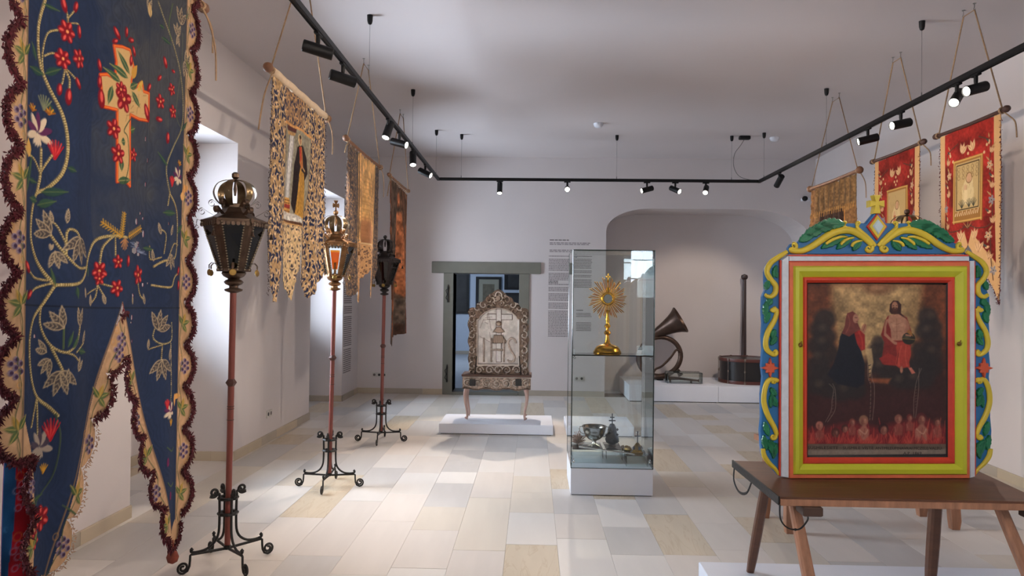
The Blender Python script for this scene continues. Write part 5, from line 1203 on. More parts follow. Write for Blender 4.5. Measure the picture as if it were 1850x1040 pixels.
# ================================================================== SILVER ALTAR on its platform
def platform(label, x0, x1, y0, y1, h):
    q = MB(); q.box((x0, y0, .008), (x1, y1, h), bev=.004); q.box((x0+.02, y0+.02, 0), (x1-.02, y1-.02, .008), 1)
    return tag(q.build('display_platform', [WHITE, BLACK], loc=((x0+x1)/2, (y0+y1)/2, 0)), label, 'platform', 'white display platforms')
platform('low white platform under the carved silver altar', -1.07, .25, 8.44, 9.14, .12)
platform('low white platform standing empty behind the tall glass case', .405, 1.18, 8.44, 9.14, .12)
platform('low white platform under the brown wooden table', .963, 3.0, 2.78, 4.217, .10)
AY = 8.80
SILV = mat('tarnished_silver_leaf', None, .36, .75, attr='Col', var=.12, vscale=50, bump=.15, bscale=120, spec=.6)
def altar():
    t = thing('house_altar', 'carved silver altarpiece lettered IHS on slender curved legs, before the doorway', 'altar', (-.425, 8.86, .12))
    A = lambda x, y: (lambda p: (p.x, p.z))(P(800+x/5.2, 500+y/5.2, y=AY))
    a0, a1 = A(225, 1000), A(835, 100)
    C = Canvas(a0[0], a1[0], a0[1], a1[1]+.01, .0042, rgb(120, 104, 92)); UU, VV = np.meshgrid(C.U, C.V)
    sil = cr([A(*p) for p in ((232, 960), (248, 850), (236, 760), (252, 680), (234, 600), (250, 520), (232, 440), (250, 380), (234, 320), (262, 288), (310, 284), (330, 240), (385, 225), (408, 188), (440, 160), (468, 150), (490, 128), (525, 114), (560, 132), (585, 152), (612, 180), (650, 196), (668, 232), (712, 250), (735, 284), (795, 300), (812, 350), (796, 420), (812, 470), (796, 530), (812, 590), (796, 660), (808, 740), (794, 820), (812, 900), (818, 960))], 4)
    C.mask = C.inside(sil, (0, C.W, 0, C.H))
    DK, MD, LT = rgb(114, 96, 82), rgb(162, 144, 130), rgb(214, 204, 192)
    C.c[:] = DK; C.grain(.3, 5, 3)
    inner = [A(*p) for p in ((325, 822), (325, 400), (345, 392), (356, 368), (400, 330), (455, 304), (520, 294), (590, 304), (642, 328), (690, 370), (700, 392), (716, 400), (716, 822))]
    C.h += .03
    C.poly(inner, rgb(200, 194, 188)); bb = (0, C.W, 0, C.H); ins = C.inside(inner, bb); n = vnoise(C.H, C.W, 9, 4)
    C.h[ins] = 0; C.c = np.where(ins[..., None], C.c*(1+.22*(n-.5))[..., None], C.c)
    C.stroke(inner+[inner[0]], .016, LT, .044); 
    def cs(x, y, r, a0, turns, w=.017, h=.05, c=LT):
        p = A(x, y); rr_ = r/5.2/150; C.stroke(spiral(p[0], p[1], rr_, rr_*.35, a0, turns, 18), w, c, h)
    rr = random.Random(2)
    for s in (0, 1):
        X = (lambda x: x) if s == 0 else (lambda x: 1042-x)
        for k, y in enumerate((340, 400, 470, 545, 620, 690, 760, 830, 890)):
            cs(X(280), y, 38 if k % 2 else 30, (PI*.5 if k % 2 else -PI*.5)*(1 if s == 0 else -1)+(0 if s == 0 else PI), .85*(1 if (s+k) % 2 else -1), .015, .052, LT if k % 2 else MD)
            p = A(X(262+rr.uniform(-12, 30)), y+34); C.leaf(p, (p[0]+rr.uniform(-.03, .03), p[1]+.035), .012, MD, LT, .046)
        for x, y, r, a in ((330, 290, 40, 1.), (385, 262, 36, 2.), (440, 215, 34, 1.4), (470, 175, 30, 2.2), (365, 320, 26, 0), (430, 285, 30, .4), (490, 250, 30, 1), (505, 205, 28, 2)):
            cs(X(x), y, r, a if s == 0 else PI-a, .8 if s == 0 else -.8, .015, .055, LT if r % 4 == 0 else MD)
        for x, y in ((345, 870), (440, 870)): cs(X(x), y, 40, 0 if s == 0 else PI, 1.2 if s == 0 else -1.2, .014, .05); cs(X(x), y, 20, 2, 1, .012, .05, MD)
    cs(521, 870, 44, 0, 1, .016, .05); cs(521, 170, 34, 0, 1, .018, .06); p = A(521, 200); C.ell(p[0], p[1], .03, .035, MD, .065)
    for k in range(70):
        x, y = rr.choice(((rr.uniform(245, 318), rr.uniform(300, 900)), (rr.uniform(726, 800), rr.uniform(300, 900)), (rr.uniform(330, 720), rr.uniform(845, 915)), (rr.uniform(420, 620), rr.uniform(170, 270)))); p = A(x, y); C.ell(p[0], p[1], .008, .012, LT if k % 3 else DK, .05, rot=rr.uniform(0, 3))
    C.stroke([A(325, 828), A(716, 828)], .014, LT, .046)
    # the panel: cross, banner cross, seated half figure in low relief
    for pl in ([A(502, 300), A(550, 300), A(550, 800), A(502, 800)], [A(418, 348), A(502, 348), A(502, 398), A(418, 398)], [A(550, 350), A(652, 352), A(652, 402), A(550, 402)]): C.poly(pl, rgb(206, 202, 198), .006); C.stroke(pl+[pl[0]], .006, rgb(92, 76, 66))
    for pl in ([(425, 330), (455, 500)], [(400, 385), (460, 375)], [(385, 405), (450, 395)], [(350, 480), (385, 395)], [(395, 425), (425, 440)], [(350, 560), (440, 610)], [(440, 520), (450, 600)]): C.stroke([A(*p) for p in pl], .005, rgb(110, 92, 82))
    C.poly([A(470, 520), A(505, 470), A(540, 468), A(582, 515), A(555, 522), A(520, 528), A(495, 516)], rgb(158, 138, 122), .022, soft=.006); p = A(526, 437); C.ell(p[0], p[1], .036, .03, rgb(124, 104, 90), .026); C.ell(p[0], p[1]-.004, .022, .024, rgb(156, 138, 122), .032)
    C.poly([A(480, 545), A(555, 545), A(596, 600), A(590, 622), A(470, 622), A(466, 590)], rgb(150, 132, 116), .02, soft=.006)
    for k in range(6): C.stroke([A(485+k*16, 548), A(474+k*22, 620)], .005, rgb(96, 78, 66), .024)
    C.build('carved_reredos', SILV, lambda U, V, H: (U, AY-H-.012*np.exp(-((U-U.mean())/.5)**2)*0, V), t, thick=.04, back=rgb(90, 60, 44))
    # letters of the monogram, each its own applied piece
    def letter(paths, name, w=.0095):
        q = MB()
        for pa in paths:
            pts = [A(*p) for p in pa]; K = len(pts); q.tube([(u, AY-.018, v) for u, v in pts], [w*(1+.5*abs(math.sin(k*2.2))) for k in range(K)], 8, flat=.6, up=(0, 1, 0))
            for e in (pts[0], pts[-1]): q.lathe([(.002, -.02), (w*1.3, -.014), (w*1.4, 0), (w*1.1, .01)], 10, M=Matrix.Translation((e[0], AY, e[1])) @ Matrix.Rotation(PI/2, 4, 'X'))
        q.build(name, mat('silver_letter', rgb(186, 170, 156), .35, .6, var=.35, vscale=40, bump=.2), t, smooth=True, world=True)
    letter([[(386, 580), (386, 640), (386, 685), (386, 735), (386, 790)]], 'letter_i')
    letter([[(456, 580), (456, 640), (456, 685), (456, 735), (456, 790)], [(574, 580), (574, 640), (574, 685), (574, 735), (574, 790)], [(456, 686), (515, 682), (574, 686)]], 'letter_h', .009)
    letter([cr([(688, 615), (668, 580), (636, 578), (616, 610), (624, 655), (646, 700), (672, 738), (672, 780), (640, 796), (612, 784)], 3)], 'letter_s')
    # predella box, dark top, cabriole legs
    B0, B1 = P(835, 703, y=8.66), P(959, 678, y=8.66)
    zb, zt_ = B0.z, B1.z-.01
    q = MB(); q.box((B0.x+.01, 8.68, zb+.004), (B1.x-.01, 9.0, zt_-.012)); q.build('predella', mat('dark_altar_wood', rgb(84, 58, 46), .5, var=.2, bump=.1), t, world=True)
    q = MB(); q.box((B0.x-.01, 8.65, zt_-.014), (B1.x+.01, 9.02, zt_+.012), bev=.004); q.build('table_top', MATS['dark_altar_wood'], t, world=True)
    D = Canvas(B0.x, B1.x, zb, zt_-.012, .0035, MD); D.grain(.3, 4, 9)
    for k in range(7):
        u = B0.x+.06+k*(B1.x-B0.x-.12)/6; D.stroke(spiral(u, (zb+zt_)/2-.005, .05, .015, k*1.3, 1.3, 16), .012, LT, .02); D.leaf((u, zb+.02), (u+.04, zt_-.03), .01, DK, LT, .016)
    D.stroke([(B0.x, zt_-.02), (B1.x, zt_-.02)], .012, LT, .016); D.stroke([(B0.x, zb+.006), (B1.x, zb+.006)], .01, DK, .012)
    D.build('carved_front', SILV, lambda U, V, H: (U, 8.676-H, V-.012*np.cos((U-(B0.x+B1.x)/2)*26)*(V < zb+.02)), t, thick=.002, back=DK)
    for px in (893.0, ): pass
    for x in (853, 936):
        a = P(x-5, 697, y=8.64); b = P(x+6, 685, y=8.64); q = MB(); q.box((a.x, 8.638, a.z), (b.x, 8.66, b.z), bev=.003); q.build('lock_plate', DF, t, world=True)
    for x in (861, 938):
        a, b = P(x, 643, y=8.76), P(x-3 if x < 900 else x+3, 682, y=8.70); q = MB(); q.tube([tuple(a), tuple(b)], .006, 6); q.build('iron_stay', IRON, t, smooth=True, world=True)
    LEGW = mat('pinkish_leg_wood', rgb(188, 158, 146), .6, var=.12, bump=.1)
    for sx in (-1, 1):
        for yy in (8.70, 8.97):
            xx = -.425+sx*.355; q = MB()
            prof = cr([(0, zb), (.012, zb-.06), (.01, .35), (-.008, .24), (-.014, .17), (.0, .138)], 5)
            q.tube([(xx+sx*d, yy-(.0 if yy > 8.8 else d), z) for d, z in prof], [.028-.014*min(1, k/14) for k in range(len(prof)-4)]+[.016, .02, .024, .02], 8, flat=1, up=(0, 1, 0)); q.build('leg', LEGW, t, smooth=50, world=True)
altar()

# ================================================================== PAINTED FRAME WITH THE PICTURE, ON THE WOODEN TABLE
FP0 = Vector((1.199, 3.533, 0)); FT = Vector((.931, .073, 0)).normalized(); FN = Vector((FT.y, -FT.x, 0))
def fuv(px, py):
    d = CAMR @ Vector(((px-CX)/FOC, -(py-CY)/FOC, -1)); t = (FP0-CAMP).dot(FN)/d.dot(FN); p = CAMP+d*t
    return ((p-FP0).dot(FT), p.z)
def f3(u, v, h): p = FP0+FT*u+FN*h; return (p.x, p.y, v)
def px5(x, y): return (1360+x/3.586, 330+y/3.586)
def px4(x, y): return (1360+x/2.476, 430+y/2.476)
YEL = mat('yellow_scroll_paint', rgb(222, 196, 62), .38, var=.1, vscale=14, bump=.15, bscale=60)
LIM = mat('lime_yellow_paint', rgb(196, 198, 50), .4, var=.06, vscale=8, bump=.08, bscale=50)
ORA = mat('orange_paint', rgb(220, 112, 74), .42, var=.14, vscale=14, bump=.12)
REDP = mat('red_frame_paint', rgb(208, 66, 44), .42, var=.12, vscale=16, bump=.12)
WHP = mat('chipped_white_paint', rgb(214, 220, 230), .45, var=.1, vscale=30, bump=.25, bscale=90)
BLU = mat('blue_paint', rgb(44, 112, 170), .38, var=.14, vscale=10, bump=.2, bscale=40)
GRE = mat('green_leaf_paint', rgb(30, 118, 78), .3, var=.25, vscale=16, bump=.2, coat=.3)
OLDW = mat('old_frame_back_wood', rgb(96, 78, 66), .7, var=.2, bump=.2)
def painted_frame():
    base = FP0+FT*.46
    t = thing('votive_picture', 'brightly painted carved frame in yellow, blue and white with a dark religious painting', 'painting', (base.x, base.y, .752))
    def bars(rects, hs, m, name, sides=4):
        """rects: corner quads (TL,TR,BR,BL) in picture marks, one per profile point"""
        R4 = [[fuv(*p) for p in r] for r in rects]
        for k in range(4):
            if k >= sides: break
            a, b = k, (k+1) % 4
            q = MB(); front = [[f3(*R[a], h) for R, h in zip(R4, hs)], [f3(*R[b], h) for R, h in zip(R4, hs)]]
            ring0 = front[0]+[f3(*R4[-1][a], -.02), f3(*R4[0][a], -.02)]; ring1 = front[1]+[f3(*R4[-1][b], -.02), f3(*R4[0][b], -.02)]
            q.loft([ring0, ring1]); q.build(name, m, t, world=True)
    def rect(l, tp, r, b, rt=0): return [(l, tp), (r, tp), (r+rt, b), (l, b)]
    bars([rect(1422.5, 473.5, 1747.2, 862), rect(1423.5, 474.5, 1746, 861), rect(1429.5, 480.5, 1741, 855)], [.018, .022, .022], ORA, 'orange_moulding')
    bars([rect(1429.5, 480.5, 1741, 855), rect(1432, 483, 1738.5, 852.5), rect(1438, 490, 1732, 845), rect(1448, 500.5, 1721, 836)], [.022, .034, .036, .016], LIM, 'yellow_moulding')
    bars([rect(1448, 500.5, 1721, 836), rect(1450, 502.5, 1719, 834), rect(1453, 506, 1715, 830), rect(1457, 510.5, 1710.5, 825)], [.016, .022, .022, .008], REDP, 'red_moulding')
    bars([rect(1457, 510.5, 1710.5, 825), rect(1459, 512.5, 1708.5, 822)], [.008, .003], DF, 'black_sight_edge')
    # white strips: top rail and two uprights
    def slab(poly, h0, h1, m, name, bev=.003, par=None):
        q = MB(); q.prism([fuv(*p) for p in poly], f3, h0, h1, bev=bev); return q.build(name, m, par or t, world=True)
    slab([(1422.7, 463), (1746.3, 463), (1746.3, 471.6), (1422.7, 471.6)], -.02, .02, WHP, 'white_rail')
    slab([(1410, 470), (1422.2, 461.5), (1422.2, 861), (1408.5, 859)], -.02, .018, WHP, 'white_rail'); slab([(1747.6, 471.5), (1756.5, 471), (1757.5, 859), (1748, 861.5)], -.02, .018, WHP, 'white_rail')
    slab([(1422.7, 460.2), (1746.3, 460.2), (1746.3, 462.8), (1422.7, 462.8)], -.02, .017, REDP, 'red_fillet', .0005); slab([(1422.7, 471.8), (1746.3, 471.8), (1746.3, 473.3), (1422.7, 473.3)], -.02, .016, REDP, 'red_fillet', .0005)
    slab([(1407, 470), (1409.8, 470), (1408.3, 859), (1405.8, 857)], -.02, .014, REDP, 'red_fillet', .0005); slab([(1757, 472), (1758.8, 472), (1759.8, 857), (1757.9, 859)], -.02, .014, REDP, 'red_fillet', .0005)
    slab([(1424, 475), (1745, 475), (1745, 860), (1424, 860)], -.03, -.02, OLDW, 'back_board', 0)
    # blue ground of the side wings and the crest
    mir = lambda pts: [(3166-x, y) for x, y in pts][::-1]
    wing = [px4(*p) for p in ((152, 64), (110, 92), (66, 118), (54, 150), (56, 230), (44, 262), (42, 330), (46, 380), (42, 440), (46, 500), (40, 570), (46, 620), (38, 700), (40, 800), (34, 860), (38, 930), (44, 975), (112, 1060), (116, 1040), (122, 100))]
    slab(wing, -.025, 0, BLU, 'blue_wing', .004); slab(mir(wing), -.025, 0, BLU, 'blue_wing', .004)
    half = [(228, 462), (232, 420), (250, 396), (290, 392), (312, 366), (352, 350), (368, 322), (420, 300), (440, 276), (520, 262), (600, 262), (700, 262), (735, 262), (775, 214), (790, 196)]
    crest = [px5(*p) for p in half+[(1600-x, y) for x, y in half[::-1]]]
    slab(crest, -.025, .0, BLU, 'blue_crest', .004)
    # cross and diamond on top
    mc = [(800, 137)]
    cp = [(-11, -16), (-24, -56), (24, -56), (11, -16), (48, -22), (48, 22), (14, 12), (24, 64), (-24, 64), (-14, 12), (-48, 22), (-48, -22)]
    slab([px5(799+x, 137+y) for x, y in cp], -.022, .012, YEL, 'cross', .004)
    slab([px5(*p) for p in ((799, 202), (866, 285), (801, 374), (733, 285))], -.02, .010, REDP, 'diamond_border', .003)
    slab([px5(*p) for p in ((799, 212), (856, 285), (801, 364), (743, 285))], .010, .016, YEL, 'diamond_border', .003)
    slab([px5(*p) for p in ((799, 236), (836, 283), (801, 338), (764, 283))], .016, .024, mat('pale_diamond', rgb(198, 216, 226), .35, var=.08), 'diamond', .008)
    def scroll(pts, ws, m=YEL, name='scroll', h=.004, n=6, conv=None):
        P2 = cr([tuple(p)+(w,) for p, w in zip(pts, ws)], n); uv = [fuv(*conv(x, y)) for x, y, w in P2]
        q = MB(); q.tube([f3(u, v, h) for u, v in uv], [max(.0018, w*1.14) for _, _, w in P2], 8, flat=.85, up=tuple(FN)); return q.build(name, m, t, smooth=True, world=True)
    def curlpts(cx, cy, r, a0, turns, n=9): return spiral(cx, cy, r, r*.15, a0, turns, n)
    def leafp(conv, x0, y0, x1, y1, w, m=GRE, lobes=4, h=.012):
        a, b = Vector(conv(x0, y0)), Vector(conv(x1, y1)); d = b-a; nn = Vector((-d.y, d.x)); nn.normalize(); ww = w*1.35
        up, dn = [], []
        K = lobes*4
        for k in range(K+1):
            f = k/K; e = ww*math.sin(PI*min(1, f*.92+.05))**.7*(1-.28*((k % 4)/4 if k % 4 else 0)); up.append(tuple(a+d*f+nn*e)); dn.append(tuple(a+d*f-nn*e*.8))
        q = MB(); pl = [fuv(*p) for p in up+dn[::-1]]; q.prism(pl, f3, -.004, h, bev=.004); q.tube([f3(*fuv(*(a+d*.05)), h), f3(*fuv(*(a+d*.9)), h)], .0018, 5); return q.build('carved_leaf', m, t, smooth=40, world=True)
    c4, c5 = px4, px5
    for side in (0, 1):
        m4 = (lambda x, y: c4(x, y)) if side == 0 else (lambda x, y: (3166-c4(x, y)[0], c4(x, y)[1]))
        m5 = (lambda x, y: c5(x, y)) if side == 0 else (lambda x, y: c5(1600-x, y))
        # side scrolls
        scroll([(152, 60), (115, 84), (78, 112), (62, 150), (78, 185), (100, 212), (98, 245), (78, 262), (58, 256), (60, 248)], [.008, .011, .012, .012, .012, .012, .012, .010, .008, .004], conv=m4)
        scroll(curlpts(92, 316, 12, 2.8, -1.1)[::-1]+[(106, 322), (96, 365), (68, 415), (56, 462), (62, 498), (84, 518)]+curlpts(96, 511, 12, 1.9, -1.1), [.004]*4+[.007]*6+[.009, .0115, .012, .012, .0115, .010]+[.008]*5+[.004]*5, conv=m4, n=4)
        scroll(curlpts(96, 642, 14, -.3, -.9)[::-1]+[(74, 632), (54, 668), (48, 730), (66, 792), (92, 840), (104, 872)]+curlpts(90, 886, 13, -.4, 1.1), [.005]*4+[.008]*6+[.011, .0115, .012, .012, .011, .010]+[.008]*5+[.004]*5, conv=m4, n=4)
        scroll([(44, 940), (50, 972), (72, 1005), (98, 1030), (116, 1056)], [.010, .011, .010, .008, .006], conv=m4)
        for a in ((104, 122, 92, 176, 4.5), (70, 190, 58, 232, 5), (96, 140, 108, 178, 4), (84, 272, 62, 300, 6), (60, 284, 54, 350, 5), (72, 330, 56, 380, 5), (98, 408, 84, 450, 5.5), (106, 440, 78, 478, 5), (78, 668, 104, 704, 5), (80, 700, 106, 752, 6), (86, 690, 78, 758, 4), (52, 820, 70, 884, 5), (48, 880, 60, 946, 5), (70, 900, 92, 970, 5), (104, 915, 90, 985, 5), (66, 905, 100, 925, 4)): leafp(m4, *a)
        # crest scrolls
        scroll(curlpts(262, 408, 24, 2.2, -1.1)[::-1]+[(250, 440), (320, 440), (400, 400), (480, 345), (560, 312), (640, 312), (715, 355), (765, 400)]+curlpts(748, 424, 26, -.6, 1.15), [.003]*4+[.008]*6+[.011, .013, .015, .016, .016, .016, .014, .011]+[.009]*5+[.004]*5, conv=m5, n=4)
        scroll(curlpts(594, 264, 14, 1.8, 1.1)[::-1]+[(585, 282), (620, 300), (670, 316), (720, 340)], [.003]*4+[.006]*6+[.007, .008, .008, .005], conv=m5, n=4)
        scroll(curlpts(682, 266, 16, 1.8, 1.1)[::-1]+[(672, 288), (700, 318), (735, 350), (775, 392), (790, 410)], [.003]*4+[.006]*6+[.0075, .009, .010, .010, .008], conv=m5, n=4)
        for pl in ([(606, 352), (560, 352), (505, 372), (466, 398)], [(650, 356), (605, 366), (575, 386), (562, 402)], [(702, 376), (664, 382), (640, 398), (634, 414)]): scroll(pl, [.003, .006, .007, .006], conv=m5, h=.012)
        for a in ((600, 345, 440, 425, 6.5), (645, 350, 540, 430, 6), (700, 370, 645, 440, 6), (590, 270, 430, 268, 9), (520, 282, 385, 300, 9), (450, 305, 335, 338, 9), (390, 335, 300, 380, 7)): leafp(m5, *a, lobes=5)
        sx, sy = m4(75, 580)
        star = []
        for k in range(16): a = k*PI/8+PI/2; r = (17 if k % 4 == 0 else 8.5 if k % 2 else 11); star.append((sx+r*math.cos(a)*.95, sy+r*math.sin(a)*1.1))
        s_ = slab(star, -.01, .016, mat('coral_flower_paint', rgb(214, 92, 58), .4, var=.12, bump=.1), 'star_flower', .006)
    for x, y in ((1440, 622), (1724, 620)):
        q = MB(); q.lathe([(.010, 0), (.011, .004), (.006, .010), (.0, .012)], 12, M=Matrix.Translation(f3(*fuv(x, y), .034)) @ FN.to_track_quat('Z', 'X').to_matrix().to_4x4(), caps=False); q.tube([f3(*fuv(x, y), .04), f3(*fuv(x-.5, y-7), .05)], .0025, 5); q.build('brass_hook', BRASSY, t, smooth=True, world=True)
    # ------------ the picture itself: a flat painted panel
    u0, v1 = fuv(1457, 511); u1, v0 = fuv(1710.5, 824.5)
    C = Canvas(u0, u1, v0, v1, .0021, rgb(60, 36, 32)); g = lambda x, y: fuv(1440+x/3.059, 500+y/3.059)
    UU, VV = np.meshgrid(C.U, C.V); nA, nB, nC = vnoise(C.H, C.W, 40, 1), vnoise(C.H, C.W, 12, 2), vnoise(C.H, C.W, 4, 3)
    M_ = lambda px: px/3.059*(u1-u0)/253.5
    def po(pts, c, soft=.004, al=1, h=0): C.poly([g(*p) for p in pts], c, h, soft, al)
    def el(x, y, rx, ry, c, soft=.004, al=1, rot=0): a, b = g(x, y); C.ell(a, b, M_(rx), M_(ry), c, 0, soft, al, rot)
    def st(pts, w, c, al=1, soft=0): C.stroke(cr([g(*p) for p in pts], 5), M_(w), c, 0, 0, None, al, soft)
    po([(40, 40), (820, 40), (820, 560), (40, 560)], rgb(106, 58, 36), .02)
    po([(185, 40), (690, 40), (680, 300), (600, 420), (420, 600), (230, 420), (190, 200)], rgb(158, 126, 86), .045)
    po([(230, 60), (640, 60), (600, 220), (420, 400), (260, 280)], rgb(170, 140, 98), .05, .8)
    C.c *= (1+.28*(nA-.5)+.24*(nB-.5)+.12*(nC-.5))[..., None]
    el(445, 62, 80, 34, rgb(126, 84, 58), .02, .7); el(445, 60, 40, 12, rgb(176, 130, 96), .01, .6)
    po([(40, 560), (820, 560), (820, 930), (40, 930)], rgb(62, 34, 34), .05); po([(40, 470), (820, 430), (820, 640), (40, 640)], rgb(56, 34, 32), .05, .9)
    CL, CLH = rgb(44, 38, 38), rgb(84, 68, 58)
    for x, y, r in ((150, 235, 60), (120, 290, 50), (150, 330, 62), (110, 380, 52), (160, 420, 66), (120, 480, 56), (130, 540, 62), (170, 600, 70), (100, 600, 50), (240, 620, 70), (320, 620, 60), (720, 220, 56), (740, 280, 62), (700, 300, 50), (750, 350, 60), (740, 420, 62), (700, 470, 70), (750, 500, 55), (640, 540, 80), (560, 560, 60), (700, 560, 60), (450, 480, 60), (440, 400, 46), (450, 360, 34), (500, 540, 50), (600, 560, 60), (680, 400, 50)): el(x, y, r, r*.92, CL, .022, .85)
    for x, y in ((140, 280), (135, 350), (110, 430), (120, 590), (255, 610), (715, 285), (735, 210), (740, 400), (560, 560), (640, 545), (450, 480), (440, 350)): el(x, y, 22, 18, CLH, .02, .6)
    po([(375, 395), (410, 395), (420, 470), (400, 560), (390, 480)], rgb(190, 160, 116), .008, .9); po([(395, 560), (520, 560), (500, 590), (400, 580)], rgb(150, 84, 52), .012, .8)
    # kneeling woman: hood, dark cloak, red sleeve, joined hands
    po([(250, 300), (290, 290), (330, 300), (350, 400), (372, 480), (370, 590), (330, 612), (220, 590), (165, 540), (200, 480), (225, 400), (236, 330)], rgb(26, 28, 38), .006)
    po([(312, 300), (345, 292), (372, 318), (374, 400), (352, 408), (330, 370)], rgb(150, 38, 34), .005); st([(340, 305), (358, 350), (360, 395)], 10, rgb(186, 60, 48), .7, .004)
    po([(268, 225), (276, 200), (305, 190), (326, 205), (330, 250), (350, 290), (330, 300), (286, 330), (246, 312), (262, 270)], rgb(112, 56, 50), .004); st([(280, 210), (290, 260), (268, 310)], 5, rgb(146, 84, 70), .7, .003)
    el(322, 230, 15, 24, rgb(172, 120, 98), .004); po([(334, 222), (342, 236), (332, 240)], rgb(172, 120, 98)); st([(318, 225), (330, 226)], 3, rgb(70, 40, 34)); st([(324, 246), (334, 246)], 3, rgb(110, 50, 44))
    po([(352, 292), (362, 264), (374, 258), (382, 268), (378, 292), (366, 316)], rgb(166, 112, 88), .003); st([(364, 296), (376, 262)], 2.5, rgb(90, 50, 40))
    # seated man with bare chest, red mantle
    po([(500, 215), (486, 240), (462, 320), (480, 360), (468, 440), (452, 450), (470, 482), (540, 490), (600, 470), (640, 340), (620, 270), (605, 225), (575, 205)], rgb(124, 42, 38), .005)
    po([(505, 214), (530, 206), (560, 206), (590, 218), (610, 245), (600, 300), (580, 350), (520, 352), (515, 290), (500, 250)], rgb(172, 124, 100), .005)
    po([(505, 230), (492, 270), (490, 310), (530, 352), (552, 362), (556, 376), (534, 372), (478, 322), (480, 270), (490, 236)], rgb(166, 114, 92), .004); po([(598, 230), (618, 262), (622, 300), (600, 322), (590, 300), (600, 270)], rgb(160, 108, 88), .004)
    st([(518, 250), (545, 262), (580, 250)], 4, rgb(120, 76, 60), .6, .003); st([(548, 230), (550, 340)], 3, rgb(120, 76, 60), .5, .003); st([(530, 300), (575, 300)], 3, rgb(126, 80, 64), .5, .003); el(530, 262, 14, 12, rgb(196, 150, 120), .008, .6); el(575, 262, 14, 12, rgb(190, 142, 114), .008, .6)
    po([(512, 150), (530, 130), (556, 132), (574, 152), (572, 200), (600, 230), (560, 205), (520, 205), (508, 190)], rgb(58, 32, 28), .004); el(538, 162, 17, 25, rgb(164, 116, 92), .004); el(538, 186, 17, 20, rgb(70, 38, 30), .005, .85); st([(528, 158), (534, 158)], 3, rgb(50, 28, 24)); st([(545, 158), (551, 158)], 3, rgb(50, 28, 24)); st([(539, 160), (540, 174)], 3, rgb(196, 150, 120))
    po([(552, 362), (600, 356), (626, 385), (628, 430), (618, 470), (622, 500), (600, 500), (570, 508), (540, 486), (550, 430), (545, 390)], rgb(166, 60, 50), .005)
    for p in ([(575, 380), (560, 440), (562, 490)], [(600, 380), (596, 440), (606, 490)]): st(p, 6, rgb(198, 90, 70), .7, .004)
    st([(560, 420), (548, 480)], 5, rgb(104, 34, 32), .8, .003)
    po([(454, 450), (480, 486), (540, 488), (545, 440), (500, 420)], rgb(150, 46, 40), .006, .8)
    el(575, 512, 8, 18, rgb(176, 120, 96), .004); po([(612, 500), (630, 500), (652, 530), (632, 536)], rgb(190, 110, 92), .004)
    el(615, 340, 36, 32, rgb(42, 40, 34), .004); el(606, 330, 16, 10, rgb(98, 92, 66), .012, .7); st([(580, 340), (648, 346)], 5, rgb(120, 100, 56), .8); po([(602, 304), (616, 290), (630, 304), (640, 330), (620, 318)], rgb(150, 100, 50), .004); st([(600, 320), (625, 325)], 8, rgb(160, 108, 86))
    # ribbons of writing rising from the souls
    RB = rgb(134, 116, 104)
    for dx in (0, 20): st([(175+dx, 590), (200+dx*.4, 620), (192+dx, 680), (186+dx, 740), (155+dx*.6, 800)], 3, RB, .8); st([(388+dx, 480), (392+dx, 560), (405+dx, 600), (404+dx, 700), (400+dx*.7, 790)], 3, RB, .8); st([(685-dx*.6, 505), (660+dx*.5, 570), (650+dx, 620), (642+dx, 700), (644+dx*.4, 780)], 3, RB, .8)
    for k in range(14): st([(394+k*.6, 490+k*22), (404+k*.6, 486+k*22)], 4, rgb(40, 26, 24), .9)
    for k in range(8): st([(196-k*1.5, 640+k*18), (206-k*1.5, 636+k*18)], 3, rgb(100, 84, 78), .7); st([(650, 610+k*16), (660, 606+k*16)], 3, rgb(100, 84, 78), .7)
    # flames and souls
    rr = random.Random(8)
    po([(40, 830), (120, 840), (300, 800), (450, 830), (560, 800), (700, 780), (820, 830), (820, 925), (40, 925)], rgb(120, 38, 40), .03, .85)
    for k in range(46):
        x = 45+k*17; h = rr.uniform(50, 150); y = 920; s = rr.uniform(-24, 24); w = rr.uniform(12, 24); c = rr.choice((rgb(158, 46, 44), rgb(130, 34, 38), rgb(176, 70, 58), rgb(110, 28, 34)))
        po([(x-w, y), (x-w*.5+s*.3, y-h*.5), (x+s, y-h), (x+w*.5+s*.2, y-h*.45), (x+w, y)], c, .007, .7)
        st([(x-w*.4, y-6), (x+s*.4, y-h*.5), (x+s, y-h*.95)], 3, rgb(196, 92, 74), .5, .002)
    SK = rgb(166, 112, 92)
    for x, y, r, hair, body in ((122, 822, 19, rgb(190, 120, 104), 1), (210, 862, 22, rgb(70, 40, 34), 0), (262, 838, 18, rgb(60, 40, 34), 0), (303, 802, 16, rgb(120, 60, 50), 1), (366, 795, 24, rgb(150, 110, 84), 2), (475, 842, 26, rgb(46, 28, 30), 0), (558, 785, 20, rgb(150, 96, 80), 1), (620, 778, 16, rgb(110, 44, 42), 1), (685, 785, 27, rgb(96, 40, 40), 2), (772, 802, 19, rgb(80, 44, 40), 1)):
        if body: po([(x-r*1.2, y+r*4.5), (x-r*1.35, y+r*2.2), (x-r*.5, y+r*1.35), (x-r*.2, y+r*.8), (x+r*.45, y+r*.9), (x+r*.7, y+r*1.4), (x+r*1.3, y+r*2.1), (x+r*1.1, y+r*4.5)], (rgb(168, 112, 94) if body == 2 else rgb(140, 74, 64)), .008, .85); st([(x+r*.2, y+r*1.8), (x, y+r*3.6)], 4, rgb(110, 54, 48), .6, .004); st([(x-r*.9, y+r*2.2), (x-r*.7, y+r*3.4)], 3, rgb(190, 128, 108), .6, .003)
        if body == 2: st([(x-r, y+r*2), (x+r*.3, y+r*3), (x+r*.9, y+r*2.1)], 7, rgb(190, 140, 118), .8, .003)
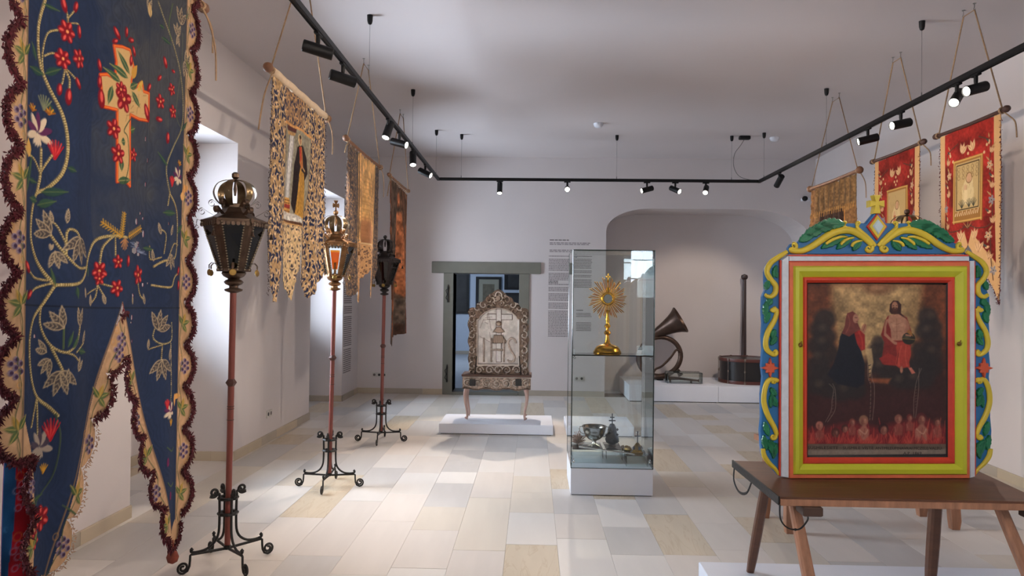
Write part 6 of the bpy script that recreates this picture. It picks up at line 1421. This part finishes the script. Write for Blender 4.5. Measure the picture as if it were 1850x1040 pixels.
        el(x, y-r*.15, r*1.05, r*1.15, hair, .006, .8); el(x+3, y+r*.2, r*.68, r*.92, rgb(150, 98, 82) if y < 855 else rgb(104, 62, 56), .006, .8, rot=.25*math.sin(x)); el(x-r*.3, y+r*.3, r*.3, r*.7, rgb(110, 60, 52), .006, .5); el(x+r*.35, y-r*.1, r*.22, r*.4, rgb(196, 146, 120), .005, .5)
        st([(x-r*.2, y), (x, y-1)], 2, rgb(70, 40, 34), .8); st([(x+r*.3, y), (x+r*.5, y)], 2, rgb(70, 40, 34), .8); st([(x+r*.15, y+r*.05), (x+r*.2, y+r*.4)], 1.5, rgb(120, 70, 58), .8); st([(x+.05*r, y+r*.65), (x+r*.35, y+r*.65)], 2, rgb(110, 46, 42), .8)
    for k in range(60):
        x = 45+k*13; h = rr.uniform(24, 62); y = 920; s = rr.uniform(-24, 24); w = rr.uniform(8, 17); c = rr.choice((rgb(158, 46, 44), rgb(130, 34, 38), rgb(176, 70, 58), rgb(110, 28, 34)))
        po([(x-w, y), (x-w*.5+s*.3, y-h*.5), (x+s, y-h), (x+w*.5+s*.2, y-h*.45), (x+w, y)], c, .007, .7)
        st([(x-w*.4, y-6), (x+s*.4, y-h*.5), (x+s, y-h*.95)], 3, rgb(196, 92, 74), .5, .002)
    po([(40, 922), (820, 922), (820, 992), (40, 992)], rgb(104, 90, 78), .003); po([(40, 955), (820, 950), (820, 984), (40, 986)], rgb(150, 140, 128), .012, .6)
    po([(36, 984), (822, 978), (822, 1002), (36, 1002)], rgb(24, 22, 34), .002)
    C.c *= (1+.10*(nC-.5)+.10*(nB-.5))[..., None]
    PAINT = mat('old_oil_paint', None, .42, attr='Col', var=.04, vscale=40, bump=.12, bscale=120, spec=.4)
    C.build('painted_panel', PAINT, lambda U, V, H: (FP0.x+FT.x*U+FN.x*.003, FP0.y+FT.y*U+FN.y*.003, V), t, thick=0)
    INKP = mat('inscription_ink', rgb(44, 34, 32), .7)
    base3 = Matrix(((FT.x, 0, FN.x, 0), (FT.y, 0, FN.y, 0), (0, 1, 0, 0), (0, 0, 0, 1)))
    def line(s, x, y, size, wid):
        u, v = fuv(1440+x/3.059, 500+y/3.059); o = text_mesh('inscription', s, size, INKP, None, Matrix.Identity(4), .0002)
        w = max(vt.co.x for vt in o.data.vertices) or 1; sc = M_(wid)/w; p = f3(u, v, .0042)
        o.data.transform(Matrix.Translation(p) @ base3 @ Matrix.Diagonal((sc, 1, 1, 1))); o.data.transform(Matrix.Translation(-base.xyz*1+Vector((0, 0, -.752+base.z)))); o.parent = t
    line('SUSMILESIETE', 56, 950, .019, 166); line('SUSMILE VISTE', 250, 951, .019, 168); line('ANTMILEUMNAVRAI MCZELE/VALEU', 430, 952, .019, 362); line('A.P. 1869.', 584, 980, .019, 106)
painted_frame()

def wooden_table():
    t = thing('wooden_table', 'brown wooden table with splayed legs and iron carrying loops, under the painted frame', 'table', (1.65, 3.54, .10))
    q = MB(); c = [(1.072, 3.19), (2.20, 3.19), (2.262, 3.83), (1.064, 3.89)]
    q.loft([[(x, y, .716) for x, y in c], [(x, y, .746) for x, y in c], [(x+(.004 if x < 1.5 else -.004), y+(.004 if y < 3.5 else -.004), .75) for x, y in c]]); q.build('table_top', WOOD, t, world=True)
    q = MB(); q.box((1.075, 3.184, .714), (2.19, 3.19, .742), bev=.001); q.build('front_batten', WOODL, t, world=True)
    q = MB(); q.loft([[(1.066, 3.186, .716), (1.072, 3.186, .716), (1.066, 3.892, .716), (1.058, 3.892, .716)], [(1.066, 3.186, .753), (1.072, 3.186, .753), (1.066, 3.892, .753), (1.058, 3.892, .753)]]); q.build('edge_strap', IRON, t, world=True)
    for top, bot, w, m in (((1.20, 3.75, .716), (1.213, 4.075, .1), .022, WOOD), ((1.165, 3.29, .716), (1.245, 3.13, .1), .024, WOODL), ((2.03, 3.72, .716), (2.11, 3.93, .1), .026, WOOD), ((2.06, 3.29, .716), (2.24, 3.13, .1), .025, WOODL)):
        a, b = Vector(top), Vector(bot); q = MB(); d = (b-a); rings = []
        for f, k in ((0, .92), (.3, 1.02), (.6, 1.05), (.85, .98), (1, .82)):
            p = a+d*f; r = w*k; rings.append([(p.x+sx*r, p.y+sy*r, p.z) for sx, sy in ((-1, -.6), (-.6, -1), (.6, -1), (1, -.6), (1, .6), (.6, 1), (-.6, 1), (-1, .6))])
        q.loft(rings[::-1]); q.build('leg', m, t, world=True)
    BRK = mat('dark_bracket_wood', rgb(74, 52, 40), .6, var=.2)
    for x in (1.165, 2.125):
        q = MB(); q.box((x, 3.165, .674), (x+.085, 3.26, .714), bev=.004); q.build('bracket', BRK, t, world=True)
    def loop(pts): q = MB(); q.tube(cr(pts, 6), .007, 6, flat=.45, up=(1, 0, 0)); q.build('iron_loop', IRON, t, smooth=True, world=True)
    loop([(1.062, 3.86, .72), (1.058, 3.85, .655), (1.06, 3.76, .62), (1.066, 3.65, .645), (1.075, 3.6, .712)])
    loop([(1.070, 3.18, .72), (1.072, 3.175, .66), (1.10, 3.17, .625), (1.15, 3.17, .62), (1.185, 3.175, .655), (1.19, 3.18, .675)])
    loop([(2.195, 3.18, .70), (2.20, 3.175, .655), (2.235, 3.17, .63), (2.27, 3.175, .64), (2.28, 3.2, .71)])
wooden_table()
def stool():
    t = thing('wooden_bench', 'low pale wooden bench on the floor behind the table, only its legs showing', 'bench', (2.38, 5.3, 0))
    q = MB(); q.loft([[(x, y, .57) for x, y in ((1.70, 5.0), (3.02, 5.17), (2.96, 5.62), (1.64, 5.45))], [(x, y, .61) for x, y in ((1.70, 5.0), (3.02, 5.17), (2.96, 5.62), (1.64, 5.45))]]); q.build('bench_top', WOODL, t, world=True)
    for a, b in (((1.79, 5.12), (1.779, 5.09)), ((2.95, 5.26), (2.987, 5.255)), ((1.74, 5.4), (1.72, 5.44)), ((2.9, 5.53), (2.92, 5.56))):
        q = MB(); r = .032; q.loft([[(b[0]+sx*r*.8, b[1]+sy*r*.8, 0) for sx, sy in ((-1, -1), (1, -1), (1, 1), (-1, 1))], [(b[0]+sx*r, b[1]+sy*r, .06) for sx, sy in ((-1, -1), (1, -1), (1, 1), (-1, 1))], [(a[0]+sx*r, a[1]+sy*r, .57) for sx, sy in ((-1, -1), (1, -1), (1, 1), (-1, 1))]]); q.build('leg', WOODL, t, world=True)
stool()

# ================================================================== GLASS SHOWCASE AND ITS CONTENTS
VG = glass_mat('showcase_glass', (.965, .985, .975), 1.52); EDGE = mat('green_glass_edge', rgb(28, 48, 42), .15, spec=.8)
CHROME = mat('chrome', rgb(220, 220, 222), .12, 1, var=.02)
VX0, VX1, VY0, VY1, VZ0, VZ1, VS = .322, .984, 5.935, 6.56, .22, 1.978, 1.128
def showcase():
    t = thing('glass_showcase', 'tall glass showcase on a white plinth holding a golden monstrance', 'showcase', ((VX0+VX1)/2, (VY0+VY1)/2, 0))
    q = MB(); q.box((VX0, VY0, .006), (VX1, VY1, VZ0), bev=.002); q.build('plinth', WHITE, t, world=True)
    q = MB(); q.box((VX0+.01, VY0+.01, 0), (VX1-.01, VY1-.01, .006)); q.build('plinth_gap', BLACK, t, world=True)
    g = .006
    for a, b in (((VX0+g, VY0, VZ0), (VX1-g, VY0+g, VZ1)), ((VX0+g, VY1-g, VZ0), (VX1-g, VY1, VZ1)), ((VX0, VY0, VZ0), (VX0+g, VY1, VZ1)), ((VX1-g, VY0, VZ0), (VX1, VY1, VZ1)), ((VX0, VY0, VZ1), (VX1, VY1, VZ1+g)), ((VX0+g, VY0+g, VS), (VX1-g, VY1-g, VS+g))):
        q = MB(); q.box(a, b); q.build('glass_pane', VG, t, world=True)
    e = .0025
    def edge(a, b): q = MB(); q.tube([a, b], e, 4); q.build('glass_edge', EDGE, t, world=True)
    for x in (VX0, VX1):
        for y in (VY0, VY1): edge((x, y, VZ0), (x, y, VZ1+g))
        edge((x, VY0, VZ1+g), (x, VY1, VZ1+g))
    for y in (VY0, VY1): edge((VX0, y, VZ1+g), (VX1, y, VZ1+g))
    edge((VX0+g, VY0+g, VS), (VX1-g, VY0+g, VS)); edge((VX0, VY0, VZ0), (VX1, VY0, VZ0))
    for x, s in ((VX0+.035, 1), (VX1-.035, -1)):
        for y in (VY0+.02, VY1-.02):
            for z in (VZ1-.05, VS-.02, VZ0+.05):
                q = MB(); q.lathe([(.004, -.014), (.010, -.012), (.010, .012), (.004, .014)], 12, M=Matrix.Translation((x-s*.012, y, z)) @ Matrix.Rotation(PI/2, 4, 'X')); q.box((x-s*.012-.004, y-.004, z), (x-s*.012+.004, y+.004, z+.022)); q.build('glass_clamp', CHROME, t, smooth=40, world=True)
    q = MB(); q.box((VX0+.012, VY0+.02, VS+.006), (VX0+.022, VY0+.024, VS+.05)); q.build('number_tag', WHITE, t, world=True)
showcase()
def monstrance():
    x, y, z = .635, 6.22, VS+.006
    t = thing('monstrance', 'golden sunburst monstrance with a round glass centre, on the upper glass shelf', 'monstrance', (x, y, z))
    q = MB(); n = 12
    for i in range(1): q.lathe([(.118, 0), (.12, .008), (.112, .016), (.106, .03), (.09, .052), (.062, .064), (.036, .07), (.028, .078)], 24)
    q.build('foot', GOLD, t, smooth=40)
    q = MB(); q.lathe([(.03, .074), (.022, .09), (.016, .12), (.013, .145), (.026, .155), (.03, .168), (.024, .18), (.012, .19), (.012, .205), (.024, .215), (.026, .228), (.016, .24), (.012, .26), (.018, .275), (.014, .29), (.01, .33), (.016, .35), (.02, .36)], 18); q.build('stem', GOLD, t, smooth=40)
    zc = .455; rr = random.Random(5)
    fn = lambda u, v, h: (u, -h, zc+v)
    q = MB(); ns = 30
    for k in range(ns):
        a = 2*PI*k/ns+PI/2; r0 = .042; r1 = (.158 if k % 2 else .135)*(1+.12*math.sin(a)**2)+rr.uniform(-.006, .006); w0, w1 = .0036, .0064
        q = MB()
        for sgn in (-.6, .6):
            aa = a+sgn*.07; l = r1*(1 if sgn > 0 else .94); c, s_ = math.cos(aa), math.sin(aa); nn = (-s_, c)
            q.prism([(c*r0-nn[0]*w0*.6, s_*r0-nn[1]*w0*.6), (c*l-nn[0]*w1*.6, s_*l-nn[1]*w1*.6), (c*(l+.012), s_*(l+.012)), (c*l+nn[0]*w1*.6, s_*l+nn[1]*w1*.6), (c*r0+nn[0]*w0*.6, s_*r0+nn[1]*w0*.6)], fn, -.003-(k % 2)*.006, .001-(k % 2)*.006)
            q.add([(c*r0, -.004, zc+s_*r0), (c*l, -.006, zc+s_*l), (c*l+nn[0]*w1*.5, -.001, zc+s_*l+nn[1]*w1*.5), (c*l-nn[0]*w1*.5, -.001, zc+s_*l-nn[1]*w1*.5)], [(0, 1, 2), (0, 3, 1)])
        q.build('ray', GOLD, t)
    q = MB(); q.lathe([(.038, -.012), (.054, -.008), (.058, 0), (.052, .008), (.04, .012), (.036, 0), (.038, -.012)], 28, M=Matrix.Translation((0, -.012, zc)) @ Matrix.Rotation(PI/2, 4, 'X'), caps=False); q.build('lunette_ring', GOLD, t, smooth=True)
    q = MB(); q.lathe([(.0, -.002), (.036, -.002), (.036, .004), (0, .004)], 24, M=Matrix.Translation((0, -.012, zc)) @ Matrix.Rotation(PI/2, 4, 'X'), caps=False); q.build('lunette', mat('pale_lunette', rgb(188, 190, 186), .15, .1, var=.15, vscale=60), t)
    q = MB(); cz = .20
    q.box((-.005, -.006, zc+.15), (.005, .002, zc+.215)); q.box((-.02, -.006, zc+.182), (.02, .002, zc+.192)); q.lathe([(.002, -.012), (.012, 0), (.002, .012)], 10, M=Matrix.Translation((0, -.004, zc+.15))); q.lathe([(.012, -.02), (.018, 0), (.012, .02)], 12, M=Matrix.Translation((0, -.012, zc+.075))); q.build('top_cross', GOLD, t)
monstrance()
def riser(x0, x1, y0, y1, z1_, label):
    q = MB(); g = .004
    q.box((x0, y0, VZ0), (x1, y0+g, z1_)); q.box((x0, y1-g, VZ0), (x1, y1, z1_)); q.box((x0, y0+g, VZ0), (x0+g, y1-g, z1_)); q.box((x1-g, y0+g, VZ0), (x1, y1-g, z1_)); q.box((x0, y0, z1_), (x1, y1, z1_+g))
    return tag(q.build('acrylic_riser', VG, loc=((x0+x1)/2, (y0+y1)/2, VZ0)), label, 'display stand', 'clear acrylic risers in the showcase')
riser(.345, .60, 6.12, 6.42, .33, 'clear acrylic riser under the silver bowl in the glass showcase'); riser(.625, .76, 6.12, 6.45, .33, 'clear acrylic riser under the dark vessel with the double cross'); riser(.78, .955, 6.02, 6.36, .305, 'clear acrylic riser under the small brass cross in the showcase')
def bowl():
    t = thing('silver_bowl', 'polished silver footed bowl in the lower part of the showcase', 'bowl', (.535, 6.25, .334))
    q = MB(); q.lathe([(.052, 0), (.054, .006), (.04, .014), (.02, .022), (.016, .04), (.024, .05), (.05, .062), (.078, .09), (.094, .13), (.1, .165), (.106, .17), (.104, .173), (.094, .166), (.088, .13), (.07, .095), (.04, .07), (.0, .064)], 32, caps=False); q.build('bowl', SILVER, t, smooth=50)
    q = MB()
    for s in (-1, 1): q.tube(cr([(s*.1, 0, .165), (s*.125, 0, .16), (s*.118, 0, .12), (s*.085, 0, .1)], 5), .0035, 6)
    q.build('handles', SILVER, t, smooth=True)
bowl()
def dark_vessel():
    t = thing('incense_vessel', 'dark embossed silver vessel topped by a double cross in the showcase', 'vessel', (.69, 6.28, .334))
    q = MB(); q.lathe([(.03, 0), (.034, .006), (.024, .012), (.05, .03), (.06, .055), (.052, .08), (.04, .11), (.038, .14), (.03, .165), (.02, .185), (.008, .19), (.0, .19)], 22, caps=False)
    for k in range(9): a = k*2.4; q.lathe([(.002, -.012), (.012, 0), (.002, .012)], 7, M=Matrix.Translation((.05*math.cos(a), .05*math.sin(a), .04+.012*k)))
    q.build('body', OXID, t, smooth=50)
    q = MB(); q.box((-.004, -.004, .185), (.004, .004, .275)); q.box((-.028, -.0035, .21), (.028, .0035, .219)); q.box((-.019, -.0035, .238), (.019, .0035, .247)); q.build('double_cross', OXID, t)
dark_vessel()
def table_cross():
    t = thing('table_cross', 'small dark brass cross on a moulded base at the front of the showcase', 'cross', (.885, 6.13, .309))
    q = MB(); q.lathe([(.05, 0), (.052, .008), (.04, .014), (.034, .03), (.028, .05), (.03, .06), (.018, .075), (.01, .085)], 8); q.build('base', BRASSY, t, smooth=30)
    q = MB(); q.box((-.004, -.004, .08), (.004, .004, .18)); q.box((-.024, -.0035, .135), (.024, .0035, .144)); q.build('cross', OXID, t)
    for k in range(4): q = MB(); a = k*PI/2+.4; q.lathe([(.004, 0), (.01, .012), (.007, .024), (.0, .03)], 8, M=Matrix.Translation((.036*math.cos(a), .036*math.sin(a), .03)), caps=False); q.build('corner_figure', OXID, t, smooth=True)
table_cross()
q = MB(); a, b = Vector((.40, 6.14, .352)), Vector((.85, 6.04, .316))
q.tube([a, a+(b-a)*.1, a+(b-a)*.12, a+(b-a)*.5, b], [.012, .010, .006, .007, .007], 10)
tag(q.build('silver_sceptre', SILVER, smooth=50, loc=tuple(a)), 'thin silver rod lying across the risers in front of the bowl', 'sceptre')
q = MB(); rr = random.Random(4); q.tube(cr([(.80, 6.22, .325), (.79, 6.17, .33), (.83, 6.14, .334), (.8, 6.2, .345)], 6), .013, 8)
for k in range(20): q.lathe([(.002, -.012), (.012, 0), (.002, .012)], 7, M=Matrix.Translation((.77+.012*(k % 6)-.0, 6.19+.02*(k//6)+rr.uniform(-.01, .01), .322+rr.uniform(0, .016))))
tag(q.build('bead_ornament', BRASSY, smooth=40, loc=(.8, 6.2, .31)), 'small dark brass ornament lying beside the small cross in the showcase', 'ornament')
def coral():
    q = MB(); rr = random.Random(12)
    for k in range(46):
        th = rr.uniform(0, 2*PI); ph = rr.uniform(.1, 1.4); l = rr.uniform(.06, .11); d = Vector((math.cos(th)*math.sin(ph), math.sin(th)*math.sin(ph), math.cos(ph)))
        p0 = Vector((.40, 6.33, .336)); m = p0+d*l*.5+Vector((rr.uniform(-.01, .01),)*3); q.tube([p0, m, p0+d*l], [.0035, .003, .002], 5)
        for j in range(3): f = rr.uniform(.3, .9); s = p0+d*l*f; q.tube([s, s+Vector((rr.uniform(-1, 1), rr.uniform(-1, 1), rr.uniform(0, 1)))*.022], [.0025, .0018], 4)
    tag(q.build('dried_posy', mat('dusty_pink_twigs', rgb(176, 140, 126), .8, var=.25, vscale=40), smooth=True, loc=(.40, 6.33, .334)), 'dusty pink dried posy beside the silver bowl in the showcase', 'dried flowers')
coral()

# ================================================================== THE ARCHED NICHE: plinths, horn, drum, drumstick
PX = P(1298, 700, y=11.33).x
for a, b, lab in ((1.50, PX-.002, 'white plinth block under the brass horn in the arched niche'), (PX+.002, 4.28, 'white plinth block under the drum in the arched niche')):
    q = MB(); q.box((a, 11.33, .012), (b, 12.6, .255), bev=.003); q.box((a+.02, 11.36, 0), (b-.02, 12.6, .012), 1); tag(q.build('niche_plinth', [WHITE, BLACK], loc=((a+b)/2, 12, 0)), lab, 'plinth', 'white plinth blocks in the niche')
HORNM = mat('dark_brown_brass', rgb(74, 56, 46), .38, .6, var=.3, vscale=10, bump=.1)
def horn():
    HY = 12.05; h = lambda px, py, dy=0: tuple(P(px, py, y=HY+dy))
    t = thing('brass_horn', 'large dark coiled horn with flared bell, leaning in the arched niche', 'horn', (2.1, HY, .255))
    c = P(1193, 648, y=HY); mouth = (Vector(h(1216, 557))+Vector(h(1243, 598)))/2; ax = (mouth-Vector(h(1172, 612))); ax = Vector((ax.x, -.15, ax.z)).normalized()
    RM = Matrix.Translation(mouth) @ ax.to_track_quat('Z', 'Y').to_matrix().to_4x4(); q = MB()
    q.lathe([(.225, .012), (.235, .0), (.215, -.03), (.185, -.08), (.155, -.15), (.125, -.25), (.095, -.37), (.07, -.48), (.055, -.6), (.05, -.6), (.064, -.48), (.09, -.37), (.12, -.25), (.15, -.15), (.18, -.08), (.21, -.03), (.225, .012)], 32, M=RM, caps=False); q.build('bell', HORNM, t, smooth=60, world=True)
    e = mouth-ax*.58; q = MB(); R0 = .345; c.z += .03
    a0 = math.atan2(e.z-c.z, e.x-c.x); pts = [tuple(e)]; rs = [.052]
    for k in range(1, 40): a = a0+k/39*2*PI*1.02; r = R0+.012*math.sin(a*2); pts.append((c.x+r*math.cos(a), HY+.02+.08*k/39, c.z+r*math.sin(a)*.93)); rs.append(.05-.014*k/39)
    q.tube(pts, rs, 12, up=(0, 1, 0)); q.build('coiled_tube', HORNM, t, smooth=True, world=True)
    q = MB(); q.tube(cr([h(1229, 636, -.03), h(1222, 632, -.05), h(1212, 645, -.06), h(1196, 661, -.06), h(1184, 667, -.05), h(1181, 677, -.03), h(1190, 682, 0)], 6), .018, 8, up=(0, 1, 0)); q.build('lead_pipe', HORNM, t, smooth=True, world=True)
    q = MB(); q.tube([h(1224, 668, -.04), h(1230, 678, -.04)], [.03, .045], 10); q.tube([h(1178, 680, -.02), h(1207, 680, -.02)], [.045, .035], 10); q.build('joint', HORNM, t, smooth=True, world=True)
    q = MB(); q.box((c.x-.05, HY-.02, .255), (c.x+.05, HY+.12, .31), bev=.005); q.build('rest_block', BLACK, t, world=True)
horn()
def small_case():
    a, b = P(1206, 694, y=11.62), P(1269, 675, y=11.62); x0, x1, z1_ = a.x, b.x, .255+.165; y0, y1 = 11.62, 11.84
    t = thing('small_glass_case', 'low small glass case on the niche plinth in front of the horn', 'showcase', ((x0+x1)/2, (y0+y1)/2, .255)); g = .005
    for p, r in (((x0, y0, .255), (x1, y0+g, z1_)), ((x0, y1-g, .255), (x1, y1, z1_)), ((x0, y0+g, .255), (x0+g, y1-g, z1_)), ((x1-g, y0+g, .255), (x1, y1-g, z1_)), ((x0, y0, z1_), (x1, y1, z1_+g))): q = MB(); q.box(p, r); q.build('glass_pane', VG, t, world=True)
    for x in (x0, x1):
        for y in (y0, y1): q = MB(); q.tube([(x, y, .255), (x, y, z1_)], .004, 4); q.build('glass_edge', EDGE, t, world=True)
    for y in (y0, y1): q = MB(); q.tube([(x0, y, z1_+g), (x1, y, z1_+g)], .004, 4); q.build('glass_edge', EDGE, t, world=True)
    q = MB(); z = .30; q.tube([(x0+.03, 11.72, z+.03), (x0+.2, 11.73, z+.025), (x1-.12, 11.74, z), (x1-.05, 11.74, z-.005), (x1-.03, 11.74, z-.005)], [.03, .022, .016, .014, .022], 12)
    q.box((x0+.05, 11.70, .255), (x0+.07, 11.76, z+.01)); q.box((x1-.16, 11.71, .255), (x1-.14, 11.77, z-.01))
    tag(q.build('wooden_pipe', HORNM, smooth=50, loc=((x0+x1)/2, 11.73, .255)), 'short dark wind pipe lying inside the low glass case', 'wind instrument')
small_case()
def drum():
    x, y = 3.47, 11.98; t = thing('big_drum', 'black drum with red rimmed hoops and metal tension rods, lying in the niche', 'drum', (x, y, .255)); R0, H = .43, .40
    q = MB(); q.lathe([(R0-.02, .012), (R0-.02, H-.012)], 48); q.build('shell', mat('black_drum_shell', rgb(26, 22, 22), .3, var=.1), t, smooth=40)
    HO = mat('dark_red_hoop', rgb(84, 40, 32), .4, var=.15, bump=.05)
    for z0, z1_ in ((0, .05), (H-.05, H)):
        q = MB(); q.lathe([(R0-.018, z0), (R0, z0), (R0+.003, (z0+z1_)/2), (R0, z1_), (R0-.018, z1_), (R0-.018, z0)], 48, caps=False); q.build('hoop', HO, t, smooth=40)
    q = MB(); q.lathe([(0, H-.03), (R0-.02, H-.03), (R0-.02, H-.024), (0, H-.022)], 40, caps=False); q.build('drumhead', mat('old_drum_skin', rgb(132, 84, 66), .6, var=.2, vscale=5), t)
    STL = mat('dull_steel', rgb(130, 118, 108), .4, .8)
    q = MB(); q.tube([(R0+.012, 0, .03), (R0+.012, 0, H-.03)], .005, 6); q.lathe([(.004, -.02), (.012, -.012), (.012, .012), (.004, .02)], 8, M=Matrix.Translation((R0+.008, 0, H/2))); q.box((R0-.004, -.014, .0), (R0+.018, .014, .034), bev=.003); q.box((R0-.012, -.014, H-.034), (R0+.018, .014, H+.008), bev=.003)
    o = q.build('tension_rod', STL, t, smooth=40)
    for k in range(1, 10): c = o.copy(); COL.objects.link(c); c.parent = t; c.rotation_euler.z = 2*PI*k/10
    o.rotation_euler.z = 0
drum()
q = MB(); a = P(1345, 500, y=12.46); q.tube([(a.x, 12.46, .255), (a.x, 12.46, a.z-.02)], [.045, .03], 12); q.lathe([(.028, -.05), (.05, -.03), (.058, 0), (.05, .03), (.0, .05)], 16, M=Matrix.Translation((a.x, 12.46, a.z)), caps=False)
tag(q.build('drum_major_staff', mat('dark_staff_wood', rgb(52, 34, 32), .4, var=.2), smooth=40, loc=(a.x, 12.46, .255)), 'tall dark staff with a round knob standing behind the drum', 'staff')
